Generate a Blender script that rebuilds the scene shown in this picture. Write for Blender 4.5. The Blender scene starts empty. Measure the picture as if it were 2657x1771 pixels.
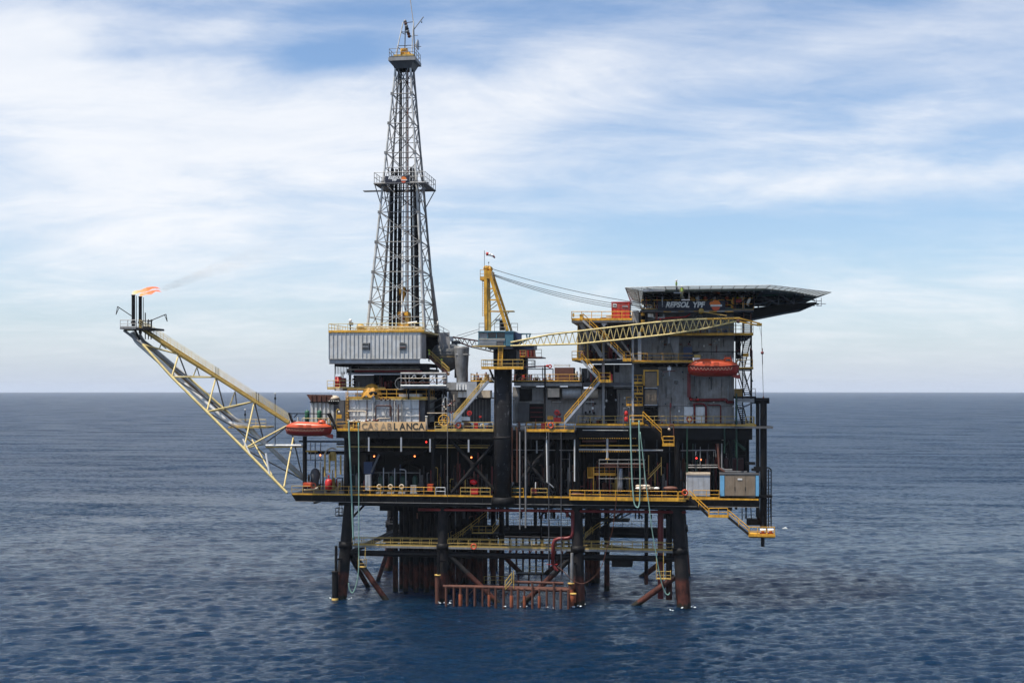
import bpy, math, random
import numpy as np
from mathutils import Vector, Matrix, Quaternion
random.seed(7); np.random.seed(7)
scene = bpy.context.scene
COL = scene.collection

# ------------------------------------------------------------------ camera
F = 3240.0; D = 180.0; H = 31.0; TH = math.radians(8.0); EYE = 1009.5
SN, CS = math.sin(TH), math.cos(TH)
CAM = Vector((D * SN, -D * CS, H))
cam_data = bpy.data.cameras.new('camera'); cam = bpy.data.objects.new('camera', cam_data); COL.objects.link(cam)
cam_data.sensor_width = 36.0; cam_data.lens = 36.0 * F / 2657.0
cam_data.shift_y = (EYE - 885.5) / 2657.0
cam_data.clip_start = 1.0; cam_data.clip_end = 60000
cam.location = CAM; cam.rotation_euler = (math.radians(90), 0, TH)
scene.camera = cam

# ------------------------------------------------------------------ light
SUN_DIR = Vector((0.34, 0.27, -1.0)).normalized()          # the way the light travels
SUN_EL = math.asin(-SUN_DIR.z); SUN_AZ = math.atan2(-SUN_DIR.x, -SUN_DIR.y)
sl = bpy.data.lights.new('sun', 'SUN'); sl.energy = 5.0; sl.angle = math.radians(0.6); sl.color = (1.0, 0.95, 0.86)
so = bpy.data.objects.new('sun', sl); COL.objects.link(so); so.location = (-60, -80, 200)
so.rotation_euler = SUN_DIR.to_track_quat('-Z', 'Y').to_euler()
scene.view_settings.view_transform = 'Standard'; scene.view_settings.look = 'None'
scene.view_settings.exposure = 0.28; scene.view_settings.gamma = 1.0
scene.view_settings.use_curve_mapping = False
try:
    scene.cycles.max_bounces = 6; scene.cycles.transparent_max_bounces = 12; scene.cycles.volume_bounces = 0
except Exception: pass

class NT:
    """small helper to write node trees"""
    def __init__(s, tree): s.t = tree; s.n = tree.nodes; s.l = tree.links
    def new(s, typ, **kw):
        n = s.n.new(typ)
        for k, v in kw.items():
            if k in n.inputs.keys() if isinstance(k, str) else False: n.inputs[k].default_value = v
            else: setattr(n, k, v)
        return n
    def val(s, sock, v):
        if isinstance(v, bpy.types.NodeSocket): s.l.new(v, sock)
        else: sock.default_value = v
    def math(s, op, a, b=0.0, c=None, clamp=False):
        n = s.n.new('ShaderNodeMath'); n.operation = op; n.use_clamp = clamp
        s.val(n.inputs[0], a); s.val(n.inputs[1], b)
        if c is not None: s.val(n.inputs[2], c)
        return n.outputs[0]
    def mix(s, fac, a, b):
        n = s.n.new('ShaderNodeMix'); n.data_type = 'RGBA'
        s.val(n.inputs[0], fac); s.val(n.inputs[6], a); s.val(n.inputs[7], b)
        return n.outputs[2]
    def noise(s, vec, scale, detail=4, rough=0.55, dist=0.0, lac=2.0):
        n = s.n.new('ShaderNodeTexNoise'); n.inputs['Scale'].default_value = scale
        n.inputs['Detail'].default_value = detail; n.inputs['Roughness'].default_value = rough
        n.inputs['Distortion'].default_value = dist; n.inputs['Lacunarity'].default_value = lac
        if vec is not None: s.l.new(vec, n.inputs['Vector'])
        return n.outputs['Fac']
    def mapping(s, vec, scale=(1, 1, 1), loc=(0, 0, 0), rot=(0, 0, 0)):
        n = s.n.new('ShaderNodeMapping'); n.inputs['Scale'].default_value = scale
        n.inputs['Location'].default_value = loc; n.inputs['Rotation'].default_value = rot
        s.l.new(vec, n.inputs['Vector']); return n.outputs[0]
    def ramp(s, fac, stops, interp='LINEAR'):
        n = s.n.new('ShaderNodeValToRGB'); cr = n.color_ramp; cr.interpolation = interp
        while len(cr.elements) < len(stops): cr.elements.new(0.5)
        for e, (p, c) in zip(cr.elements, stops):
            e.position = p; e.color = c if len(c) == 4 else (*c, 1)
        s.l.new(fac, n.inputs[0]); return n.outputs[0]
    def smooth(s, v, lo, hi):
        n = s.n.new('ShaderNodeMapRange'); n.interpolation_type = 'SMOOTHSTEP'
        s.val(n.inputs[0], v); n.inputs[1].default_value = lo; n.inputs[2].default_value = hi
        return n.outputs[0]

# ------------------------------------------------------------------ sky: clear air plus a layer of cirrus
w = bpy.data.worlds.new('World'); scene.world = w; w.use_nodes = True
w.node_tree.nodes.clear(); t = NT(w.node_tree)
tc = t.n.new('ShaderNodeTexCoord'); dirv = tc.outputs['Generated']
sky = t.n.new('ShaderNodeTexSky'); sky.sky_type = 'NISHITA'; sky.sun_disc = False
sky.sun_elevation = SUN_EL; sky.sun_rotation = SUN_AZ % (2 * math.pi)
sky.altitude = 0; sky.air_density = 1.0; sky.dust_density = 0.6; sky.ozone_density = 1.5
rotm = t.mapping(dirv, rot=(0, 0, -TH))               # x to the viewer's right, y away from the viewer
sep = t.n.new('ShaderNodeSeparateXYZ'); t.l.new(rotm, sep.inputs[0])
dx, dy, dz = sep.outputs
SKY_NODES = t
# the cloud sheet: directions projected on a flat layer high above, stretched along the wind
zc = t.math('ADD', t.math('MAXIMUM', dz, 0.0), 0.20)
u = t.math('DIVIDE', dx, zc); v = t.math('DIVIDE', dy, zc)
cmb = t.n.new('ShaderNodeCombineXYZ'); t.l.new(u, cmb.inputs[0]); t.l.new(v, cmb.inputs[1])
layer = cmb.outputs[0]
sx = t.math('DIVIDE', dx, t.math('MAXIMUM', dy, 0.05)); sy = t.math('DIVIDE', dz, t.math('MAXIMUM', dy, 0.05))
n_big = t.noise(t.mapping(layer, scale=(0.9, 0.8, 1), rot=(0, 0, 0.35), loc=(3.1, 1.7, 0)), 1.0, 3, 0.5, 0.6)
n_wisp = t.noise(t.mapping(layer, scale=(0.9, 1.7, 1), rot=(0, 0, -0.65), loc=(7.7, 2.2, 0)), 1.7, 10, 0.63, 0.75)
n_fine = t.noise(t.mapping(layer, scale=(1.4, 2.6, 1), rot=(0, 0, 0.75), loc=(1.2, 9.4, 0)), 3.6, 9, 0.66, 0.35)

def blob(cx, cy, rx, ry, rot=0.0):
    """a soft patch of the cloud field, by bearing and height (tangents)"""
    c, s_ = math.cos(rot), math.sin(rot)
    ax = t.math('SUBTRACT', sx, cx); ay = t.math('SUBTRACT', sy, cy)
    a = t.math('DIVIDE', t.math('ADD', t.math('MULTIPLY', ax, c), t.math('MULTIPLY', ay, s_)), rx)
    b = t.math('DIVIDE', t.math('SUBTRACT', t.math('MULTIPLY', ay, c), t.math('MULTIPLY', ax, s_)), ry)
    r2 = t.math('ADD', t.math('MULTIPLY', a, a), t.math('MULTIPLY', b, b))
    return t.math('POWER', 2.718, t.math('MULTIPLY', r2, -1.0))

def S(px, py): return ((px - 1328.5) / F, (EYE - py) / F)
def patch(px, py, wx, wy, rot, amt):
    cx, cy = S(px, py); return t.math('MULTIPLY', blob(cx, cy, wx / F, wy / F, rot), amt)
field = t.math('MULTIPLY', n_big, 0.55)
for a in [(420, 330, 520, 170, -0.15, 0.62), (950, 300, 330, 110, 0.10, 0.60), (1400, 250, 420, 120, 0.5, 0.42),
          (60, 120, 190, 130, 0, 0.65), (250, 560, 520, 150, 0.0, 0.40), (1150, 620, 420, 70, -0.05, 0.22),
          (2300, 470, 520, 50, 0.06, 0.45), (1800, 380, 650, 70, 0.1, 0.20), (2450, 330, 300, 60, 0.15, 0.15),
          (2000, 160, 520, 60, 0.22, 0.20), (1150, 90, 120, 60, 0.3, 0.12), (600, 60, 260, 35, 0.35, 0.20),
          (850, 140, 170, 45, 0.1, -0.60), (330, 140, 200, 24, 0.05, -0.30), (820, 20, 300, 40, 0.0, -0.35), (1080, 180, 200, 60, 0.2, -0.05),
          (1900, 30, 600, 60, 0.0, -0.12), (2100, 620, 700, 90, 0.0, -0.35), (2250, 250, 320, 45, 0.1, -0.15)]:
    field = t.math('ADD', field, patch(*a))
tex = t.math('ADD', t.math('MULTIPLY', t.math('SUBTRACT', n_wisp, 0.5), 1.15), t.math('MULTIPLY', t.math('SUBTRACT', n_fine, 0.5), 0.48))
cl = t.smooth(t.math('ADD', field, tex), -0.12, 0.98)
cl = t.math('MULTIPLY', cl, t.smooth(dz, -0.02, 0.055))
cl = t.math('MULTIPLY', cl, t.math('SUBTRACT', 1.0, t.math('MULTIPLY', t.smooth(dz, 0.30, 0.70), 0.55)))
skyc = t.n.new('ShaderNodeVectorMath'); skyc.operation = 'MULTIPLY'
t.l.new(sky.outputs[0], skyc.inputs[0]); skyc.inputs[1].default_value = (1.16, 1.28, 1.42)
# haze towards the horizon whitens the air
hz = t.math('POWER', 2.718, t.math('MULTIPLY', t.math('MAXIMUM', dz, 0.0), -16.0))
K = 1.0 / 0.10
clear = t.mix(t.math('MULTIPLY', hz, 0.95), skyc.outputs[0], (0.57 * K, 0.64 * K, 0.77 * K, 1))
cloudc = t.mix(t.smooth(tex, -0.5, 0.5), (0.78 * K, 0.83 * K, 0.91 * K, 1), (0.95 * K, 0.96 * K, 0.985 * K, 1))
final = t.mix(t.math('MULTIPLY', cl, 0.94), clear, cloudc)
bg = t.n.new('ShaderNodeBackground'); bg.inputs['Strength'].default_value = 0.088
t.l.new(final, bg.inputs['Color'])
wo = t.n.new('ShaderNodeOutputWorld'); t.l.new(bg.outputs[0], wo.inputs['Surface'])

# ------------------------------------------------------------------ thin sea haze
def make_haze():
    R_, z0, z1 = 13600.0, -3.0, 90.0
    vs = [(CAM.x + sx_ * R_, CAM.y + sy_ * R_, z) for z in (z0, z1) for (sx_, sy_) in ((-1, -1), (1, -1), (1, 1), (-1, 1))]
    me = bpy.data.meshes.new('haze'); me.from_pydata(vs, [], [(3, 2, 1, 0), (4, 5, 6, 7), (0, 1, 5, 4), (1, 2, 6, 5), (2, 3, 7, 6), (3, 0, 4, 7)]); me.update()
    m = bpy.data.materials.new('sea_haze'); m.use_nodes = True; m.node_tree.nodes.clear()
    o_ = m.node_tree.nodes.new('ShaderNodeOutputMaterial'); v_ = m.node_tree.nodes.new('ShaderNodeVolumePrincipled')
    v_.inputs['Color'].default_value = (0.80, 0.88, 1.0, 1); v_.inputs['Density'].default_value = 0.00005; v_.inputs['Anisotropy'].default_value = 0.0
    m.node_tree.links.new(v_.outputs[0], o_.inputs['Volume']); me.materials.append(m)
    o = bpy.data.objects.new('haze', me); COL.objects.link(o); o['kind'] = 'stuff'; return o
make_haze()
# ------------------------------------------------------------------ sea
def make_sea():
    r = [4.0, 20.0, 45.0, 70.0, 90.0]
    while r[-1] < 900: r.append(r[-1] + max(0.27, r[-1] ** 2 / (H * 1250.0) * 0.62))
    while r[-1] < 13000: r.append(r[-1] * 1.045)
    r = np.array(r)
    fine = np.radians(np.linspace(-30, 30, 960)); coarse = np.radians(np.linspace(33, 327, 70))
    ang = np.concatenate([fine, coarse])
    nr, na = len(r), len(ang)
    R, A = np.meshgrid(r, ang, indexing='ij')
    X = CAM.x + R * (-SN * np.cos(A) + CS * np.sin(A)); Yy = CAM.y + R * (CS * np.cos(A) + SN * np.sin(A))
    sp = np.maximum(np.gradient(r)[:, None], R * 0.0011) + np.where(np.abs(np.arctan2(np.sin(A), np.cos(A))) > 0.6, R * 0.06, 0)
    rng = np.random.RandomState(3); Z = np.zeros_like(X); dX = np.zeros_like(X); dY = np.zeros_like(X)
    for i in range(90):
        lam = 0.7 * (8.0 / 0.7) ** (rng.rand()); th = math.radians(-66 + rng.randn() * 21)
        k = 2 * math.pi / lam; amp = 0.0082 * lam ** 0.85 * (0.6 + 0.8 * rng.rand())
        if lam > 1.9: amp *= (1.9 / lam) ** 1.15
        ph = rng.rand() * 6.28; q = k * (X * math.cos(th) + Yy * math.sin(th)) + ph
        f = np.clip((lam / sp - 2.0) / 1.5, 0, 1)
        Z += amp * f * np.sin(q); dX += 0.8 * amp * f * np.cos(q) * math.cos(th); dY += 0.8 * amp * f * np.cos(q) * math.sin(th)
    X = X + dX; Yy = Yy + dY
    verts = np.stack([X, Yy, Z], -1).reshape(-1, 3)
    verts = np.vstack([verts, [[CAM.x, CAM.y, 0]]])
    i, j = np.meshgrid(np.arange(nr - 1), np.arange(na), indexing='ij')
    j2 = (j + 1) % na
    q = np.stack([i * na + j, i * na + j2, (i + 1) * na + j2, (i + 1) * na + j], -1).reshape(-1, 4)
    me = bpy.data.meshes.new('sea'); nq = len(q); c = nr * na
    tri = np.stack([np.full(na, c), (np.arange(na) + 1) % na, np.arange(na)], -1)
    me.vertices.add(len(verts)); me.vertices.foreach_set('co', verts.ravel())
    me.loops.add(nq * 4 + na * 3); me.loops.foreach_set('vertex_index', np.concatenate([q.ravel(), tri.ravel()]))
    me.polygons.add(nq + na)
    me.polygons.foreach_set('loop_start', np.concatenate([np.arange(nq) * 4, nq * 4 + np.arange(na) * 3]))
    me.update(calc_edges=True)
    me.polygons.foreach_set('use_smooth', np.ones(nq + na, dtype=bool))
    # keep normals upward
    me.update(); 
    if me.polygons[nq // 2].normal.z < 0: me.flip_normals()
    return me
sea = bpy.data.objects.new('sea', make_sea()); COL.objects.link(sea); sea['kind'] = 'structure'
m = bpy.data.materials.new('sea_water'); m.use_nodes = True; m.node_tree.nodes.clear(); t = NT(m.node_tree)
geo = t.n.new('ShaderNodeNewGeometry'); pos = geo.outputs['Position']
camd = t.n.new('ShaderNodeVectorMath'); camd.operation = 'DISTANCE'; t.l.new(pos, camd.inputs[0]); camd.inputs[1].default_value = (CAM.x, CAM.y, 0)
dist = camd.outputs['Value']
pr = t.n.new('ShaderNodeBsdfPrincipled'); out = t.n.new('ShaderNodeOutputMaterial')
wr = -0.42
n1 = t.noise(t.mapping(pos, scale=(0.26, 1.0, 1), rot=(0, 0, wr)), 1.1, 8, 0.66, 0.4)
n2 = t.noise(t.mapping(pos, scale=(0.45, 1.0, 1), rot=(0, 0, wr + 0.35)), 3.2, 5, 0.6, 0.3)
n3 = t.noise(t.mapping(pos, scale=(0.25, 1.0, 1), rot=(0, 0, wr + 0.2)), 0.035, 6, 0.6, 0.6)
gust = t.noise(t.mapping(pos, scale=(0.3, 1.0, 1), rot=(0, 0, 0.15)), 0.006, 5, 0.6, 0.8)
hgt = t.math('ADD', t.math('MULTIPLY', n1, 0.55), t.math('MULTIPLY', n2, 0.30))
bp = t.n.new('ShaderNodeBump'); bp.inputs['Distance'].default_value = 1.0; bp.inputs['Strength'].default_value = 0.75
t.l.new(hgt, bp.inputs['Height']); 
def nvec(scale, detail, rough, stretch, rot):
    n = t.n.new('ShaderNodeTexNoise'); n.inputs['Scale'].default_value = scale; n.inputs['Detail'].default_value = detail
    n.inputs['Roughness'].default_value = rough; n.inputs['Distortion'].default_value = 0.4
    t.l.new(t.mapping(pos, scale=(stretch, 1.0, 1), rot=(0, 0, rot)), n.inputs['Vector'])
    sb = t.n.new('ShaderNodeVectorMath'); sb.operation = 'SUBTRACT'; t.l.new(n.outputs['Color'], sb.inputs[0]); sb.inputs[1].default_value = (0.5, 0.5, 0.5)
    return sb.outputs[0]
def vscale(v, f):
    n = t.n.new('ShaderNodeVectorMath'); n.operation = 'SCALE'; t.l.new(v, n.inputs[0]); t.val(n.inputs['Scale'], f); return n.outputs[0]
def vadd(a_, b_):
    n = t.n.new('ShaderNodeVectorMath'); n.operation = 'ADD'; t.l.new(a_, n.inputs[0]); t.l.new(b_, n.inputs[1]); return n.outputs[0]
far = t.smooth(dist, 80, 380)
pert = vadd(vscale(nvec(0.9, 6, 0.72, 0.6, wr), 2.1), vscale(nvec(0.07, 4, 0.6, 0.3, wr + 0.3), 1.05))
pert = vscale(pert, t.math('ADD', t.math('MULTIPLY', far, 2.0), 0.42))
flat = t.n.new('ShaderNodeVectorMath'); flat.operation = 'MULTIPLY'; t.l.new(pert, flat.inputs[0]); flat.inputs[1].default_value = (1, 1, 0)
nm = t.n.new('ShaderNodeVectorMath'); nm.operation = 'NORMALIZE'; t.l.new(vadd(bp.outputs[0], flat.outputs[0]), nm.inputs[0])
t.l.new(nm.outputs[0], pr.inputs['Normal'])
crest = t.smooth(t.math('ADD', n1, t.math('MULTIPLY', n2, 0.25)), 0.52, 0.80)
base = t.mix(t.smooth(gust, 0.35, 0.7), (0.0008, 0.0125, 0.034, 1), (0.001, 0.016, 0.042, 1))

# small breaking crests
fn = t.noise(t.mapping(pos, scale=(0.5, 1, 1), rot=(0, 0, wr)), 0.16, 3, 0.5, 0.4)
fo = t.math('MULTIPLY', t.smooth(n2, 0.66, 0.74), t.smooth(t.math('ADD', fn, t.math('MULTIPLY', n1, 0.55)), 0.96, 1.03))
base = t.mix(fo, base, (0.75, 0.80, 0.82, 1))
t.l.new(base, pr.inputs['Base Color'])
pr.subsurface_method = 'BURLEY'; pr.inputs['Subsurface Weight'].default_value = 1.0; pr.inputs['Subsurface Radius'].default_value = (3.0, 8.0, 12.0); pr.inputs['Subsurface Scale'].default_value = 2.0
t.val(pr.inputs['Roughness'], t.math('ADD', 0.09, t.math('MULTIPLY', t.smooth(dist, 90, 500), 0.27)))
pr.inputs['IOR'].default_value = 1.333; pr.inputs['Specular Tint'].default_value = (0.32, 0.53, 0.76, 1); pr.inputs['Specular IOR Level'].default_value = 0.45
t.l.new(pr.outputs[0], out.inputs['Surface']); sea.data.materials.append(m)
# ------------------------------------------------------------------ helpers
W = {}                                                    # world matrix of everything built so far
def P(px, py, Y):
    """the point on the upright plane y = Y that the photograph shows at (px, py)"""
    a = px - 1328.5
    k = (Y - CAM.y) / (CS * F + SN * a)
    return Vector((CAM.x + k * (-SN * F + CS * a), Y, H - k * (py - EYE)))
def PX(px, Y): return P(px, EYE, Y).x
def PZ(px, py, Y): return P(px, py, Y).z
def link(o, parent=None, wm=None):
    COL.objects.link(o); wm = wm if wm is not None else Matrix.Identity(4); W[o] = wm
    if parent is not None:
        o.parent = parent; o.matrix_parent_inverse = W[parent].inverted()
    o.matrix_basis = wm
    return o
def thing(name, label, cat, loc=(0, 0, 0), group=None):
    o = bpy.data.objects.new(name, None); link(o, None, Matrix.Translation(Vector(loc)))
    o.empty_display_size = 0.5; o['label'] = label; o['category'] = cat
    if group: o['group'] = group
    return o
def node(name, parent, loc=None):
    return link(bpy.data.objects.new(name, None), parent, Matrix.Translation(Vector(loc)) if loc is not None else W[parent].copy())
def tag(o, label, cat, group=None):
    o['label'] = label; o['category'] = cat
    if group: o['group'] = group
    return o
def par_inv(o): return W[o.parent].inverted() if o.parent else Matrix.Identity(4)
def dup(root, off, label, group=None):
    """a copy of a thing with its parts and sub-parts, moved by off"""
    T = Matrix.Translation(Vector(off))
    def cp(o, par):
        c = o.copy(); COL.objects.link(c); W[c] = T @ W[o]
        if par is None: c.matrix_basis = W[c]
        else: c.parent = par; c.matrix_parent_inverse = par_inv(o); c.matrix_basis = W[o]
        for ch in o.children: cp(ch, c)
        return c
    r = cp(root, None); r['label'] = label
    if group: r['group'] = group
    return r

# ------------------------------------------------------------------ materials
MATS = {}
def mat(name, col, rough=0.6, metal=0.0, dirt=0.35, rust=0.0, scale=1.0, bump=0.0, emit=None, rustcol=(0.16, 0.055, 0.02), streak=0.0, spec=None):
    if name in MATS: return MATS[name]
    m = bpy.data.materials.new(name); m.use_nodes = True; m.node_tree.nodes.clear(); t = NT(m.node_tree)
    pr = t.n.new('ShaderNodeBsdfPrincipled'); out = t.n.new('ShaderNodeOutputMaterial'); t.l.new(pr.outputs[0], out.inputs[0])
    pos = t.n.new('ShaderNodeNewGeometry').outputs['Position']
    c = (*col, 1)
    if dirt > 0:
        a = t.noise(pos, 0.9 * scale, 5, 0.6, 0.3)
        b = t.noise(t.mapping(pos, scale=(3.0, 3.0, 0.35)), 1.4 * scale, 4, 0.6)
        f = t.smooth(t.math('ADD', t.math('MULTIPLY', a, 0.6), t.math('MULTIPLY', b, 0.4)), 0.36, 0.66)
        dark = tuple(x * (1 - dirt) * k for x, k in zip(col, (0.98, 0.94, 0.88)))
        c = t.mix(f, (*dark, 1), (*col, 1))
    if rust > 0:
        r1 = t.noise(t.mapping(pos, scale=(1.6, 1.6, 0.5 if streak else 1.2)), 1.3 * scale, 7, 0.68, 0.4)
        fr = t.smooth(r1, 0.70 - 0.3 * rust, 0.80 - 0.25 * rust)
        c = t.mix(t.math('MULTIPLY', fr, 0.85), c, (*rustcol, 1))
    t.val(pr.inputs['Base Color'], c); pr.inputs['Roughness'].default_value = rough; pr.inputs['Metallic'].default_value = metal
    if spec is None and max(col) < 0.03: spec = 0.15
    if spec is not None: pr.inputs['Specular IOR Level'].default_value = spec
    if bump > 0:
        bn = t.n.new('ShaderNodeBump'); bn.inputs['Strength'].default_value = bump; bn.inputs['Distance'].default_value = 0.05
        t.l.new(t.noise(pos, 4 * scale, 4, 0.6), bn.inputs['Height']); t.l.new(bn.outputs[0], pr.inputs['Normal'])
    if emit:
        pr.inputs['Emission Color'].default_value = (*emit[0], 1); pr.inputs['Emission Strength'].default_value = emit[1]
    MATS[name] = m; return m
YEL = mat('yellow_paint', (0.82, 0.42, 0.03), 0.5, dirt=0.48, rust=0.14)
YELD = mat('weathered_yellow', (0.60, 0.40, 0.10), 0.6, dirt=0.35, rust=0.22)
YELP = mat('pale_yellow', (0.72, 0.57, 0.24), 0.55, dirt=0.25, rust=0.12)
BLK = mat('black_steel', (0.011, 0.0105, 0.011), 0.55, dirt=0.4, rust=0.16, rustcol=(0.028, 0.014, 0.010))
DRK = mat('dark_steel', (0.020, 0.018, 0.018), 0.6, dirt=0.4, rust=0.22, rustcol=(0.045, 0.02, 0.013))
GRYD = mat('dark_grey_paint', (0.105, 0.105, 0.11), 0.6, dirt=0.35, rust=0.12, streak=1)
GRY = mat('grey_paint', (0.32, 0.315, 0.31), 0.6, dirt=0.32, rust=0.12, streak=1)
GRYL = mat('light_grey_paint', (0.40, 0.42, 0.45), 0.55, dirt=0.22, rust=0.05, streak=1)
WALLG = mat('grey_wall_paint', (0.35, 0.335, 0.32), 0.65, dirt=0.38, rust=0.16, rustcol=(0.12, 0.10, 0.09), streak=1)
PANEL = mat('corrugated_sheet', (0.64, 0.635, 0.61), 0.5, metal=0.0, dirt=0.22, rust=0.06, streak=1)
SILV = mat('galvanised_steel', (0.62, 0.61, 0.58), 0.5, metal=0.1, dirt=0.35, rust=0.12)
SILVD = mat('dull_galvanised', (0.26, 0.255, 0.25), 0.55, metal=0.15, dirt=0.4, rust=0.2)
WHT = mat('white_paint', (0.82, 0.82, 0.80), 0.5, dirt=0.15, rust=0.06, streak=1)
WHTR = mat('rust_stained_white', (0.72, 0.72, 0.71), 0.5, dirt=0.25, rust=0.34, rustcol=(0.30, 0.14, 0.09), streak=1)
RUST = mat('rusty_steel', (0.12, 0.04, 0.022), 0.8, dirt=0.5, rust=0.3, rustcol=(0.05, 0.02, 0.012))
RUSTO = mat('orange_rust', (0.34, 0.085, 0.03), 0.8, dirt=0.5, rust=0.2, rustcol=(0.08, 0.025, 0.015))
RED = mat('red_paint', (0.55, 0.02, 0.015), 0.45, dirt=0.25)
REDD = mat('dark_red_paint', (0.20, 0.018, 0.018), 0.5, dirt=0.35)
REDC = mat('container_red', (0.60, 0.045, 0.02), 0.5, dirt=0.2, rust=0.03)
BRWN = mat('brown_paint', (0.15, 0.055, 0.035), 0.6, dirt=0.3)
ORG = mat('lifeboat_orange', (0.62, 0.085, 0.022), 0.38, dirt=0.18)
ORGD = mat('lifeboat_red_hull', (0.34, 0.022, 0.012), 0.38, dirt=0.25)
GRN = mat('green_paint', (0.02, 0.13, 0.065), 0.5, dirt=0.3)
GRND = mat('dark_green_paint', (0.008, 0.05, 0.03), 0.5, dirt=0.3)
BLU = mat('cab_blue', (0.06, 0.17, 0.23), 0.45, dirt=0.25)
BLUL = mat('light_blue_paint', (0.16, 0.42, 0.66), 0.5, dirt=0.15)
BLUD = mat('dark_blue_paint', (0.02, 0.04, 0.10), 0.5, dirt=0.2)
TAN = mat('tan_panel', (0.25, 0.19, 0.13), 0.6, dirt=0.25)
CREAM = mat('cream_paint', (0.60, 0.50, 0.38), 0.6, dirt=0.25, rust=0.15, rustcol=(0.35, 0.15, 0.07))
GLASS = mat('window_glass', (0.02, 0.025, 0.03), 0.08, dirt=0)
TARP = mat('yellow_tarpaulin', (0.62, 0.30, 0.03), 0.6, dirt=0.3, bump=0.6)
ROPE = mat('green_rope', (0.25, 0.42, 0.36), 0.8, dirt=0.3)
WIRE = mat('wire_rope', (0.06, 0.06, 0.065), 0.5, dirt=0)
NET = mat('safety_net', (0.30, 0.31, 0.28), 0.7, dirt=0.35)
NAVY = mat('banner_navy', (0.012, 0.016, 0.035), 0.7, dirt=0.15)
BLACKP = mat('matt_black', (0.012, 0.012, 0.012), 0.8, dirt=0)
SIGN = mat('sign_board', (0.85, 0.55, 0.27), 0.65, dirt=0.2, rust=0.12, rustcol=(0.45, 0.30, 0.20))
LETD = mat('letter_dark', (0.05, 0.045, 0.035), 0.7, dirt=0.25)
LETF = mat('letter_faded', (0.34, 0.24, 0.15), 0.7, dirt=0.4, scale=2)
LETFF = mat('letter_almost_gone', (0.50, 0.36, 0.22), 0.7, dirt=0.3, scale=2)
LOGO = mat('logo_orange', (0.85, 0.20, 0.02), 0.6, dirt=0)
LOGOR = mat('logo_red', (0.65, 0.09, 0.03), 0.6, dirt=0)
HIVIS = mat('hi_vis_yellow', (0.62, 0.85, 0.06), 0.7, dirt=0.1)
SKIN = mat('skin', (0.42, 0.22, 0.15), 0.6, dirt=0)
COV_N = mat('navy_coverall', (0.02, 0.03, 0.06), 0.8, dirt=0.2)
COV_O = mat('orange_coverall', (0.50, 0.08, 0.03), 0.8, dirt=0.2)
COV_W = mat('white_coverall', (0.82, 0.82, 0.82), 0.8, dirt=0.1)
COV_K = mat('khaki_coverall', (0.36, 0.32, 0.16), 0.8, dirt=0.2)
GLOW = mat('sodium_lamp_glow', (1, 0.35, 0.15), 0.5, dirt=0, emit=((1.0, 0.20, 0.05), 5.0))
GLOWR = mat('red_lamp_glow', (1, 0.1, 0.1), 0.5, dirt=0, emit=((1.0, 0.03, 0.02), 4.0))
def leg_mat():
    """black above, rust where the waves reach"""
    m = bpy.data.materials.new('splash_zone_steel'); m.use_nodes = True; m.node_tree.nodes.clear(); t = NT(m.node_tree)
    pr = t.n.new('ShaderNodeBsdfPrincipled'); out = t.n.new('ShaderNodeOutputMaterial'); t.l.new(pr.outputs[0], out.inputs[0])
    pos = t.n.new('ShaderNodeNewGeometry').outputs['Position']
    s = t.n.new('ShaderNodeSeparateXYZ'); t.l.new(pos, s.inputs[0])
    n = t.noise(t.mapping(pos, scale=(1, 1, 0.5)), 1.3, 6, 0.65)
    zz = t.math('ADD', s.outputs[2], t.math('MULTIPLY', t.math('SUBTRACT', n, 0.5), 1.6))
    a = t.mix(t.smooth(n, 0.4, 0.65), (0.010, 0.0095, 0.010, 1), (0.020, 0.016, 0.015, 1))
    b = t.mix(t.smooth(n, 0.35, 0.65), (0.035, 0.013, 0.010, 1), (0.10, 0.030, 0.020, 1))
    c = t.mix(t.smooth(zz, 3.6, 4.4), b, a)
    c = t.mix(t.smooth(zz, 0.4, 0.9), (0.018, 0.016, 0.010, 1), c)
    t.l.new(c, pr.inputs['Base Color']); pr.inputs['Roughness'].default_value = 0.7; pr.inputs['Specular IOR Level'].default_value = 0.2
    return m
LEGM = leg_mat(); MATS['splash_zone_steel'] = LEGM

# ------------------------------------------------------------------ meshes
MC = {}
def pydata(name, vs, fs, m=None, smooth=False):
    me = bpy.data.meshes.new(name); me.from_pydata([tuple(v) for v in vs], [], fs); me.update()
    if smooth:
        for p in me.polygons: p.use_smooth = len(p.vertices) <= 4
    if m: me.materials.append(m)
    return me
def unit_box(m):
    k = ('box', m.name)
    if k not in MC:
        vs = [(x, y, z) for x in (-.5, .5) for y in (-.5, .5) for z in (-.5, .5)]
        fs = [(0, 1, 3, 2), (4, 6, 7, 5), (0, 4, 5, 1), (2, 3, 7, 6), (0, 2, 6, 4), (1, 5, 7, 3)]
        MC[k] = pydata('box_' + m.name, vs, fs, m)
    return MC[k]
def unit_cyl(m, n=8, r1=1.0):
    k = ('cyl', m.name, n, round(r1, 3))
    if k not in MC:
        vs = [(math.cos(a), math.sin(a), -.5) for a in [2 * math.pi * i / n for i in range(n)]] + \
             [(r1 * math.cos(a), r1 * math.sin(a), .5) for a in [2 * math.pi * i / n for i in range(n)]]
        fs = [(i, (i + 1) % n, n + (i + 1) % n, n + i) for i in range(n)] + [tuple(reversed(range(n))), tuple(range(n, 2 * n))]
        me = pydata('tube_' + m.name, vs, fs, m)
        for i, p in enumerate(me.polygons): p.use_smooth = i < n
        MC[k] = me
    return MC[k]
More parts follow.
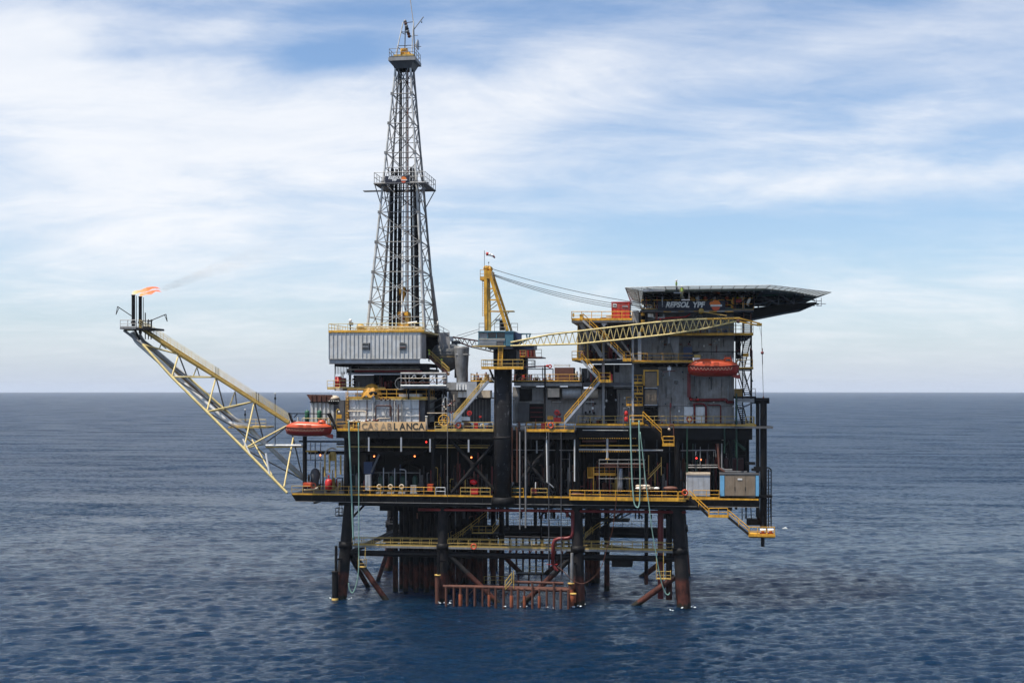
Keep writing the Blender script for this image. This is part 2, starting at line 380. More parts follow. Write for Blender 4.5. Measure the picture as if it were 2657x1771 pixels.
def unit_ball(m, n=12):
    k = ('ball', m.name, n)
    if k not in MC:
        vs, fs = [(0, 0, 1)], []
        h = n // 2
        for i in range(1, h):
            for j in range(n):
                a = math.pi * i / h; b = 2 * math.pi * j / n
                vs.append((math.sin(a) * math.cos(b), math.sin(a) * math.sin(b), math.cos(a)))
        vs.append((0, 0, -1)); L = len(vs) - 1
        for j in range(n): fs.append((0, 1 + j, 1 + (j + 1) % n))
        for i in range(h - 2):
            for j in range(n):
                a = 1 + i * n; fs.append((a + j, a + n + j, a + n + (j + 1) % n, a + (j + 1) % n))
        a = 1 + (h - 2) * n
        for j in range(n): fs.append((a + j, L, a + (j + 1) % n))
        me = pydata('ball_' + m.name, vs, fs, m)
        for p in me.polygons: p.use_smooth = True
        MC[k] = me
    return MC[k]
def box(parent, name, lo, hi, m):
    lo, hi = Vector(lo), Vector(hi); c = (lo + hi) / 2; s = hi - lo
    wm = Matrix.Translation(c) @ Matrix.Diagonal((abs(s.x), abs(s.y), abs(s.z), 1))
    return link(bpy.data.objects.new(name, unit_box(m)), parent, wm)
def bx(parent, name, px0, px1, py0, py1, Y0, Y1, m):
    """a box whose front face the photograph shows at px0..px1, py0..py1"""
    mid = (px0 + px1) / 2
    return box(parent, name, (PX(px0, Y0), Y0, PZ(mid, py1, Y0)), (PX(px1, Y0), Y1, PZ(mid, py0, Y0)), m)
def ball(parent, name, c, r, m, sc=(1, 1, 1), n=12):
    return link(bpy.data.objects.new(name, unit_ball(m, n)), parent, Matrix.Translation(Vector(c)) @ Matrix.Diagonal((r * sc[0], r * sc[1], r * sc[2], 1)))
def axis_mat(p0, p1, sx_, sy_):
    p0, p1 = Vector(p0), Vector(p1); d = p1 - p0; L = d.length
    z = d.normalized(); up = Vector((0, 0, 1)) if abs(z.z) < 0.98 else Vector((0, 1, 0))
    x = up.cross(z).normalized(); y = z.cross(x)
    R = Matrix((x, y, z)).transposed().to_4x4()
    return Matrix.Translation((p0 + p1) / 2) @ R @ Matrix.Diagonal((sx_, sy_, L, 1))
def beam(parent, name, p0, p1, r, m, n=8, r1=1.0):
    return link(bpy.data.objects.new(name, unit_cyl(m, n, r1)), parent, axis_mat(p0, p1, r, r))
def bar(parent, name, p0, p1, w_, h_, m):
    """a rectangular bar, w_ across and h_ deep"""
    return link(bpy.data.objects.new(name, unit_box(m)), parent, axis_mat(p0, p1, w_, h_))
def mesh(parent, name, vs, fs, m, smooth=False):
    return link(bpy.data.objects.new(name, pydata(name, vs, fs, m, smooth)), parent)
class MB:
    """collects tubes and boxes into one mesh"""
    def __init__(s): s.v = []; s.f = []; s.mi = []; s.ms = []
    def _m(s, m):
        if m not in s.ms: s.ms.append(m)
        return s.ms.index(m)
    def add(s, vs, fs, m):
        o = len(s.v); s.v += [tuple(v) for v in vs]; s.f += [tuple(i + o for i in f) for f in fs]; s.mi += [s._m(m)] * len(fs)
    def tube(s, p0, p1, r, m, n=6):
        M = axis_mat(p0, p1, r, r)
        vs = [M @ Vector((math.cos(2 * math.pi * i / n), math.sin(2 * math.pi * i / n), z)) for z in (-.5, .5) for i in range(n)]
        s.add(vs, [(i, (i + 1) % n, n + (i + 1) % n, n + i) for i in range(n)] + [tuple(reversed(range(n))), tuple(range(n, 2 * n))], m)
    def box(s, lo, hi, m):
        vs = [(x, y, z) for x in (lo[0], hi[0]) for y in (lo[1], hi[1]) for z in (lo[2], hi[2])]
        s.add(vs, [(0, 1, 3, 2), (4, 6, 7, 5), (0, 4, 5, 1), (2, 3, 7, 6), (0, 2, 6, 4), (1, 5, 7, 3)], m)
    def path(s, pts, r, m, n=6):
        for a, b in zip(pts, pts[1:]): s.tube(a, b, r, m, n)
    def build(s, name, parent=None, smooth=False):
        me = bpy.data.meshes.new(name); me.from_pydata(s.v, [], s.f); me.update()
        for m in s.ms: me.materials.append(m)
        for p, i in zip(me.polygons, s.mi): p.material_index = i; p.use_smooth = smooth
        return link(bpy.data.objects.new(name, me), parent)
def curve_tube(parent, name, pts, r, m, n=8, smooth_pts=True):
    """one swept pipe through the points"""
    pts = [Vector(p) for p in pts]
    if smooth_pts and len(pts) > 2:
        out = []
        for i in range(len(pts) - 1):
            p0 = pts[max(i - 1, 0)]; p1 = pts[i]; p2 = pts[i + 1]; p3 = pts[min(i + 2, len(pts) - 1)]
            for k in range(6):
                u_ = k / 6
                out.append(0.5 * ((2 * p1) + (p2 - p0) * u_ + (2 * p0 - 5 * p1 + 4 * p2 - p3) * u_ ** 2 + (3 * p1 - p0 - 3 * p2 + p3) * u_ ** 3))
        out.append(pts[-1]); pts = out
    vs, fs = [], []
    for i, p in enumerate(pts):
        d = (pts[min(i + 1, len(pts) - 1)] - pts[max(i - 1, 0)]).normalized()
        up = Vector((0, 1, 0)) if abs(d.y) < 0.9 else Vector((0, 0, 1))
        x = up.cross(d).normalized(); y = d.cross(x)
        for k in range(n):
            a = 2 * math.pi * k / n; vs.append(p + (x * math.cos(a) + y * math.sin(a)) * r)
    for i in range(len(pts) - 1):
        for k in range(n): fs.append((i * n + k, i * n + (k + 1) % n, (i + 1) * n + (k + 1) % n, (i + 1) * n + k))
    fs.append(tuple(reversed(range(n)))); fs.append(tuple(range((len(pts) - 1) * n, len(pts) * n)))
    return mesh(parent, name, vs, fs, m, True)
def pipe(parent, name, pts, r, m, n=8):
    """a pipe with square bends: swept with short rounded corners"""
    pts = [Vector(p) for p in pts]; out = [pts[0]]
    for a, b, c in zip(pts, pts[1:], pts[2:]):
        rr = min(3 * r, (b - a).length / 2, (c - b).length / 2)
        u0 = b + (a - b).normalized() * rr; u1 = b + (c - b).normalized() * rr
        out += [u0, u0 * 0.25 + b * 0.5 + u1 * 0.25, u1]
    out.append(pts[-1])
    return curve_tube(parent, name, out, r, m, n, False)
def lathe(parent, name, c, prof, m, n=20, axis='z'):
    """prof: (radius, height) pairs about a vertical (or x) axis through c"""
    c = Vector(c); vs, fs = [], []
    for r, h in prof:
        for k in range(n):
            a = 2 * math.pi * k / n
            if axis == 'z': vs.append(c + Vector((r * math.cos(a), r * math.sin(a), h)))
            else: vs.append(c + Vector((h, r * math.cos(a), r * math.sin(a))))
    for i in range(len(prof) - 1):
        for k in range(n): fs.append((i * n + k, i * n + (k + 1) % n, (i + 1) * n + (k + 1) % n, (i + 1) * n + k))
    fs.append(tuple(reversed(range(n)))); fs.append(tuple(range((len(prof) - 1) * n, len(prof) * n)))
    if axis == 'x': fs = [tuple(reversed(f)) for f in fs]
    return mesh(parent, name, vs, fs, m, True)
def torus(parent, name, c, R_, r, m, normal='y', n=16, k=6):
    vs, fs = [], []
    c = Vector(c)
    for i in range(n):
        a = 2 * math.pi * i / n
        for j in range(k):
            b = 2 * math.pi * j / k; q = R_ + r * math.cos(b); h = r * math.sin(b)
            v = (q * math.cos(a), h, q * math.sin(a)) if normal == 'y' else ((q * math.cos(a), q * math.sin(a), h) if normal == 'z' else (h, q * math.cos(a), q * math.sin(a)))
            vs.append(c + Vector(v))
    for i in range(n):
        for j in range(k): fs.append((i * k + j, ((i + 1) % n) * k + j, ((i + 1) % n) * k + (j + 1) % k, i * k + (j + 1) % k))
    return mesh(parent, name, vs, fs, m, True)
def railing(parent, pts, h=1.1, m=None, step=1.55, toe=True, r=0.042, mid=1, closed=False):
    m = m or YEL; pts = [Vector(p) for p in pts]
    if closed: pts = pts + [pts[0]]
    g = node('railing', parent, pts[0])
    for a, b in zip(pts, pts[1:]):
        L = (b - a).length; n = max(1, round(L / step)); up = Vector((0, 0, 1))
        for i in range(n + 1):
            if i == 0 and a is not pts[0]: continue
            p = a.lerp(b, i / n); beam(g, 'post', p, p + up * h, r, m, 5)
        beam(g, 'rail', a + up * h, b + up * h, r * 1.12, m, 5)
        for k in range(mid): beam(g, 'rail', a + up * h * (k + 1) / (mid + 1), b + up * h * (k + 1) / (mid + 1), r * 0.85, m, 5)
        if toe: bar(g, 'toe_board', a + up * 0.09, b + up * 0.09, 0.03, 0.17, m)
    return g
def stairs(name, label, top, bot, width=0.9, m=None, sm=None, dy=None, cat='stairs', treads=True):
    """a steel stair running down from top to bot along x; stringers, treads, hand rails on both sides"""
    m = m or YEL; sm = sm or GRYL; top, bot = Vector(top), Vector(bot)
    s = thing(name, label, cat, bot)
    up = Vector((0, 0, 1)); d = bot - top
    for yy in (0, width):
        o = Vector((0, yy, 0))
        bar(s, 'stringer', top + o, bot + o, 0.06, 0.30, sm)
        hr = node('handrail', s, top + o)
        beam(hr, 'rail', top + o + up * 1.0, bot + o + up * 1.0, 0.05, m, 5)
        beam(hr, 'rail', top + o + up * 0.55, bot + o + up * 0.55, 0.04, m, 5)
        n = max(2, round(d.length / 1.5))
        for i in range(n + 1):
            p = top.lerp(bot, i / n) + o; beam(hr, 'post', p, p + up * 1.0, 0.042, m, 5)
    if treads:
        n = max(3, round(abs(d.z) / 0.22))
        for i in range(1, n):
            p = top.lerp(bot, i / n); box(s, 'tread', p + Vector((-.12, .04, -.02)), p + Vector((.12, width - .04, .02)), sm)
    return s
def text_obj(parent, name, body, loc, size, m, bold=0.0, shear=0.0, width=1.0, space=1.0, extr=0.01):
    cu = bpy.data.curves.new(name, 'FONT'); cu.body = body; cu.size = size; cu.extrude = extr; cu.offset = bold; cu.shear = shear
    cu.space_character = space; cu.resolution_u = 3; cu.materials.append(m); cu.align_x = 'LEFT'
    o = bpy.data.objects.new(name, cu)
    wm = Matrix.Translation(Vector(loc)) @ Matrix.Rotation(math.radians(90), 4, 'X') @ Matrix.Diagonal((width, 1, 1, 1))
    return link(o, parent, wm)
UP = Vector((0, 0, 1))
# ================================================================== the platform
ZC = 15.64; ZM = 25.12; ZR = 26.05; ZW = 7.95; YB = 30.0      # cellar deck, main deck, raised right deck, walkway

# ---- jacket: eight battered legs with braces
jk = thing('steel_jacket', 'black slanting legs and diagonal braces under the decks, rust red at the waterline', 'platform legs', (0, 15, 0))
LT = [PX(907, 2), PX(1150, 2), PX(1497, 2), PX(1757, 2)]
LBm = [PX(888, 2), PX(1149, 2), PX(1503, 2), PX(1775, 2)]
legr = [(0.78, 0.95), (0.70, 0.82), (0.78, 0.95), (0.90, 1.02)]
for row, (yt, yb) in enumerate(((2.0, 1.2), (YB, YB + 1.4))):
    for i in range(4):
        lx0, lx1 = LT[i], LBm[i]; z0 = -4.0; k = (14.2 - z0) / 14.2
        pb = Vector((lx0 + (lx1 - lx0) * k, yt + (yb - yt) * k, z0)); pt = Vector((lx0, yt, 14.2))
        beam(jk, 'leg', pb, pt, legr[i][1], LEGM, 18, legr[i][0] / legr[i][1])
        pm = pb.lerp(pt, 0.655); beam(jk, 'leg_collar', pm - (pt - pb).normalized() * 0.5, pm + (pt - pb).normalized() * 0.5, legr[i][1] + 0.10, BLK, 18)
def br(a, b, r=0.36, nm='brace', m=LEGM): beam(jk, nm, a, b, r, m, 12)
for Yr in (2.0, YB):
    s_ = -1 if Yr < 10 else 1
    br((LT[0] + .3, Yr, 7.0), (PX(1025, 2), Yr, -2.0), 0.42)
    br((LT[1] + .3, Yr, 7.2), (PX(1330, 2), Yr, -2.2), 0.40)
    br((LT[2] - .3, Yr, 7.2), (PX(1320, 2), Yr, -2.2), 0.40)
    br((LT[3] - .3, Yr, 4.2), (PX(1620, 2), Yr, -1.2), 0.45)
    for i in range(3): br((LT[i], Yr, 6.75), (LT[i + 1], Yr, 6.75), 0.42, 'horizontal_brace', BLK)
for i in range(4):
    br((LT[i], 2, 6.75), (LT[i], YB, 6.75), 0.38, 'horizontal_brace', BLK)
    br((LT[i], 2.5, 6.2), (LT[i], 17, -2.5), 0.36)
    br((LT[i], YB - .5, 6.2), (LT[i], 15, -2.5), 0.36)
for i in range(4):                                            # knee braces up to the cellar deck
    for d in (-1, 1):
        if (i == 0 and d == -1) or (i == 3 and d == 1): continue
        beam(jk, 'knee_brace', (LT[i], 2, 11.6), (LT[i] + d * 3.0, 2, 14.6), 0.16, BLK, 8)

# pile sleeves and caissons clamped to the front legs
for (px, z1, z0, z2, label) in ((872, 9.0, 4.2, -2, 'thin black pipe stub strapped to the outer side of the leftmost front leg'),
                         (1138, 7.6, 4.0, -2, 'narrow black sump pipe with a rusty flange beside the second front leg'),
                         (1484, 7.6, 3.2, -2, 'black sump pipe with a pale worn upper part beside the third front leg')):
    c = thing('sump_pipe', label, 'pipe', (PX(px, 0), 0, 0))
    xx = PX(px, 0); beam(c, 'upper_pipe', (xx, 0, z0), (xx, 0, z1 - (1.0 if px == 872 else 0)), 0.22, BLK if px != 1484 else SILVD, 10)
    beam(c, 'sleeve', (xx - .15, 0, z2), (xx - .15, 0, z0), 0.46 if px == 872 else 0.36, BLK if px == 872 else RUST, 14)
    beam(c, 'flange', (xx - .15, 0, z0 - .05), (xx - .15, 0, z0 + .12), 0.55 if px == 872 else 0.47, YELD if px != 872 else DRK, 14)
    beam(c, 'clamp', (xx, 0, 6.0), (xx + (1.0 if px != 1484 else 0.8), 1.4, 6.0), 0.14, DRK, 8)
    if px != 1138: beam(c, 'foot_band', (xx - .15, 0, -0.3), (xx - .15, 0, 0.35 if px == 872 else 2.4), 0.49 if px == 872 else 0.42, YELD if px == 872 else RUSTO, 14)

# ---- walkway round the jacket
wk = thing('jacket_walkway', 'narrow grated walkway with yellow railings running between the platform legs above the sea', 'walkway', (0, 1, ZW))
def plate(parent, nm, x0, x1, y0, y1, z, th, m): return box(parent, nm, (x0, y0, z - th), (x1, y1, z), m)
segs = [(PX(909, 0.5), PX(1137, 0.5)), (PX(1158, 0.5), PX(1488, 0.5)), (PX(1506, 0.5), PX(1747, 0.5))]
for a, b in segs:
    plate(wk, 'grating', a, b, 1.4, 2.8, ZW, 0.10, DRK)
    box(wk, 'edge_beam', (a, 1.36, ZW - 0.28), (b, 1.40, ZW + 0.02), SILVD)
    railing(wk, [(a, 1.45, ZW), (b, 1.45, ZW)], m=YELD, step=1.5)
    railing(wk, [(a, 2.75, ZW), (b, 2.75, ZW)], m=YELD, step=1.5)
for a, b in ((LT[0], LT[3]),):
    plate(wk, 'grating', a, b, YB - 3.2, YB - 1.8, ZW + .4, 0.10, DRK)
    railing(wk, [(a, YB - 3.2, ZW + .4), (b, YB - 3.2, ZW + .4)], m=SILVD, step=1.5)
    box(wk, 'edge_beam', (a, YB - 3.26, ZW - 0.5), (b, YB - 3.2, ZW + .4), BLK)
for xx in (LT[1], LT[2]):
    plate(wk, 'grating', xx - .6, xx + .6, 3.2, YB - 3.3, ZW, 0.10, DRK)
    for s_ in (-.6, .6): railing(wk, [(xx + s_, 3.2, ZW), (xx + s_, YB - 3.4, ZW)], m=YELD, step=2.0, toe=False)
# diagonal bridge arms of the walkway in the middle bay
for (a, b) in (((PX(1185, 8), 8, ZW), (PX(1330, 3), 3, ZW)), ((PX(1480, 8), 8, ZW), (PX(1335, 3), 3, ZW)), ((PX(1530, 8), 8, ZW), (PX(1640, 3), 3, ZW))):
    bar(wk, 'grating', a, b, 1.2, 0.18, DRK)
# hanging access baskets
for (px, z, nm) in ((942, 4.9, 'a'), (1716, 4.1, 'b')):
    xx = PX(px, 0); box(wk, 'basket_floor', (xx - .7, -.1, z), (xx + (1.3 if nm == 'b' else .3), .9, z + .08), YELD)
    railing(wk, [(xx - .7, -.1, z + .05), (xx + (1.3 if nm == 'b' else .3), -.1, z + .05), (xx + (1.3 if nm == 'b' else .3), .9, z + .05)], m=YELD, step=0.7, toe=False)
    for dx_ in (-.7, .3): beam(wk, 'hanger', (xx + dx_, -.1, z), (xx + dx_, .2, ZW), 0.05, YELD, 5)
# landing hung on the leftmost leg
lx = LT[0]
box(wk, 'side_landing', (lx - 1.9, 1.2, 12.2), (lx - .3, 2.8, 12.3), DRK); railing(wk, [(lx - .8, 1.2, 12.3), (lx - 1.9, 1.2, 12.3), (lx - 1.9, 2.8, 12.3)], m=DRK, step=1.1, toe=False)
beam(wk, 'ladder', (lx - 1.4, 1.4, 12.2), (lx - 1.4, 1.4, 14.5), 0.04, DRK, 5); beam(wk, 'ladder', (lx - 1.0, 1.4, 12.2), (lx - 1.0, 1.4, 14.5), 0.04, DRK, 5)
bx(wk, 'hanging_box', 1587, 1640, 1452, 1470, 3.0, 6.0, BLK)

# ---- stairs below the cellar deck
stairs('jacket_stairs', 'dark yellow stairs running down to the walkway left of the red standpipe', P(1262, 1343, 9), P(1180, 1408, 9), m=YELD, sm=DRK)
stairs('jacket_stairs', 'grey stairs under the right deck, beside the third platform leg', P(1615, 1330, 8), P(1518, 1400, 8), m=YELD, sm=DRK)
pf = thing('underdeck_platform', 'small dark yellow railed platform hung under the deck between second and third legs', 'platform', P(1240, 1385, 9))
bx(pf, 'floor', 1225, 1290, 1383, 1386, 8, 10, DRK)
railing(pf, [P(1225, 1383, 8), P(1278, 1383, 8), P(1295, 1362, 8)], m=YELD, step=1.2)
pf = thing('underdeck_platform', 'dark railed inspection platform hung under the right deck above the stairs', 'platform', P(1580, 1350, 7))
bx(pf, 'floor', 1534, 1632, 1348, 1353, 6, 9, DRK)
railing(pf, [P(1534, 1348, 6), P(1605, 1348, 6), P(1650, 1325, 6)], m=DRK, step=1.2)
bx(pf, 'hanger_frame', 1540, 1690, 1310, 1316, 6, 9, BLK)

# ---- well conductors: vertical pipes from deck to sea
random.seed(5)
first = None
spots = []
for j, Yc in enumerate((9.5, 12.5, 15.5)):
    for i in range(6): spots.append((LT[0] + 5.2 + i * 1.62 + j * 0.30, Yc))
spots += [(LT[1] + 3.2, 16), (LT[1] + 4.8, 19), (LT[1] + 6.4, 17), (LT[2] + 3.5, 15)] + [(PX(1192 + i * 11, 19 + (i % 2) * 2), 19 + (i % 2) * 2) for i in range(7)] + [(PX(1524 + i * 13, 22), 22) for i in range(3)]
for (xx, yy) in spots:
    lab = 'thick dark vertical well pipe in the dense cluster behind the two left legs' if xx < LT[1] - .5 else ('dark well pipe beyond the third leg in the right bay' if xx > LT[2] - 2 else 'dark well pipe in the loose group behind the left part of the middle bay')
    if first is None:
        first = thing('well_conductor', 'thick dark vertical well pipe in the dense cluster behind the two left legs', 'well pipe', (xx, yy, 0), 'well pipes between the platform legs')
        beam(first, 'pipe', (xx, yy, -4), (xx, yy, 14.2), 0.42, LEGM, 12)
        beam(first, 'guide_ring', (xx, yy, ZW - .2), (xx, yy, ZW + .25), 0.52, DRK, 12); f0 = (xx, yy)
    else: dup(first, (xx - f0[0], yy - f0[1], 0), lab)
# guide frames for the conductors
gf = thing('conductor_guide', 'dark horizontal steel frame that holds the cluster of well pipes above the sea', 'guide frame', (LT[0] + 9, 12, ZW))
for Yc in (8.2, 11, 14, 17): box(gf, 'beam', (LT[0] + 3.6, Yc - .2, ZW - .35), (LT[1] - .8, Yc + .2, ZW + .25), BLK)
for k in range(8): box(gf, 'cross_beam', (LT[0] + 3.6 + k * 1.6, 8.45, ZW - .3), (LT[0] + 3.9 + k * 1.6, 16.75, ZW + .2), BLK)
bx(gf, 'deck_panel', 985, 1130, 1300, 1325, 12, 13, BLK)

# ---- thin risers hanging below the deck in front
def riser(px, py0, py1, Y, r, m, label, hook=None, cat='pipe', nm='riser_pipe'):
    a, b = P(px, py0, Y), P(px, py1, Y)
    o = thing(nm, label, cat, b); beam(o, 'pipe', b, a, r, m, 8)
    if hook: torus(o, 'eye', b - Vector((0, 0, .25)), 0.24, 0.09, m, 'y')
    return o
riser(1316, 1302, 1366, 3, 0.24, DRK, 'dark pipe ending in a round eye, hung right of the crane column foot', True)
riser(1389, 1302, 1366, 4, 0.26, DRK, 'plain dark pipe stub hung under the deck right of two pale pipes')
riser(1349, 1120, 1372, -0.6, 0.11, SILVD, 'pale rusted pipe running down past both decks, left one of two close neighbours')
riser(1364, 1105, 1368, -0.8, 0.13, SILVD, 'pale pipe running down past both decks, right one of two close neighbours')
riser(1677, 1302, 1515, 6, 0.28, LEGM, 'dark vertical pipe into the sea between the third and rightmost legs')
riser(1714, 1302, 1552, 4, 0.42, REDD, 'dark red vertical pipe into the sea just left of the rightmost leg')
riser(1736, 1302, 1555, 3, 0.45, LEGM, 'black caisson standing tight against the left side of the rightmost leg')
riser(1424, 1120, 1465, -0.5, 0.07, WIRE, 'thin black line hanging from the main deck past the walkway right of the cross brace')
riser(1456, 1120, 1500, 0.0, 0.07, WIRE, 'thin black line hanging left of the long yellow balcony down past the walkway')
riser(1162, 1302, 1372, 3, 0.18, DRK, 'dark pipe hung from the deck just right of the second leg')
riser(1305, 1302, 1340, 5, 0.12, DRK, 'short dark drain pipe under the crane column foot')

# red fire main below the cellar deck
fm = thing('fire_main', 'long dark red water pipe under the deck with a branch stepping down', 'pipe', P(1300, 1325, 1.5))
pipe(fm, 'main_pipe', [P(1085, 1321, 1.5), P(1780, 1328, 1.5)], 0.22, REDD)
pipe(fm, 'branch_pipe', [P(1486, 1327, 1.2), P(1486, 1395, 1.2), P(1436, 1397, 1.2), P(1434, 1462, 1.2)], 0.26, REDD)
pipe(fm, 'branch_pipe', [P(1362, 1325, 1.5), P(1362, 1308, 1.5)], 0.18, REDD)
pipe(fm, 'branch_pipe', [P(1472, 1327, 1.5), P(1472, 1341, 1.5)], 0.22, REDD)
bar(fm, 'foot_bar', P(1419, 1463, 1.2), P(1447, 1463, 1.2), 0.10, 0.10, RED)
for px in (1434, 1392, 1260, 1180, 1560, 1640): beam(fm, 'hanger', P(px, 1324, 1.5), P(px, 1310, 1.5), 0.06, DRK, 5)
for (a, b) in ((P(1434, 1463, 1.2), P(1447, 1480, 1.2)), (P(1434, 1463, 1.2), P(1441, 1478, 1.2))): beam(fm, 'drain', a, b, 0.16, REDD, 6)
pp = thing('bent_pipe', 'thin black drain pipe bending down under the deck, left of the red standpipe', 'pipe', P(1405, 1400, 3))
pipe(pp, 'pipe', [P(1432, 1312, 3), P(1404, 1335, 3), P(1404, 1445, 3)], 0.14, BLK)

# ---- boat landing of rusty pipes
bl = thing('boat_landing', 'rusty boat landing fence of upright fender pipes standing in the sea before the middle legs', 'boat landing', (PX(1310, -2), -2, 0))
zA = PZ(1310, 1526, -2.2)
for (a, b, z) in ((1150, 1306, zA + 0.12), (1306, 1478, zA - .05)):
    beam(bl, 'top_rail', (PX(a, -2.2), -2.2, z), (PX(b, -2.2), -2.2, z), 0.24, RUST, 10)
beam(bl, 'top_rail', (PX(1331, -2.0), -2.0, zA + .95), (PX(1462, -2.0), -2.0, zA + .90), 0.20, RUST, 10)
beam(bl, 'top_rail', (PX(1150, .2), .2, zA - .3), (PX(1478, .2), .2, zA - .3), 0.20, RUST, 10)
random.seed(11)
for i in range(18):
    px = 1158 + i * 18.6 + random.uniform(-2, 2); xx = PX(px, -2.35); r = random.choice([0.13, 0.17, 0.19])
    ht = zA + (0.15 if px < 1325 else random.choice([0.15, 1.1]))
    beam(bl, 'fender_pipe', (xx, -2.4, -2), (xx, -2.4, ht), r, RUST, 8)
    if i in (2, 6, 9, 11, 13): beam(bl, 'fender_sleeve', (xx, -2.4, 0.1), (xx, -2.4, 1.7), r + .09, RUSTO, 10)
    if i % 2 == 0: beam(bl, 'strut', (xx, -2.2, zA), (xx, .2, zA - .3), 0.12, RUST, 6)
    if i in (3, 5, 8): beam(bl, 'strut', (xx, -2.1, zA - 1.2), (xx + 1.0, -2.1, zA - .1), 0.07, RUST, 6)
box(bl, 'landing_grate', (PX(1160, -1.6), -1.7, zA + .02), (PX(1470, -1.6), -.2, zA + .08), RUST)
lad = node('boarding_ladder', bl, P(1320, 1520, -2.3))
for (o, ) in ((0,), (1,)):
    beam(lad, 'rail', P(1311, 1521 - o * 13, -2.4), P(1328, 1499 - o * 13, -2.4), 0.07, YELD, 6)
beam(lad, 'rail', P(1311, 1529, -2.4), P(1329, 1508, -2.4), 0.06, YELD, 6)
for px, a, b in ((1311, 1529, 1505), (1328, 1508, 1484), (1333, 1525, 1480)): beam(lad, 'post', P(px, a, -2.4), P(px, b, -2.4), 0.06, YELD, 6)
beam(bl, 'corner_bumper', P(1487, 1562, -1), P(1487, 1541, -1), 0.42, RUSTO, 14); beam(bl, 'corner_bumper_cap', P(1487, 1541, -1), P(1487, 1538, -1), 0.46, YELD, 14)
# the far boat landing seen between the legs
b2 = thing('boat_landing', 'dark boat landing seen through the middle bay beyond the platform, low over the water', 'boat landing', (PX(1330, 31), 31, 0))
for i in range(16):
    xx = PX(1255 + i * 17, 32); beam(b2, 'fender_pipe', (xx, 32, -2), (xx, 32, 5.9), 0.17, LEGM, 8)
    if i % 3 == 0: beam(b2, 'strut', (xx, 32, 2.0), (xx + 2.4, 32, 4.6), 0.09, LEGM, 6)
beam(b2, 'top_rail', (PX(1250, 32), 32, 5.9), (PX(1515, 32), 32, 5.9), 0.2, LEGM, 8)
pb = thing('landing_platform', 'small weathered yellow railed platform low behind the boat landing pipes', 'platform', P(1390, 1490, 12))
bx(pb, 'floor', 1340, 1408, 1488, 1491, 11, 13, DRK)
railing(pb, [P(1372, 1488, 11), P(1408, 1488, 11)], m=YELD, step=1.0, toe=False); railing(pb, [P(1256, 1513, 11), P(1318, 1513, 11)], m=YELD, step=1.0, toe=False)
for px in (1345, 1372, 1405): beam(pb, 'support', P(px, 1488, 12), P(px, 1530, 12), 0.12, LEGM, 6)

# ---- cellar deck
cd = thing('cellar_deck', 'lower process deck with black plate girders and a yellow edge across the whole platform', 'deck', (0, 12, ZC))
xl, xr = PX(757, 0), PX(1968, 0)
plate(cd, 'deck_plate', xl, xr, 0.0, 26, ZC, 0.25, DRK)
box(cd, 'front_girder', (xl + .6, 0.12, ZC - 1.15), (xr, 0.42, ZC - .25), BLK)
for z in (ZC - .30, ZC - 1.15): box(cd, 'girder_flange', (xl + .5, -.06, z - .06), (xr, .5, z), BLK if z > ZC - 1 else SILVD)
mesh(cd, 'cut_corner', [(xl, 0.05, ZC - .25), (xl + .65, 0.05, ZC - 1.2), (xl + .65, 0.05, ZC - .25), (xl, 8, ZC - .25), (xl + .65, 8, ZC - 1.2), (xl + .65, 8, ZC - .25)],
     [(0, 1, 2), (3, 5, 4), (0, 3, 4, 1), (1, 4, 5, 2), (0, 2, 5, 3)], BLK)
box(cd, 'lower_girder', (PX(878, .6), 0.6, ZC - 1.75), (PX(1900, .6), 1.0, ZC - 1.2), BLK)
box(cd, 'lower_girder', (PX(878, .6), 25, ZC - 1.75), (PX(1900, .6), 25.4, ZC - 1.2), BLK)
for i in range(26): xx = xl + 3 + i * 2.55; box(cd, 'stiffener', (xx, -.03, ZC - 1.14), (xx + .05, .12, ZC - .3), DRK)
for i in range(12): xx = xl + 3 + i * 5.6; box(cd, 'cross_girder', (xx, 1.0, ZC - 1.6), (xx + .3, 25, ZC - .25), BLK)
box(cd, 'yellow_edge', (xl + .1, -.05, ZC - .20), (PX(1278, -.05), -.001, ZC + .03), YEL)
box(cd, 'yellow_edge', (PX(1327, -.05), -.05, ZC - .20), (PX(1478, -.05), -.001, ZC + .03), YEL)
box(cd, 'yellow_edge', (PX(1780, -.05), -.05, ZC - .20), (xr, -.001, ZC + .03), YEL)
for a, b, m_ in ((757, 872, YELD), (877, 1128, YEL), (1195, 1272, YELD), (1327, 1358, YEL), (1378, 1420, YELD)):
    railing(cd, [(PX(a, .05), .05, ZC), (PX(b, .05), .05, ZC)], m=m_, step=1.6, toe=False)
railing(cd, [(PX(1131, .05), .05, ZC), (PX(1155, .05), .05, ZC)], m=WHT, step=1.4, toe=False)
railing(cd, [(PX(1800, .05), .05, ZC), (PX(1866, .05), .05, ZC)], m=YEL, step=1.6)
# long yellow balcony that stands out of the edge
bal = thing('balcony', 'long bright yellow railed balcony sticking out of the lower deck right of centre', 'balcony', P(1600, 1288, -1.2))
plate(bal, 'floor', PX(1478, -1.2), PX(1780, -1.2), -1.2, -.06, ZC - .1, .12, YEL)
box(bal, 'edge', (PX(1478, -1.25), -1.27, ZC - .38), (PX(1780, -1.25), -1.20, ZC + .14), YEL)
railing(bal, [(PX(1478, -1.2), -.1, ZC - .1), (PX(1478, -1.2), -1.2, ZC - .1), (PX(1758, -1.2), -1.2, ZC - .1)], m=YEL, step=2.1, r=.05)
railing(bal, [(PX(1761, -1.2), -1.3, ZC - .1), (PX(1785, -1.2), -1.3, ZC - .1)], m=YEL, step=.8, r=.05)

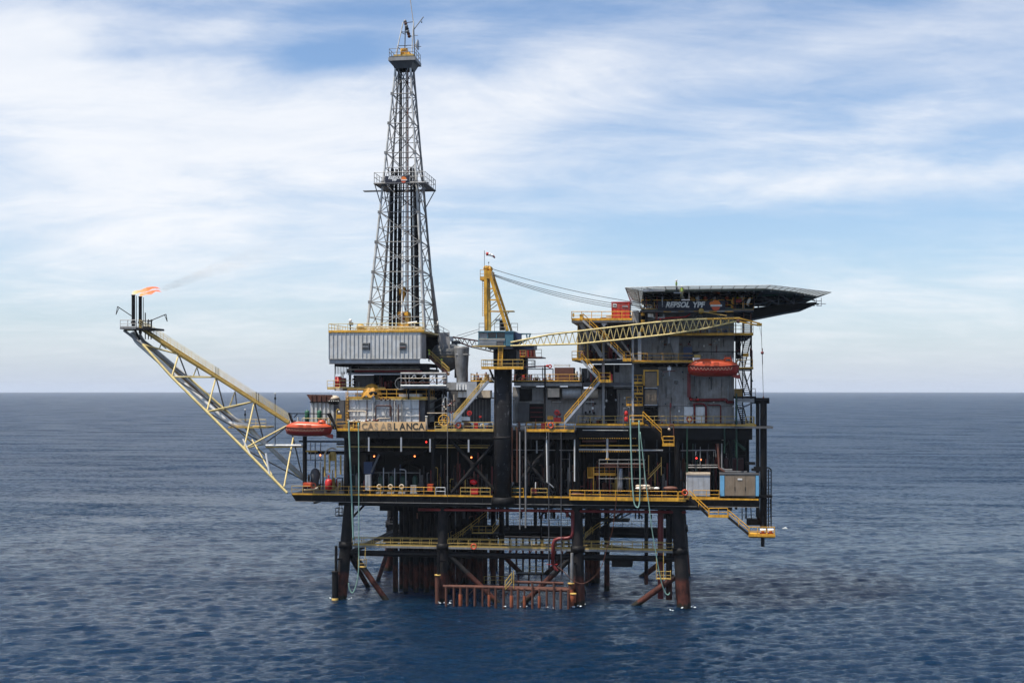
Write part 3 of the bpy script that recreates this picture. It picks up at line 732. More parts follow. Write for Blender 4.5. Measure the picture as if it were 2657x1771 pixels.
# ---- main deck
md = thing('main_deck', 'upper working deck with black girder face and yellow edge, left and middle part', 'deck', (0, 12, ZM))
xa, xb = PX(872, 0), PX(1494, 0)
plate(md, 'deck_plate', xa, xb, 0.0, 26, ZM, .2, DRK)
box(md, 'front_girder', (xa, 0.10, ZM - 1.25), (xb, .4, ZM - .2), BLK)
for z in (ZM - .2, ZM - 1.2): box(md, 'girder_flange', (xa, -.05, z - .07), (xb, .5, z), DRK if z < ZM - 1 else BLK)
for i in range(20): xx = xa + 1.2 + i * 1.7; box(md, 'stiffener', (xx, -.02, ZM - 1.2), (xx + .05, .1, ZM - .25), DRK)
for i in range(9): xx = xa + 1 + i * 4.2; box(md, 'cross_girder', (xx, .5, ZM - 1.4), (xx + .3, 25, ZM - .2), BLK)
for a, b, m_ in ((874, 950, YEL), (1128, 1280, YELD), (1366, 1490, YEL)):
    box(md, 'yellow_edge', (PX(a, -.05), -.06, ZM - .22), (PX(b, -.05), -.001, ZM + .05), YEL if a != 1128 else YELD)
    railing(md, [(PX(a, .05), .05, ZM), (PX(b, .05), .05, ZM)], m=m_, step=1.5)
box(md, 'yellow_edge', (PX(950, -.05), -.06, ZM - .22), (PX(1128, -.05), -.001, ZM + .02), YEL)
rd = thing('right_deck', 'raised grey deck under the accommodation block with a yellow edge line', 'deck', (PX(1740, 1), 12, ZR))
xc, xd = PX(1494, 1), PX(1962, 1)
plate(rd, 'deck_plate', xc, xd, 1.0, 26, ZR, .22, DRK)
box(rd, 'edge_beam', (xc, .94, ZR - .25), (xd, .998, ZR + .03), YEL)
box(rd, 'lower_edge', (xc, 1.1, ZR - .55), (xd, 1.4, ZR - .25), GRY)
box(rd, 'front_girder', (xc, 1.6, ZR - 2.2), (xd - .5, 1.9, ZR - .55), BLK)
box(rd, 'tube_rail', (PX(1512, .9), .75, ZR - .95), (PX(1630, .9), .87, ZR - .85), SILV)
for i in range(9): xx = xc + 1 + i * 2.9; box(rd, 'cross_girder', (xx, 1.9, ZR - 1.7), (xx + .3, 25, ZR - .25), BLK)
railing(rd, [(PX(1500, 1.05), 1.05, ZR), (PX(1628, 1.05), 1.05, ZR)], m=YELD, step=1.7, toe=False)
railing(rd, [(PX(1668, 1.05), 1.05, ZR), (PX(1912, 1.05), 1.05, ZR)], m=YELD, step=1.7, toe=False)
plate(rd, 'end_plate', PX(1905, .2), PX(2006, .2), .2, 5, ZR - .25, .30, GRYD)
box(rd, 'end_platform', (PX(1910, .6), .6, ZR - .24), (PX(1958, .6), 3, ZR - .05), YELD)
railing(rd, [(PX(1935, .6), .6, ZR), (PX(1957, .6), .6, ZR), (PX(1957, .6), 3, ZR)], m=YELD, step=.7)

# ---- frame between the decks
fr = thing('structural_frame', 'black columns and crossed tubular braces between lower and main decks', 'deck frame', (0, 8, ZC))
cols = [(PX(899, .8), .8, .36), (PX(1125, 2), 2, .30), (PX(1446, 1.6), 1.6, .28), (PX(1497, 2), 2, .5), (PX(1757, 2), 2, .4), (PX(1895, 2), 2, .3), (PX(791, 4), 4, .33)]
for (xx, yy, r) in cols:
    beam(fr, 'column', (xx, yy, ZC), (xx, yy, (ZM if xx < PX(1494, 0) else ZR) - 1.2), r, BLK, 12)
for (xx, yy, r) in cols[:6]:
    for yk in (13.5, 25): beam(fr, 'column', (xx, yk, ZC), (xx, yk, (ZM if xx < PX(1494, 0) else ZR) - 1.2), r, BLK, 10)
def xbr(a, b, c, d):
    beam(fr, 'cross_brace', a, b, .27, DRK, 12); beam(fr, 'cross_brace', c, d, .27, DRK, 12)
    M_ = (Vector(a) + Vector(b)) / 2; beam(fr, 'brace_joint', M_ - Vector((0, .3, 0)), M_ + Vector((0, .3, 0)), .36, DRK, 12)
xbr(P(1172, 1142, .8), P(1283, 1272, .8), P(1285, 1146, .8), P(1172, 1278, .8))
xbr(P(1437, 1142, .8), P(1350, 1245, .8), P(1358, 1183, .8), P(1435, 1280, .8))
for k in range(3):
    for Yk in (13.5, 25): xbr((cols[k][0], Yk, ZC), (cols[k + 1][0], Yk, ZM - 1.4), (cols[k][0], Yk + .1, ZM - 1.4), (cols[k + 1][0], Yk + .1, ZC))
# intermediate beams
for (a, b, py, Y, m_, hh) in ((873, 1270, 1158, 3.0, YELD, .16), (873, 1270, 1150, 3.6, DRK, .25), (800, 1100, 1170, 5, BLK, .5), (1494, 1900, 1170, 4, DRK, .22),
                           (1120, 1280, 1154, 2.5, YELD, .08), (1500, 1660, 1167, 1.6, GRY, .12), (1500, 1655, 1155, 1.8, YELD, .10), (1327, 1494, 1166, 3, GRY, .12)):
    box(fr, 'walk_beam', (PX(a, Y), Y, PZ((a + b) / 2, py, Y) - hh), (PX(b, Y), Y + .4, PZ((a + b) / 2, py, Y)), m_)
for px, a, b in ((957, 1134, 1170), (1041, 1134, 1171), (1116, 1138, 1172), (1216, 1140, 1172)):
    box(fr, 'light_hanger', (PX(px, -.2) - .11, -.28, PZ(px, b, -.2)), (PX(px, -.2) + .11, -.08, PZ(px, a, -.2)), GRYL)
bx(fr, 'side_beam', 775, 905, 1143, 1147, 3, 3.4, DRK)
# ---- added black wall standing in for the deep shade between the decks
fw = thing('shade_wall', 'black ribbed wall added as the deep shade at the back of the process area between the decks', 'wall', (0, 14, ZC))
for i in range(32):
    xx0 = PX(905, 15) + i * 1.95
    box(fw, 'shade_sheet', (xx0, 15 + (i % 2) * .08, ZC), (xx0 + 1.93, 15.2, ZM - 1.4 if i < 17 else ZR - 1.6), BLK)
# ================================================================== flare boom
fb = thing('flare_boom', 'long sloping lattice boom of pale yellow tubes reaching out left over the sea', 'flare boom', P(745, 1278, 0))
def lin(a, b, k): return a + (b - a) * k
def yN(px): return lin(5.0, 0.2, (px - 322) / (745 - 322))
def yF(px): return lin(7.5, 12.0, (px - 345) / (786 - 345))
YT = 6.3
def N(px, py): return P(px, py, yN(px))
def Ff(px, py): return P(px, py, yF(px))
def T(px, py): return P(px, py, YT)
Nn = [N(322, 857), N(370, 893), N(445.5, 977.5), N(536.5, 1067.5), N(633, 1163.5), N(745, 1278)]
Tt = [T(366, 853), T(463.5, 919), T(560.5, 978), T(660, 1041), T(752, 1100)]
Fn = [Ff(345, 864), Ff(398, 902), Ff(485, 975), Ff(583, 1062), Ff(686, 1151), Ff(786, 1244)]
def prism(a, b, r, m, nm): beam(fb, nm, a, b, r, m, 10)
for a, b, m_ in zip(Nn, Nn[1:], (SILVD, YELP, YELP, YELP, YELP)): prism(a, b, .20, m_, 'near_chord')
for a, b, m_ in zip(Fn, Fn[1:], (SILVD, SILV, YELP, YELP, YELP)): prism(a, b, .19, m_, 'far_chord')
for a, b in zip(Tt, Tt[1:]): prism(a, b, .22, YELD, 'top_chord')
for a, b in ((Nn[1], Tt[1]), (Nn[2], Tt[1]), (Nn[2], Tt[2]), (Nn[3], Tt[2]), (Nn[3], Tt[3]), (Nn[4], Tt[3]), (Nn[4], Tt[4]), (N(737, 1262), T(761, 1135)), (Nn[0], Tt[0])):
    prism(a, b, .13, YELP, 'near_brace')
for a, b in ((Fn[1], Tt[1]), (Fn[2], Tt[1]), (Fn[2], Tt[2]), (Fn[3], Tt[2]), (Fn[3], Tt[3]), (Fn[4], Tt[3]), (Fn[4], Tt[4]), (Fn[5], Tt[4])):
    prism(a, b, .11, SILVD, 'far_brace')
for i in range(1, 5): prism(Nn[i], Fn[i], .11, YELP if i > 2 else SILV, 'cross_tube')
for i in range(1, 5): prism(Nn[i], Fn[i + 1], .10, SILVD, 'bottom_brace')
for (mx, my, tx, ty) in ((413, 906, 418, 893), (500, 979, 511, 952), (596, 1053, 610, 1015)):
    prism(T(mx, my), T(tx, ty), .09, YELP, 'small_brace'); prism(T(tx, ty), P(mx + 18, my - 2, yF(mx)), .08, SILVD, 'small_brace')
prism(N(700, 1232), N(690, 1175), .16, WHT, 'stay'); prism(N(650, 1180), N(630, 1138), .12, WHT, 'stay')
prism(N(715, 1248), P(654, 1140, 6), .10, YELP, 'stay')
prism(P(690, 1155, 5), P(790, 1155, 4), .17, WHTR, 'tie_tube'); prism(P(690, 1160, 8), P(790, 1158, 7), .12, YELD, 'tie_tube')
# the walkway on the top chord
wkb = node('boom_walkway', fb, Tt[0])
off = Vector((0, .0, .25)); A, B = Tt[0] + off, Tt[4] + off
dd = (B - A); nst = 46
for yy in (-.55, .55): bar(wkb, 'stringer', A + Vector((0, yy, 0)), B + Vector((0, yy, 0)), .08, .28, YELD)
for i in range(nst):
    p = A.lerp(B, (i + .5) / nst); box(wkb, 'tread', p + Vector((-.16, -.5, -.02)), p + Vector((.16, .5, .03)), YELD)
for yy in (-.55, .55):
    for hh, r_ in ((1.15, .035), (.78, .028), (.4, .028)): beam(wkb, 'rail', A + Vector((0, yy, hh)), B + Vector((0, yy, hh)), r_, YELP, 5)
    for i in range(22):
        p = A.lerp(B, i / 21) + Vector((0, yy, 0)); beam(wkb, 'post', p, p + UP * 1.15, .032, YELP, 5)
for px, py in ((560, 975), (566, 978), (665, 1040), (671, 1043)):
    beam(wkb, 'lamp_post', T(px, py), T(px, py - 24), .06, DRK, 6)
WHITE_PIPE = mat('white_pipe', (.80, .78, .74), .45, dirt=.2, rust=.08)
# fat gas pipes slung along the far side
pipe(fb, 'gas_pipe', [P(343, 862, 6.6), P(352, 884, 6.6), P(598, 1100, 8), P(650, 1103, 8), P(655, 1120, 8.5), P(792, 1242, 10)], .36, WHITE_PIPE, 12)
pipe(fb, 'gas_pipe', [P(362, 868, 8.2), P(372, 886, 8.2), P(570, 1062, 10), P(640, 1105, 10)], .30, SILV, 12)
pipe(fb, 'small_pipe', [P(380, 895, 7), P(610, 1108, 8.6), P(690, 1182, 9)], .10, YELD, 6)
pipe(fb, 'small_pipe', [P(440, 950, 7.4), P(618, 1104, 9.6)], .09, RUST, 6)
# loading platform half way down
bx(fb, 'side_platform', 592, 692, 1106, 1110, 7.0, 10.5, YELD)
railing(fb, [P(612, 1106, 10.4), P(690, 1106, 10.4)], m=YELP, step=1.5); railing(fb, [P(690, 1106, 7.1), P(690, 1106, 10.4)], m=YELP, step=1.5)
beam(fb, 'pipe_flange', P(636, 1101, 9), P(648, 1101, 9), .5, SILVD, 12)
# head platform
bx(fb, 'head_platform', 311, 352, 848.5, 853.5, 4.0, 8.6, SILVD)
bx(fb, 'head_platform', 352, 394, 850, 855, 4.0, 8.6, DRK)
railing(fb, [P(352, 848.5, 4.05), P(312, 848.5, 4.05), P(312, 848.5, 8.5) , P(388, 848.5, 8.5)], m=SILV, step=1.1)
railing(fb, [P(370, 850, 4.05), P(394, 850, 4.05)], m=DRK, step=.8)
for px in (377, 385, 392): beam(fb, 'frame_post', P(px, 880, 6), P(px, 828 if px > 380 else 811, 6), .09, DRK, 6)
bx(fb, 'frame_head', 383, 393, 831, 833, 5.8, 6.2, DRK)
for yy in (5.0, 7.4): beam(fb, 'neck_brace', P(349, 853, yy), P(362, 880, 7), .18, DRK, 8)

def stack(px, top, bot, Y, r, label):
    o = thing('flare_stack', label, 'flare stack', P(px, 852, Y)); beam(o, 'pipe', P(px, bot, Y), P(px, top, Y), r, BLACKP, 14)
    beam(o, 'tip_ring', P(px, top + 2, Y), P(px, top - .5, Y), r + .04, DRK, 14); beam(o, 'pilot_pipe', P(px + 8, bot - 10, Y), P(px + 8, top + 2, Y), .05, DRK, 5)
    beam(o, 'base_flange', P(px, 838, Y), P(px, 834, Y), r + .12, DRK, 12); return o
stack(346, 765, 858, 6.2, .27, 'left flare stack, taller of the two black pipes at the boom tip')
stack(364, 769, 866, 6.8, .25, 'right flare stack, black pipe nearer the walkway at the boom tip')
for (a, b, c, d, label) in ((P(341, 819, 6), P(305, 795, 6), P(301, 816, 6), P(309, 798, 6), 'thin davit arm reaching left from the flare head with a hook end'),
                        (P(385, 834, 6), P(431, 815, 6), P(434, 834, 6), P(427, 817, 6), 'thin davit arm reaching right from the flare head with a hook end')):
    o = thing('davit', label, 'davit', a); beam(o, 'arm', a, b, .07, DRK, 6); beam(o, 'hook_bar', b, c, .06, DRK, 6); beam(o, 'hook_bar', d, c, .05, DRK, 6)

# flame and smoke
def flame_mesh(base, L, wdt, seed):
    rng = random.Random(seed); vs, fs = [], []; n, k = 22, 12
    ph = rng.random() * 6
    for i in range(n + 1):
        u_ = i / n; c_ = base + Vector((L * u_, 0, L * (.16 * u_ + .10 * math.sin(3.0 * u_)) + .10 * math.sin(9 * u_ + ph)))
        r = wdt * (math.sin(math.pi * min(1, u_ * .80 + .16)) ** .8) * (1 - .35 * u_) * (1 + .25 * math.sin(14 * u_ + ph))
        if i == n: r *= .2
        for j in range(k):
            a = 2 * math.pi * j / k; rr = r * (1 + .3 * math.sin(3 * a + 7 * u_ + ph) + .12 * rng.uniform(-1, 1))
            vs.append(c_ + Vector((0, rr * math.cos(a), rr * .62 * math.sin(a))))
    for i in range(n):
        for j in range(k): fs.append((i * k + j, i * k + (j + 1) % k, (i + 1) * k + (j + 1) % k, (i + 1) * k + j))
    return vs, fs
def flame_mat():
    m = bpy.data.materials.new('gas_flame'); m.use_nodes = True; m.node_tree.nodes.clear(); t = NT(m.node_tree)
    out = t.n.new('ShaderNodeOutputMaterial'); em = t.n.new('ShaderNodeEmission'); tr = t.n.new('ShaderNodeBsdfTransparent'); mx = t.n.new('ShaderNodeMixShader')
    pos = t.n.new('ShaderNodeNewGeometry').outputs['Position']; s = t.n.new('ShaderNodeSeparateXYZ'); t.l.new(pos, s.inputs[0])
    b0 = P(346, 765, 6.2)
    uu = t.math('DIVIDE', t.math('SUBTRACT', s.outputs[0], b0.x), 4.4)
    n = t.noise(t.mapping(pos, scale=(.7, 1.5, 2.4)), 1.6, 5, .65, .8)
    c = t.ramp(t.math('ADD', uu, t.math('MULTIPLY', t.math('SUBTRACT', n, .5), .3)), [(0, (1, .72, .38)), (.25, (1, .42, .14)), (.6, (1, .22, .07)), (1, (.95, .13, .06))])
    t.l.new(c, em.inputs['Color']); em.inputs['Strength'].default_value = 1.25
    lw = t.n.new('ShaderNodeLayerWeight'); lw.inputs['Blend'].default_value = .5; edge = t.smooth(t.math('SUBTRACT', 1.0, lw.outputs['Facing']), .12, .75)
    n5 = t.noise(t.mapping(pos, scale=(.9, 2.0, 3.5)), 3.2, 4, .7, .6)
    a = t.math('MULTIPLY', t.math('MULTIPLY', t.smooth(t.math('ADD', t.math('MULTIPLY', n, .6), t.math('MULTIPLY', n5, .4)), .36, .56), edge), t.math('SUBTRACT', 1.0, t.smooth(uu, .80, 1.05)))
    t.l.new(t.math('MULTIPLY', a, .95), mx.inputs[0]); t.l.new(tr.outputs[0], mx.inputs[1]); t.l.new(em.outputs[0], mx.inputs[2]); t.l.new(mx.outputs[0], out.inputs[0])
    return m
FLM = flame_mat()
vs, fs = flame_mesh(P(344, 764, 6.2), 4.9, .50, 3); f1 = mesh(None, 'flame', vs, fs, FLM, True); tag(f1, 'orange gas flame blown right from the taller flare stack', 'flame')
vs, fs = flame_mesh(P(364, 768, 6.8), 3.7, .46, 8); f2 = mesh(None, 'flame', vs, fs, FLM, True); tag(f2, 'shorter orange flame blown right from the lower flare stack', 'flame')
# smoke: a thin dark drift of soot
def smoke():
    bm_v, bm_f = [], []; n, k = 26, 14; base = P(412, 752, 6.5); end = P(900, 590, 6.5)
    for i in range(n + 1):
        u_ = i / n; c_ = base.lerp(end, u_) + Vector((0, 0, .8 * math.sin(5 * u_) * u_))
        r = .45 + 1.9 * u_ ** .8
        if i in (0, n): r *= .1
        for j in range(k):
            a = 2 * math.pi * j / k; bm_v.append(c_ + Vector((0, r * math.cos(a), r * (1 + .15 * math.sin(2 * a + 6 * u_)) * math.sin(a))))
    for i in range(n):
        for j in range(k): bm_f.append((i * k + j, i * k + (j + 1) % k, (i + 1) * k + (j + 1) % k, (i + 1) * k + j))
    bm_f += [tuple(reversed(range(k))), tuple(range(n * k, n * k + k))]
    m = bpy.data.materials.new('soot_smoke'); m.use_nodes = True; m.node_tree.nodes.clear(); t = NT(m.node_tree)
    out = t.n.new('ShaderNodeOutputMaterial'); pv = t.n.new('ShaderNodeVolumePrincipled'); pos = t.n.new('ShaderNodeNewGeometry').outputs['Position']
    pv.inputs['Color'].default_value = (.38, .31, .26, 1)
    s = t.n.new('ShaderNodeSeparateXYZ'); t.l.new(pos, s.inputs[0])
    uu = t.math('DIVIDE', t.math('SUBTRACT', s.outputs[0], base.x), end.x - base.x)
    nn = t.noise(t.mapping(pos, scale=(.5, .8, 1.2)), 1.0, 5, .6, 1.0)
    dens = t.math('MULTIPLY', t.smooth(nn, .30, .70), t.math('POWER', t.math('SUBTRACT', 1.0, uu, clamp=True), 3.0))
    t.l.new(t.math('MULTIPLY', dens, .23), pv.inputs['Density']); t.l.new(pv.outputs[0], out.inputs['Volume'])
    o = mesh(None, 'smoke', bm_v, bm_f, m); o['kind'] = 'stuff'; return o
smoke()

# slim lamp masts near the boom
for (px, a, b, Y, label) in ((714, 1153, 1022, 9, 'tall slim mast with a white lamp on top, between boom and orange lifeboat'), (636, 1100, 1064, 9, 'short slim mast with a pale lamp on the boom side platform')):
    o = thing('lamp_mast', label, 'mast', P(px, a, Y)); beam(o, 'pole', P(px, a, Y), P(px, b, Y), .06, DRK, 6)
    beam(o, 'lamp', P(px, b, Y), P(px, b - 4, Y), .14, WHT, 8); beam(o, 'collar', P(px, b + 14, Y), P(px, b + 8, Y), .16, DRK, 8)

# ================================================================== lifeboats
def lifeboat(label, px0, px1, psheer, pkeel, Y, davit=True):
    x0, x1 = PX(px0, Y), PX(px1, Y); zs = PZ((px0 + px1) / 2, psheer, Y); zk = PZ((px0 + px1) / 2, pkeel, Y)
    L = x1 - x0; Bm = L * .17; hh = zs - zk; ch = hh * .72
    o = thing('lifeboat', label, 'lifeboat', ((x0 + x1) / 2, Y, zk))
    def sect(u_):          # half breadth and keel rise along the boat
        b_ = Bm * (max(0, 1 - abs(2 * u_ - 1) ** 3.2)) ** .55; k_ = hh * .30 * abs(2 * u_ - 1) ** 4; sh = hh * .16 * abs(2 * u_ - 1) ** 2.2
        return b_, k_, sh
    n, k = 24, 12; vs, fs = [], []
    for i in range(n + 1):
        u_ = .001 + .998 * i / n; b_, k_, sh = sect(u_)
        for j in range(k + 1):
            a = math.pi * j / k; vs.append((x0 + L * (u_ + (.5 - u_) * .06 * math.sin(a)), Y - b_ * math.cos(a), zs + sh - (hh + sh - k_) * (math.sin(a) ** .62)))
    for i in range(n):
        for j in range(k): a = i * (k + 1) + j; fs.append((a, a + k + 1, a + k + 2, a + 1))
    mesh(o, 'hull', vs, fs, ORGD, True)
    vs, fs = [], []
    for i in range(n + 1):
        u_ = .001 + .998 * i / n; b_, k_, sh = sect(u_)
        cz = ch * (max(0, 1 - abs(2 * u_ - 1) ** 3.6)) ** .6 * (1.0 + .10 * math.cos((u_ - .3) * 5))
        for j in range(k + 1):
            a = math.pi * j / k; vs.append((x0 + L * (u_ + (.5 - u_) * .10 * math.sin(a)), Y - b_ * .97 * math.cos(a), zs + sh + cz * (math.sin(a) ** .60)))
    for i in range(n):
        for j in range(k): a = i * (k + 1) + j; fs.append((a, a + 1, a + k + 2, a + k + 1))
    mesh(o, 'canopy', vs, fs, ORG, True)
    pts = [Vector((x0 + L * u_, Y - sect(u_)[0] * 1.01 - .02, zs + sect(u_)[2])) for u_ in [.005 + .99 * i / 20 for i in range(21)]]
    curve_tube(o, 'rubbing_strake', pts, .055, BLK, 6, False)
    rp = []
    for i in range(61):
        u_ = .06 + .80 * i / 60; rp.append(Vector((x0 + L * u_, Y - sect(u_)[0] * .99 - .05, zs + sect(u_)[2] - .16 - hh * .26 * abs(math.sin(i * math.pi / 5)))))
    curve_tube(o, 'grab_line', rp, .018, CREAM, 5, False)
    lathe(o, 'steering_dome', (x0 + L * .78, Y, zs + ch * .72), [(.62, -.1), (.60, .25), (.48, .48), (.2, .58), (.01, .6)], ORG, 16)
    for dx_, dy_ in ((-.35, -.3), (.35, -.3), (-.35, .3), (.35, .3)): beam(o, 'dome_frame', (x0 + L * .78 + dx_ * 1.3, Y + dy_, zs + ch * .7), (x0 + L * .78 + dx_, Y + dy_, zs + ch * .7 + .85), .04, ORGD, 5)
    for u_ in (.38, .55): box(o, 'hatch', (x0 + L * u_ - .35, Y - Bm * .98, zs + .12), (x0 + L * u_ + .35, Y - Bm * .82, zs + ch * .62), ORG)
    box(o, 'window', (x0 + L * .74, Y - .64, zs + ch * .78), (x0 + L * .82, Y - .55, zs + ch * .98), GLASS)
    for u_ in (.12, .88): beam(o, 'release_hook', (x0 + L * u_, Y, zs + ch * .6), (x0 + L * u_, Y, zs + ch * 1.25), .09, WHT, 8)
    mesh(o, 'skeg', [(x1 - L * .22, Y - .12, zk + .25), (x1 + .1, Y - .12, zk + .30), (x1 + .12, Y - .12, zk - .28), (x1 - L * .06, Y - .12, zk - .22),
                     (x1 - L * .22, Y + .12, zk + .25), (x1 + .1, Y + .12, zk + .30), (x1 + .12, Y + .12, zk - .28), (x1 - L * .06, Y + .12, zk - .22)],
         [(0, 1, 2, 3), (7, 6, 5, 4), (0, 3, 7, 4), (3, 2, 6, 7), (2, 1, 5, 6), (1, 0, 4, 5)], ORGD)
    return o
lifeboat('orange enclosed lifeboat hanging at the left end of the platform beside the flare boom', 740, 862, 1110, 1131, -2.6)
lifeboat('orange red enclosed lifeboat hanging high on the right against the grey accommodation wall', 1784, 1918, 951, 977, -.8)
o = thing('lifeboat_davit', 'black davit frame with two arms holding the left lifeboat', 'davit', P(752, 1100, -1))
for (a, b, Y, w_) in (((750, 1071), (757, 1094), -2.6, .20), ((750, 1072), (856, 1073), -2.6, .13), ((850, 1072), (872, 1108), -2.6, .26), ((763, 1083), (772, 1073), -2.6, .10)):
    bar(o, 'arm', P(*a, Y), P(*b, Y), w_, w_, BLK)
for px in (750, 856): bar(o, 'side_arm', P(px, 1072, -2.6), P(px + 16, 1110, 4), .25, .25, BLK)
bx(o, 'base_beam', 760, 880, 1108, 1113, 1.2, 6, BLK)
for px in (757, 848): beam(o, 'fall_wire', P(px, 1073, -2.6), P(px, 1095, -2.6), .035, WIRE, 5)
o = thing('lifeboat_davit', 'black davit frame over the right lifeboat on the accommodation wall', 'davit', P(1800, 915, 3))
for (a, b, Y) in (((1795, 912), (1908, 912), 2.2), ((1795, 920), (1818, 911), 2.2)): bar(o, 'arm', P(*a, Y), P(*b, Y), .12, .12, BLK)
for px in (1800, 1900): bar(o, 'side_arm', P(px, 912, 3.9), P(px, 916, -.8), .16, .2, BLK); beam(o, 'fall_wire', P(px, 916, -.8), P(px, 932, -.8), .035, WIRE, 5)
bx(o, 'winch', 1801, 1818, 920, 932, 1.0, 2.2, YELD); bx(o, 'release_gear', 1797, 1816, 928, 933, -.4, .4, WHT)
bx(o, 'cradle', 1783, 1792, 968, 1030, 2.6, 3.4, REDD)
# ================================================================== left end of the main deck
side = thing('end_platform', 'railed side platform behind the left lifeboat with pale yellow railings', 'platform', P(810, 1090, 4))
bx(side, 'floor', 780, 880, 1104, 1108, 2, 12, DRK)
railing(side, [P(784, 1104, 2.05), P(850, 1104, 2.05)], m=YELP, step=1.4); railing(side, [P(849, 1104, 2.05), P(858, 1104, 2.05)], m=YEL, step=.5, toe=False)
for px in (797, 829):
    side_l = 'left' if px == 797 else 'right'
    o = thing('gas_tank', f'green upright tank above the left lifeboat, the {side_l} one of two', 'tank', P(px, 1090, 6), 'green tanks behind the left lifeboat')
    lathe(o, 'body', P(px, 1090, 6), [(.30, 0), (.36, .1), (.36, 1.35), (.3, 1.45), (.12, 1.5), (.1, 1.6)], GRN, 14); beam(o, 'foot', P(px, 1104, 6), P(px, 1090, 6), .3, DRK, 10)
random.seed(21)
for i, px in enumerate((765, 777, 786, 812, 842)):
    pass
o = thing('cooler_house', 'white corrugated cooler house behind the left lifeboat with rusty top bin', 'deck house', P(835, 1085, 8))
for i in range(11): bx(o, 'wall_panel', 806 + i * 5.4, 806 + i * 5.4 + (5.2 if i % 2 else 5.4), 1044, 1098, 8 + (i % 2) * .22, 8.6, PANEL)
bx(o, 'side_wall', 865.5, 893, 1038, 1100, 7.9, 12, GRYD); bx(o, 'roof_slab', 804, 867, 1041, 1044, 7.8, 12, DRK)
mesh(o, 'top_bin', [P(795, 1023, 7.8), P(862, 1024, 7.8), P(858, 1041, 7.8), P(807, 1041, 7.8), P(795, 1023, 12), P(862, 1024, 12), P(858, 1041, 12), P(807, 1041, 12)],
     [(0, 3, 2, 1), (4, 5, 6, 7), (0, 1, 5, 4), (1, 2, 6, 5), (2, 3, 7, 6), (3, 0, 4, 7)], RUST)
for px in (808, 820, 832, 845): beam(o, 'bin_rib', P(px, 1024, 7.7), P(px, 1041, 7.7), .06, BRWN, 5)
o = thing('roof_fan', 'pale domed fan unit with holes around it, on the cooler house roof', 'fan unit', P(868, 1040, 8.5))
lathe(o, 'hood', P(868, 1036, 8.5), [(.1, 0), (.9, 0), (.75, .35), (.35, .6), (.02, .65)], CREAM, 16); lathe(o, 'drum', P(868, 1041, 8.5), [(.9, -.4), (1.0, -.3), (.9, .3)], BLK, 16)
for k in range(10): a_ = math.pi * (1 + k / 9); ball(o, 'hole', P(868, 1038, 8.5) + Vector((math.cos(a_), math.sin(a_), -.1)), .09, WHT, n=6)
o = thing('lamp_mast', 'short yellow gooseneck lamp post at the left corner of the main deck', 'lamp post', P(878, 1115, .5))
curve_tube(o, 'post', [P(868, 1112, .5), P(873, 1085, .5), P(873, 1067, .5), P(877, 1061, .5), P(881, 1066, .5)], .06, YELD, 6); bx(o, 'yellow_box', 873, 886, 1075, 1085, .3, .6, YEL)
ball(o, 'lamp', P(880, 1068, .5), .15, WHT)

# ---- mud tank house with the ribbed white wall
o = thing('mud_tank_house', 'rust stained white wall of square ribbed panels behind the name board', 'tank house', P(1000, 1095, 1.6))
cols_ = [905, 922, 930, 952, 975, 999, 1022, 1044, 1066, 1088]
rows_ = [1038, 1060, 1078, 1094]
for i in range(len(cols_) - 1):
    for j in range(3): bx(o, 'wall_panel', cols_[i], cols_[i + 1] - .4, rows_[j], rows_[j + 1], 1.6 + random.uniform(0, .04), 1.9, WHTR)
for i, px in enumerate(cols_): bx(o, 'rib', px - .8, px + .8, 1037, 1095, 1.48, 1.62, GRYL if i % 3 else RUST)
for py in rows_[1:3]: bx(o, 'girt', 905, 1088, py - .9, py + .9, 1.5, 1.61, GRYL if py < 1070 else WHTR)
bx(o, 'end_wall', 1088, 1102, 1036, 1096, 1.9, 9, GRYD); bx(o, 'roof_deck', 897, 1106, 1031.5, 1037, 1.3, 9, YELD)
bx(o, 'base', 900, 1100, 1094, 1115, 1.7, 3, RUST)
railing(o, [(PX(902, 1.3), 1.3, PZ(1000, 1032, 1.3)), (PX(1106, 1.3), 1.3, PZ(1000, 1032, 1.3))], m=YEL, step=1.4, h=1.25); railing(o, [(PX(1106, 1.3), 1.3, PZ(1000, 1032, 1.3)), (PX(1106, 1.3), 7, PZ(1000, 1032, 1.3))], m=YEL, step=1.4, h=1.25)
for px in (898, 903): beam(o, 'caged_ladder', P(px, 1112, 1.2), P(px, 1014, 1.2), .05, YEL, 6)
for k in range(10): py = 1020 + k * 8.5; beam(o, 'ladder_rung', P(898, py, 1.2), P(903, py, 1.2), .035, YEL, 5)
pw = node('pipework', o, P(1000, 1060, 1.2))
for (px, a, b, m_, r) in ((968, 1030, 1092, SILV, .10), (1024, 1040, 1098, SILV, .09), (1042, 1036, 1098, SILVD, .09), (1012, 1038, 1080, RUST, .08), (1034, 1048, 1095, RUST, .07), (1000, 1040, 1095, SILV, .06), (1031, 1060, 1090, CREAM, .06)):
    beam(pw, 'upright_pipe', P(px, b, 1.25), P(px, a, 1.25), r, m_, 7)
pipe(pw, 'bent_pipe', [P(964, 1036, 1.2), P(964, 1030, 1.2), P(972, 1030, 1.2), P(972, 1050, 1.2)], .11, SILV)
pipe(pw, 'long_pipe', [P(903, 1066, 1.1), P(950, 1066, 1.1), P(951, 1094, 1.1)], .10, CREAM)
pipe(pw, 'long_pipe', [P(1012, 1085, 1.1), P(978, 1085, 1.1), P(978, 1096, 1.1)], .09, CREAM)
pipe(pw, 'long_pipe', [P(975, 1096, 1.1), P(975, 1052, 1.1), P(1015, 1052, 1.1), P(1015, 1096, 1.1)], .08, RUST)
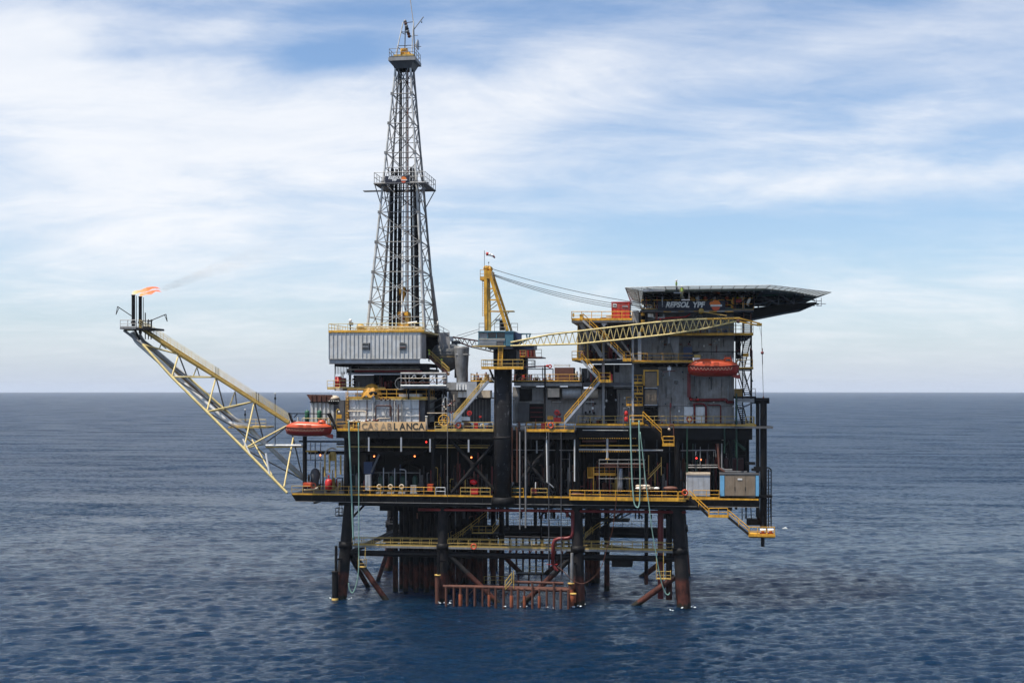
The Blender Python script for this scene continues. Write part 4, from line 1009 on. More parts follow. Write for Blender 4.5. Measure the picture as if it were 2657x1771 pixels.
for k in range(16): px = 904 + k * 5.2 + random.uniform(-1.5, 1.5); ball(pw, 'valve', P(px, 1091 + random.uniform(-2, 2), 1.1), .16, random.choice([CREAM, RUST, REDD, WHT]), n=8)
for k in range(6): ball(pw, 'valve', P(984 + k * 5.5, 1033 + (k % 2) * 3, 1.1), .16, RUST, n=8)
bx(o, 'white_crate', 1035, 1088, 1021, 1031, 1.8, 4, WHT); bx(o, 'grey_chest', 921, 940, 1019, 1031, 2, 4, GRYL)
# tarpaulin heap
rng = random.Random(4); vs, fs = [], []
c0 = P(964, 1024, 2.2); n, k = 10, 26
for i in range(n + 1):
    u_ = i / n
    for j in range(k):
        a = 2 * math.pi * j / k; r = 1.5 * (.02 + .98 * u_ ** .8) * (1 + .10 * math.sin(5 * a + 1) + .05 * math.sin(9 * a) + rng.uniform(-.03, .03))
        z = 1.85 * max(0, math.cos(u_ * math.pi / 2)) ** .75 - .25 + (.20 * math.sin(7 * a + 3 * u_) * u_)
        vs.append(c0 + Vector((r * math.cos(a) + .05, r * .9 * math.sin(a), z + (0 if i else .1))))
for i in range(n):
    for j in range(k): fs.append((i * k + j, (i + 1) * k + j, (i + 1) * k + (j + 1) % k, i * k + (j + 1) % k))
o = thing('covered_winch', 'heap under a yellow tarpaulin on the roof of the white ribbed tank house', 'covered winch', c0)
mesh(o, 'tarpaulin', vs, fs, TARP, True); ball(o, 'dark_opening', c0 + Vector((.55, -1.15, .25)), .6, BLACKP, (1.1, .35, .5)); beam(o, 'strap', c0 + Vector((-1.3, -1.0, .1)), c0 + Vector((0, -.75, 1.5)), .03, YELD, 5)

# ---- name board
o = thing('name_board', 'weathered orange name board reading CASABLANCA with some letters almost bleached away', 'sign', P(1020, 1115, -.12))
bx(o, 'board', 934.5, 1104.5, 1093.5, 1117, -.22, -.14, SIGN)
for px in (935, 976, 1018, 1061, 1103): bx(o, 'board_joint', px - .4, px + .4, 1093.5, 1117, -.235, -.22, CREAM)
h_ = (1113.5 - 1096.5) * (180.5 / 3240)
px = 937.5; adv = (1102 - 937.5) / 10.0
for i, (chh, m_) in enumerate(zip('CASABLANCA', (LETD, LETD, LETFF, LETFF, LETF, LETD, LETD, LETD, LETD, LETD))):
    if i < 2: m_ = LETF
    text_obj(o, 'letter', chh, P(px + .8, 1113.5, -.25), h_ / .70, m_, .035, 0, .92); px += adv
for px in (958, 1000, 1042, 1085): pass

# ---- drill floor house
o = thing('drill_floor_house', 'pale ribbed metal windwall box around the drill floor with two small dark windows', 'deck house', P(970, 930, .5))
n = 22
for i in range(n):
    a = 853 + (1091 - 853) * i / n; b = 853 + (1091 - 853) * (i + 1) / n
    if i in (8, 9) or i in (17, ): bx(o, 'wall_panel', a + .5, b - .5, 861.5, 889 if i != 17 else 888, .5, .7, PANEL); bx(o, 'wall_panel', a + .5, b - .5, 908, 930, .5, .7, PANEL)
    else: bx(o, 'wall_panel', a + .5, b - .5, 861.5, 930, .5, .7, PANEL)
    bx(o, 'wall_rib', a - .6, a + .6, 862, 930, .40, .56, GRYL)
bx(o, 'wall_backing', 853, 1091, 862, 930, .72, .9, GRYD)
for (a, b, mm) in ((939, 957, GRYD), (1036, 1054, BRWN)):
    wn = node('window', o, P(a, 900, .4)); bx(wn, 'frame', a, b, 889.5, 908, .38, .5, GRY); bx(wn, 'pane', a + 1.5, b - 1.5, 891, 906.5, .34, .40, GLASS); bx(wn, 'bar', a + 1.5, b - 1.5, 897.5, 899, .30, .36, GRYL); bx(wn, 'pane', a + 1.5, b - 1.5, 899.5, 902, .31, .34, mm)
box(o, 'side_wall', (PX(1091, .5), .5, PZ(970, 930, .5)), (PX(1091, .5) + .12, 3.9, PZ(970, 862, .5)), GRY)
box(o, 'left_wall', (PX(853, .5), .95, PZ(970, 930, .5)), (PX(853, .5) + .12, 18, PZ(970, 862, .5)), GRY)
for (a, b, Y) in ((1138, 1166, 8),): bx(o, 'rear_wall', a, b, 862, 905, Y, Y + .2, GRY)
bx(o, 'rear_wall', 1100, 1140, 866, 930, 16, 16.2, BLK)
bx(o, 'lower_girder', 854, 1088, 931, 942, .6, 1.0, GRYL); bx(o, 'girder_flange', 853, 1089, 930, 932, .4, 1.0, GRY); bx(o, 'girder_flange', 854, 1088, 941.5, 943.5, .4, 1.1, GRYD)
zf = PZ(970, 858.5, .5)
plate(o, 'drill_floor', PX(853, .5), PX(1102, .5), .5, 18, zf, .30, YELD)
bx(o, 'yellow_edge', 852, 1100, 857, 861.5, .38, .499, YEL)
x0_, x1_ = PX(853, .5), PX(1101, .5)
railing(o, [(x1_, .5, zf), (x0_, .5, zf), (x0_, 17, zf), (x0_ + 7, 17, zf)], m=YELP, step=1.5)
bx(o, 'under_deck', 868, 1110, 943, 950, 2, 17, BLK)
# things on the drill floor
fl = thing('floor_rack', 'low pale yellow pipe rack and winches crowded on the drill floor edge below the derrick', 'rack', P(1000, 857, 1.6))
for k in range(16):
    px = 930 + k * 10.5; bx(fl, 'rack_box', px, px + random.uniform(4, 9), 851 - random.uniform(0, 4), 858, 1.4 + random.uniform(0, 1), 3.2, random.choice([YELD, YELP, CREAM, WHT, YELD]))
beam(fl, 'long_bar', P(925, 846, 1.3), P(1093, 848, 1.3), .09, CREAM, 6); beam(fl, 'long_bar', P(945, 852, 1.2), P(1093, 853, 1.2), .09, YELD, 6)
ball(fl, 'winch_cover', P(936, 850, 2), .7, YELD, (1, 1, .9)); bx(fl, 'winch', 927, 946, 850, 858, 1.4, 3, YELD)
def worker(): pass
for (px, py, Y, label) in ((909, 832, 3, 'white floodlight on a dark post at the left of the drill floor'), (1136, 838, 6, 'slim white topped lamp post on the rear corner of the drill floor')):
    o = thing('floodlight', label, 'floodlight', P(px, 856, Y)); beam(o, 'post', P(px, 857, Y), P(px, py + 3, Y), .10 if px < 1000 else .06, DRK, 6); lathe(o, 'lamp_head', P(px, py + 3, Y), [(.12, -.1), (.24 if px < 1000 else .15, .1), (.26 if px < 1000 else .15, .35), (.1, .45)], WHT, 12)
    if px < 1000: bx(o, 'lamp_body', px - 4, px + 5, 836, 843, Y - .3, Y + .3, GRYD)
rr = thing('rear_landing', 'dark railed landing behind the drill floor house on its right side', 'platform', P(1150, 860, 9))
mesh(rr, 'sloping_wall', [P(1140, 864, 7), P(1168, 876, 7), P(1168, 905, 7), P(1140, 905, 7)], [(0, 3, 2, 1)], GRY)
railing(rr, [P(1104, 862, 7), P(1137, 862, 7), P(1165, 877, 7)], m=SILV, step=1.0, toe=False)

# ---- substructure under the drill floor
sb = thing('substructure', 'dark steel substructure with girders and pipes beneath the drill floor house', 'substructure', P(980, 1000, 3))
bx(sb, 'upper_beam', 905, 1100, 951, 956, 2.4, 3.0, BLK); bx(sb, 'mid_beam', 902, 1092, 968, 972, 2.2, 2.6, GRYL); bx(sb, 'mid_beam', 900, 1100, 956, 967, 2.6, 14, BLK)
bx(sb, 'wall', 918, 970, 973, 1010, 5, 5.4, GRYD); bx(sb, 'wall', 970, 1100, 972, 1030, 8, 8.4, BLK)
bx(sb, 'lower_deck', 868, 1105, 1007, 1013, 2.0, 15, DRK); bx(sb, 'lower_edge', 868, 1000, 1004, 1008, 1.95, 2.0, YELD)
bx(sb, 'column', 1098, 1112, 945, 1100, 2.5, 3.4, DRK); bx(sb, 'column', 905, 909, 945, 1010, 9, 9.6, BLK); bx(sb, 'column', 1150, 1158, 945, 1100, 14, 15, BLK)
bx(sb, 'low_wall', 1106, 1150, 1012, 1108, 12, 12.3, BLK)
for k in range(11): beam(sb, 'hanging_pipe', P(871 + k * 4.0, 970, 2.2), P(871 + k * 4.0, 944, 2.2), .045, SILVD, 5)
for k in range(2): beam(sb, 'post', P(869 + k * 41, 1008, 2.2), P(869 + k * 41, 944, 2.2), .07, SILVD, 6)
for k in range(6): beam(sb, 'girder_stiffener', P(930 + k * 27, 956, 2.3), P(930 + k * 27, 944, 2.3), .07, GRYD, 5)
beam(sb, 'cross_pipe', P(935, 952, 2.1), P(1088, 953, 2.1), .07, SILVD, 6); beam(sb, 'cross_pipe', P(905, 958, 2.1), P(1090, 958, 2.1), .08, CREAM, 6); beam(sb, 'cross_pipe', P(920, 962, 2.0), P(1095, 963, 2.0), .14, REDD, 6)
railing(sb, [P(849, 1006, 2.05), P(915, 1006, 2.05)], m=YELP, step=1.1); bx(sb, 'left_floor', 849, 915, 1006, 1010, 2.0, 6, YELD)
bx(sb, 'foot_block', 871, 889, 1006, 1013, 1.6, 3, CREAM)
for k in range(4): beam(sb, 'brace', P(1108, 1030 + k * 18, 2.6), P(1150, 1012 + k * 18, 13), .09, DRK, 6)
o = thing('red_drum', 'red ribbed tank on the left railed ledge under the drill floor', 'tank', P(878, 1005, 2.6))
lathe(o, 'body', P(878, 1004, 2.8), [(.45, 0), (.5, .1), (.5, .75), (.54, .8), (.5, .85), (.5, 1.5), (.3, 1.6)], RED, 16); bx(o, 'motor', 886, 895, 980, 1004, 2.6, 3.4, REDD)
for k in range(3): beam(o, 'hose', P(884 + k * 3, 980, 2.6), P(887 + k * 4, 962, 2.6), .06, CREAM, 6)
o = thing('hook_gear', 'black chain hoist hanging beside the grey wall under the drill floor', 'hoist', P(919, 1000, 3))
for k in range(5): beam(o, 'block', P(921 - (k % 2) * 3, 1002 - k * 7, 3), P(921 - (k % 2) * 3, 1007 - k * 7, 3), .24, BLK, 8)

# ---- silver catwalk frame
o = thing('catwalk_frame', 'galvanised lattice catwalk sticking out right of the drill substructure', 'catwalk', P(1100, 1008, .8))
A0, A1 = 1040, 1158
for (py, Y, m_, r) in ((969, .8, SILVD, .22), (1004, .8, SILVD, .22), (981, .6, CREAM, .06), (992, .6, RUST, .06), (1000, .55, WHT, .11), (998, 1.6, BLU, .08)):
    beam(o, 'chord', P(A0, py, Y), P(A1, py, Y), r, m_, 8)
    if r > .2: beam(o, 'chord', P(A0, py, Y + 1.6), P(A1, py, Y + 1.6), r, m_, 8)
for k in range(4):
    px = 1068 + k * 26; beam(o, 'inclined_brace', P(px, 981, .7), P(px + 8, 970, .7), .09, GRYL, 6); beam(o, 'inclined_brace', P(px + 11, 981, .7), P(px + 8, 970, .7), .11, GRYL, 6)
    beam(o, 'inclined_brace', P(px - 6, 992, .9), P(px + 6, 981, 1.6), .07, SILVD, 6); beam(o, 'inclined_brace', P(px + 8, 992, .9), P(px + 2, 981, 1.6), .07, SILVD, 6)
for px in (1041, 1052, 1062, 1158, 1154): beam(o, 'upright', P(px, 1007, .7), P(px, 968, .7), .11, SILVD, 6)
torus(o, 'end_hoop', P(1040, 995, .6), .85, .06, SILVD, 'y', 18)
bx(o, 'floor', A0, A1, 1005, 1008, .8, 2.6, SILVD)
for px in (1060, 1150): beam(o, 'support', P(px, 1035, 1.2), P(px, 1006, 1.2), .12, DRK, 8)
# ladder tower right of tank house
o = thing('pipe_manifold', 'dense galvanised pipe manifold standing right of the name board', 'manifold', P(1160, 1110, 1))
random.seed(31)
for px in (1148, 1153, 1160, 1166, 1172, 1178): beam(o, 'riser_pipe', P(px, 1112, 1.2), P(px, 1028 + random.uniform(-6, 8), 1.2), random.choice([.07, .10, .12]), random.choice([SILVD, SILV, CREAM]), 7)
pipe(o, 'bent_pipe', [P(1152, 1075, 1.0), P(1152, 1030, 1.0), P(1160, 1030, 1.0), P(1160, 1050, 1.0)], .09, SILV)
for py in (1040, 1052, 1066): beam(o, 'cross_pipe', P(1146, py, 1.1), P(1180, py + 1, 1.1), .05, RUST, 6)
for k in range(14): ball(o, 'valve', P(random.uniform(1146, 1180), random.uniform(1032, 1105), .95), .14, random.choice([RUST, REDD, CREAM, SILV]), n=8)
pipe(o, 'long_pipe', [P(1108, 1071, .8), P(1160, 1071, .8), P(1165, 1112, .8)], .05, CREAM)
o = thing('yellow_reel', 'yellow hose reel frame at the foot of the stairs left of the crane column', 'reel', P(1155, 1100, .8))
torus(o, 'rim', P(1152, 1090, .8), .8, .08, YEL, 'y', 18); torus(o, 'rim', P(1152, 1090, 1.3), .8, .08, YEL, 'y', 18)
for k in range(6): a_ = k * math.pi / 3; beam(o, 'spoke', P(1152, 1090, .8), P(1152, 1090, .8) + Vector((.8 * math.cos(a_), 0, .8 * math.sin(a_))), .05, YEL, 5)
bx(o, 'cradle', 1146, 1162, 1103, 1112, .7, 1.5, YELD)
# ================================================================== derrick
YD0, YD1 = 4.0, 12.6                                   # near and far leg rows at the base
zb = zf; pcx = (PX(952, YD0) + PX(1101, YD0)) / 2; hb = (PX(1101, YD0) - PX(952, YD0)) / 2; ycb = (YD0 + YD1) / 2
ztp = PZ(1046, 172, ycb); ht = 1.12; tcx = PX(1050, ycb)
dk = thing('drilling_derrick', 'tall tapering lattice drilling derrick of galvanised steel with two platforms', 'derrick', (pcx, ycb, zb))
def dcorner(i, u_):
    hx = lin(hb, ht, u_); hy = lin((YD1 - YD0) / 2, ht, u_); cx_ = lin(pcx, tcx, u_)
    sx_, sy_ = ((-1, -1), (1, -1), (1, 1), (-1, 1))[i]
    return Vector((cx_ + sx_ * hx, ycb + sy_ * hy, lin(zb, ztp, u_)))
NL = 18
us = [i / NL for i in range(NL + 1)]
for i in range(4):
    for k in range(3):
        a, b = k / 3, (k + 1) / 3; m_ = SILV if i in (0, 1) else SILVD
        beam(dk, 'leg', dcorner(i, a), dcorner(i, b), (.21, .18, .15)[k], m_, 8)
    if i == 2: beam(dk, 'leg', dcorner(2, 0) + Vector((1.2, 0, -6)), dcorner(2, .22), .26, SILVD, 8)
for f in range(4):
    a_, b_ = f, (f + 1) % 4
    m_ = SILVD if f in (1, 2) else SILV; m_ = SILVD
    for k in range(1, NL + 1):
        p, q = dcorner(a_, us[k]), dcorner(b_, us[k]); beam(dk, 'girt', p, q, .075 if k % 2 == 0 else .06, m_, 6)
    for k in range(0, NL, 2):
        mid_ = (dcorner(a_, us[k + 1]) + dcorner(b_, us[k + 1])) / 2
        for c_ in (a_, b_):
            beam(dk, 'diagonal_brace', dcorner(c_, us[k]), mid_, .07, m_, 6); beam(dk, 'diagonal_brace', dcorner(c_, us[k + 2]), mid_, .07, m_, 6)
# bright bolted angle legs carry gusset plates
for i in (0, 1):
    for k in range(2, NL, 2): p = dcorner(i, us[k]); box(dk, 'gusset', p + Vector((-.28, -.24, -.22)), p + Vector((.28, -.20, .22)), SILVD)
# stands of drill pipe and guide rails inside
um = (PZ(1046, 460, ycb) - zb) / (ztp - zb)
ps = MB(); random.seed(9)
def inner(x_, y_, z): return Vector((x_, y_, z))
cxm = (pcx + tcx) / 2
for k in range(20):
    xx = cxm - 1.7 + random.choice([-.25, 0, .2, .45, .9, 1.0]) + random.uniform(-.08, .08); yy = ycb + random.uniform(-1.6, 2.5)
    ps.tube((xx - .12, yy, zb), (xx + .25, yy, lin(zb, ztp, um + .03)), .07, BLK, 5)
for k in range(14):
    xx = cxm + 1.7 + random.uniform(-.35, .3); yy = ycb + random.uniform(-1.6, 2.5); ps.tube((xx + .2, yy, zb), (xx - .1, yy, lin(zb, ztp, um + .03)), .07, BLK, 5)
o = ps.build('drill_pipe_stands'); tag(o, 'dark stands of drill pipe racked upright inside the derrick', 'drill pipes'); o['kind'] = 'stuff'
gr = thing('guide_rails', 'long dark vertical guide rails and white standpipe running up the middle of the derrick', 'rails', (cxm, ycb, zb))
for dx_, m_, r in ((-.62, BLK, .12), (-.35, BLK, .09), (.55, BLK, .09), (.85, BRWN, .12)): beam(gr, 'rail', (cxm + dx_, ycb - .6, zb), (lin(cxm, tcx, .5) + dx_ * .8, ycb - .4, ztp - .2), r, m_, 6)
beam(gr, 'standpipe', P(1042, 840, YD0 + .3), P(1047, 535, YD0 + 2.4), .12, WHT, 8); beam(gr, 'standpipe_elbow', P(1042, 840, YD0 + .3), P(1082, 835, YD0 + .3), .13, WHT, 8)
beam(gr, 'rear_leg_ladder', P(1082, 500, 6), P(1098, 850, 4.4), .10, SILVD, 6)
beam(gr, 'rear_leg_ladder', P(1087, 500, 6), P(1104, 850, 4.4), .10, SILVD, 6)
for k in range(28): u_ = k / 28; a = P(1082, 500, 6).lerp(P(1098, 850, 4.4), u_); b = P(1087, 500, 6).lerp(P(1104, 850, 4.4), u_); beam(gr, 'rung', a, b, .05, SILVD, 5)
for dy_ in (-.2, .2):
    for dx_ in (-.15, .15): beam(gr, 'hoist_line', (PX(1043, ycb) + dx_, ycb + dy_, PZ(1043, 745, ycb)), (tcx - .3 + dx_, ycb + dy_, ztp), .03, WIRE, 4)
# travelling block and drive
tb = thing('travelling_block', 'yellow pear shaped travelling block hanging in the lower derrick', 'block', P(1042, 765, ycb))
lathe(tb, 'body', P(1042, 785, ycb), [(.15, -.2), (.35, .3), (.62, 1.2), (.72, 1.8), (.62, 2.25), (.40, 2.45), (.2, 2.5)], YEL, 18); beam(tb, 'hook', P(1042, 805, ycb), P(1042, 785, ycb), .16, BRWN, 8)
for dx_ in (-.3, .35): beam(tb, 'link', P(1042, 786, ycb) + Vector((dx_, 0, 0)), P(1044, 812, ycb) + Vector((dx_ * 1.5, 0, 0)), .09, WHT, 7)
td = thing('top_drive', 'yellow drilling drive unit standing low in the derrick above the drill floor', 'drive unit', P(1047, 850, ycb))
bx(td, 'frame', 1030, 1058, 808, 818, ycb - 1, ycb + 1, YEL); bx(td, 'motor', 1034, 1047, 818, 838, ycb - .7, ycb + .6, YELD); bx(td, 'motor', 1050, 1061, 812, 850, ycb - .8, ycb + .8, YELD)
bx(td, 'base', 1029, 1060, 838, 856, ycb - 1, ycb + 1, YEL); beam(td, 'pipe', P(1046, 840, ycb - 1), P(1046, 812, ycb - 1), .15, BRWN, 8); bx(td, 'dark_gap', 1036, 1044, 822, 836, ycb - .9, ycb - .7, BLK)
# monkey board platform with the dark sign
mz = PZ(1046, 484, ycb); 
mb = node('monkey_board', dk, (cxm, ycb, mz)); lm, rm = PX(971, ycb - 2), PX(1117, ycb - 2)
yn_, yf_ = ycb - 4.1, ycb + 3.8; xi = PX(985, ycb)
for (xa_, xb_, ya_, yb__) in ((PX(971, yn_), PX(1092, yn_), yn_, yn_ + 1.0), (PX(985, yf_) - 2.4, PX(1117, yf_), yf_ - 1, yf_), (PX(971, yn_), PX(971, yn_) + 1.0, yn_, yf_), (PX(1092, yn_) - .4, PX(1092, yn_) + .6, yn_, yf_)):
    box(mb, 'grating', (xa_, ya_, mz - .12), (xb_, yb__, mz), SILVD)
for k in range(7): box(mb, 'finger', (PX(990, ycb) + k * .32, yn_ + 1, mz - .1), (PX(990, ycb) + k * .32 + .12, yn_ + 4.2, mz + .02), BLK); box(mb, 'finger', (PX(1068, ycb) + k * .32, yn_ + 1, mz - .1), (PX(1068, ycb) + k * .32 + .12, yn_ + 4.2, mz + .02), BLK)
c1, c2, c3, c4 = Vector((PX(971, yn_), yn_, mz)), Vector((PX(1092, yn_) + .6, yn_, mz)), Vector((PX(1092, yn_) + .6, yf_, mz)), Vector((PX(971, yn_), yf_, mz))
bx(mb, 'wind_panel', 1096, 1112, 472, 496, yf_, yf_ + .05, SILVD)
for (a, b) in ((c1, c2), (c2, c3), (c1, c4), (c4, c3)):
    for hh in (1.5, .8): beam(mb, 'rail', a + UP * hh, b + UP * hh, .045, SILV, 5)
    for k in range(6): p = a.lerp(b, k / 5); beam(mb, 'post', p, p + UP * 1.5, .045, SILVD, 5)
    beam(mb, 'edge_beam', a - UP * .15, b - UP * .15, .12, SILVD, 6)
uu_ = (mz - 3 - zb) / (ztp - zb)
for i, c_ in enumerate((c1, c2, c3, c4)): beam(mb, 'outrigger', c_, dcorner(i, uu_), .08, SILVD, 6)
o = thing('derrick_sign', 'black sign board with orange disc on the derrick platform', 'sign', P(1030, 466, yn_ - .1))
ys = yn_ - .10
bx(o, 'board', 999, 1063, 456, 474, ys, ys + .08, NAVY); text_obj(o, 'lettering', 'REPSOL', P(1007, 464.6, ys - .02), .62, WHT, .03, .25); text_obj(o, 'lettering', 'YPF', P(1017, 469.8, ys - .02), .45, WHT, .03, .0)
cc = P(1047, 466, ys - .03)
def disc(parent, c, r, m_, lo=0.0, hi=2 * math.pi, nm='logo_disc'):
    vs = [c + Vector((r * math.cos(lo + (hi - lo) * k / 24), 0, r * math.sin(lo + (hi - lo) * k / 24))) for k in range(25)]
    vb = [v_ + Vector((0, .015, 0)) for v_ in vs]
    n_ = 25; return mesh(parent, nm, vs + vb, [tuple(range(n_)), tuple(reversed(range(n_, 2 * n_)))] + [(k, n_ + k, n_ + (k + 1) % n_, (k + 1) % n_) for k in range(n_)], m_)
disc(o, cc, .46, LOGO, 0.0, math.pi); disc(o, cc + Vector((0, .001, -.12)), .36, LOGOR, math.pi, 2 * math.pi); box(o, 'logo_bar', cc + Vector((-.35, -.03, -.14)), cc + Vector((.55, -.001, .0)), WHT)
# crown
zc_ = PZ(1046, 166, ycb); cr = node('crown_platform', dk, (tcx, ycb, zc_)); R0 = (PX(1094, ycb - 1.5) - PX(1007, ycb - 1.5)) / 2 - .35
xm_ = (PX(1007, ycb - 1.5) + PX(1083, ycb - 1.5)) / 2
for (hx, z0_, z1_, m_) in ((2.1, zc_ + .0, zc_ + .5, GRY), (R0 - .3, zc_ + .5, zc_ + .65, GRYD)):
    box(cr, 'floor', (xm_ - hx, ycb - 2.1, z0_), (xm_ + hx, ycb + 2.1, z1_), m_)
q = [Vector((xm_ - R0 + .3, ycb - 2.1, zc_ + .65)), Vector((xm_ + R0 - .3, ycb - 2.1, zc_ + .65)), Vector((xm_ + R0 - .3, ycb + 2.1, zc_ + .65)), Vector((xm_ - R0 + .3, ycb + 2.1, zc_ + .65))]
mesh(cr, 'soffit', [q[0] - UP * .15, q[1] - UP * .15, q[2] - UP * .15, q[3] - UP * .15, (tcx - 1.3, ycb - 1.3, zc_ - 1.0), (tcx + 1.3, ycb - 1.3, zc_ - 1.0), (tcx + 1.3, ycb + 1.3, zc_ - 1.0), (tcx - 1.3, ycb + 1.3, zc_ - 1.0)],
     [(0, 4, 5, 1), (1, 5, 6, 2), (2, 6, 7, 3), (3, 7, 4, 0)], GRYD)
for a, b in zip(q, q[1:] + q[:1]):
    for hh in (1.15, .6): beam(cr, 'rail', a + UP * hh, b + UP * hh, .04, SILVD, 5)
    for k in range(4): p = a.lerp(b, k / 3); beam(cr, 'post', p, p + UP * 1.15, .04, SILVD, 5)
cb = thing('crown_block', 'round yellow crown block sheaves on top of the derrick', 'block', (tcx, ycb, zc_ + .65))
box(cb, 'base', (xm_ - 1.5, ycb - 1.2, zc_ + .65), (xm_ + 1.6, ycb + 1.2, zc_ + 1.15), YELD)
for k in range(5): lathe(cb, 'sheave', P(1043 + k * 3.2, 138, ycb - .6 + k * .3), [(.72, -.08), (.76, 0), (.72, .08)], YEL, 18, 'x')
bx(cb, 'housing', 1040, 1062, 134, 146, ycb - .8, ycb + .8, YEL)
gp = thing('gin_pole', 'slender four legged frame rising above the derrick crown with a hoist inside', 'gin pole', (tcx, ycb, zc_ + 1))
for (a, b) in (((1026, 148), (1046, 58)), ((1050, 148), (1052, 58)), ((1068, 148), (1073, 56)), ((1076, 148), (1073, 56))):
    beam(gp, 'leg', P(*a, ycb + (.9 if a[0] in (1050, 1076) else -.9)), P(*b, ycb), .085, SILV if a[0] in (1068, 1026) else SILVD, 6)
for (a, b) in (((1031, 119), (1056, 119)), ((1041, 83), (1056, 84)), ((1055, 59), (1073, 57)), ((1040, 84), (1052, 90)), ((1052, 83), (1068, 95)), ((1030, 120), (1050, 140)), ((1055, 118), (1072, 118))): beam(gp, 'cross_bar', P(*a, ycb), P(*b, ycb), .055, DRK, 5)
for k in range(7): ball(gp, 'hoist_block', P(1051 + k * 1.8, 56 + k * 6.4, ycb + random.uniform(-.2, .2)), .28, random.choice([DRK, RUST, SILVD]), n=8)
beam(gp, 'jib', P(1073, 78, ycb), P(1099, 44, ycb), .07, SILVD, 6); ball(gp, 'jib_hook', P(1094, 58, ycb), .12, DRK, n=6); beam(gp, 'hook_wire', P(1094, 58, ycb), P(1095, 49, ycb), .02, WIRE, 4)
beam(gp, 'whip_aerial', P(1072, 56, ycb), P(1064, -6, ycb), .06, CREAM, 5)
o = thing('dish_aerial', 'pale grey round dish aerial on the right side of the derrick top', 'dish', P(1084, 117, ycb))
lathe(o, 'dish', P(1083, 117, ycb - .3), [(.02, -.25), (.45, -.18), (.75, .02), (.82, .12)], BLUL if False else GRYL, 20, 'x'); beam(o, 'bracket', P(1074, 117, ycb), P(1083, 117, ycb - .3), .08, SILVD, 6)
for py in (92, 121): beam(o, 'arm', P(1073, py, ycb), P(1093 if py > 100 else 1084, py, ycb), .05, SILVD, 5)

# ================================================================== crane
YC = 0.2; RC = 1.30; pcX = PX(1302, YC - 1.2)
pd = thing('crane_column', 'thick black crane column with scattered grey patches standing in front of both decks', 'column', (pcX, YC, ZC))
PEDM = mat('patchy_black_column', (0.022, 0.021, 0.022), 0.32, dirt=.4, rust=.42, rustcol=(0.13, 0.13, 0.135), scale=.9)  # black with lighter grey patches scattered by noise
zt_ = PZ(1302, 952, YC)
lathe(pd, 'shaft', (pcX, YC, 0), [(RC, ZC - .9), (RC, 24.2), (RC, zt_ + 3)], PEDM, 36)
for k in range(9): z_ = ZC + 2 + k * 1.6; lathe(pd, 'weld_band', (pcX, YC, 0), [(RC + .012, z_), (RC + .012, z_ + .06)], BLK, 36)
lathe(pd, 'deck_collar', (pcX, YC, 0), [(RC + .35, ZC - 1.2), (RC + .42, ZC - 1.0), (RC + .42, ZC - .25), (RC + .05, ZC - .15)], BLK, 28); lathe(pd, 'deck_collar', (pcX, YC, 0), [(RC + .02, ZM - 1.3), (RC + .10, ZM - 1.2), (RC + .10, ZM - 1.0), (RC + .02, ZM - .9)], DRK, 28)
bx(pd, 'upper_block', 1280, 1340, 905, 954, YC - 1.0, YC + 2.2, BLK)
# gallery round the column
ga = thing('crane_gallery', 'yellow edged railed gallery around the black crane column under the cab', 'gallery', P(1300, 955, -2))
zg = PZ(1300, 953, -2.2); gx0, gx1 = PX(1249, -2.2), PX(1358, -2.2)
plate(ga, 'floor', gx0, gx1, -2.2, 3.0, zg, .12, DRK); box(ga, 'edge', (gx0, -2.26, zg - .25), (gx1, -2.205, zg + .05), YEL)
railing(ga, [(gx1 + .6, 3, zg), (gx0, 3, zg), (gx0, -2.2, zg), (gx1, -2.2, zg)], m=YELD, step=1.5); railing(ga, [(gx1, 1.0, zg), (gx1 + 1.1, 1.0, zg), (gx1 + 1.1, 2.8, zg)], m=SILVD, step=1.0)
for px in (1270, 1352): bar(ga, 'bracket', P(px, 956, -1), P(px + (12 if px < 1300 else -12), 985, 0), .2, .2, BLK)
o = thing('crane_ladder', 'yellow ladder leading from the gallery up to the blue crane cab', 'ladder', P(1296, 950, -2))
for (a, b) in ((1292.5, 1294), (1302.5, 1305)): beam(o, 'rail', P(a, 948, -1.9), P(b, 897, -1.6), .085, YEL, 6)
for k in range(10): py = 902 + k * 5; beam(o, 'rung', P(1293.5, py, -1.8), P(1304, py, -1.8), .04, YEL, 5)
ck = thing('pedestal_crane', 'yellow pedestal crane with blue cab and a long lattice boom resting over the accommodation block', 'crane', (pcX, YC, zg))
# machinery deck and cab
bx(ck, 'slew_ring', 1266, 1330, 897, 905, -1.6, 3, GRYD)
mesh(ck, 'turntable', [P(1245, 897, -1.8), P(1330, 897, -1.8), P(1325, 906, -1.2), P(1280, 906, -1.2), P(1245, 897, 3), P(1330, 897, 3), P(1325, 906, 3), P(1280, 906, 3)],
     [(0, 3, 2, 1), (4, 5, 6, 7), (0, 1, 5, 4), (1, 2, 6, 5), (2, 3, 7, 6), (3, 0, 4, 7)], GRYD)
bx(ck, 'catwalk_edge', 1225, 1312, 896, 899, -2.0, -1.9, YELD); bx(ck, 'catwalk', 1232, 1310, 897, 899, -1.9, 1, YELD)
cabn = node('cab', ck, P(1270, 880, -1.5))
bx(cabn, 'side', 1312, 1332, 860, 897, -1.5, 2, BLU); bx(cabn, 'back_wall', 1242, 1312, 860, 897, .8, 1.1, BLU); bx(cabn, 'roof', 1240, 1333, 858.5, 861.5, -1.6, 2.2, BLU); bx(cabn, 'lower_wall', 1241, 1311, 877, 896, -1.45, -1.3, BLU)
for k in range(5): bx(cabn, 'louvre_slat', 1243, 1310 if k < 2 else 1288, 878.5 + k * 3.6, 880.2 + k * 3.6, -1.56, -1.44, GRYL if k != 0 else CREAM)
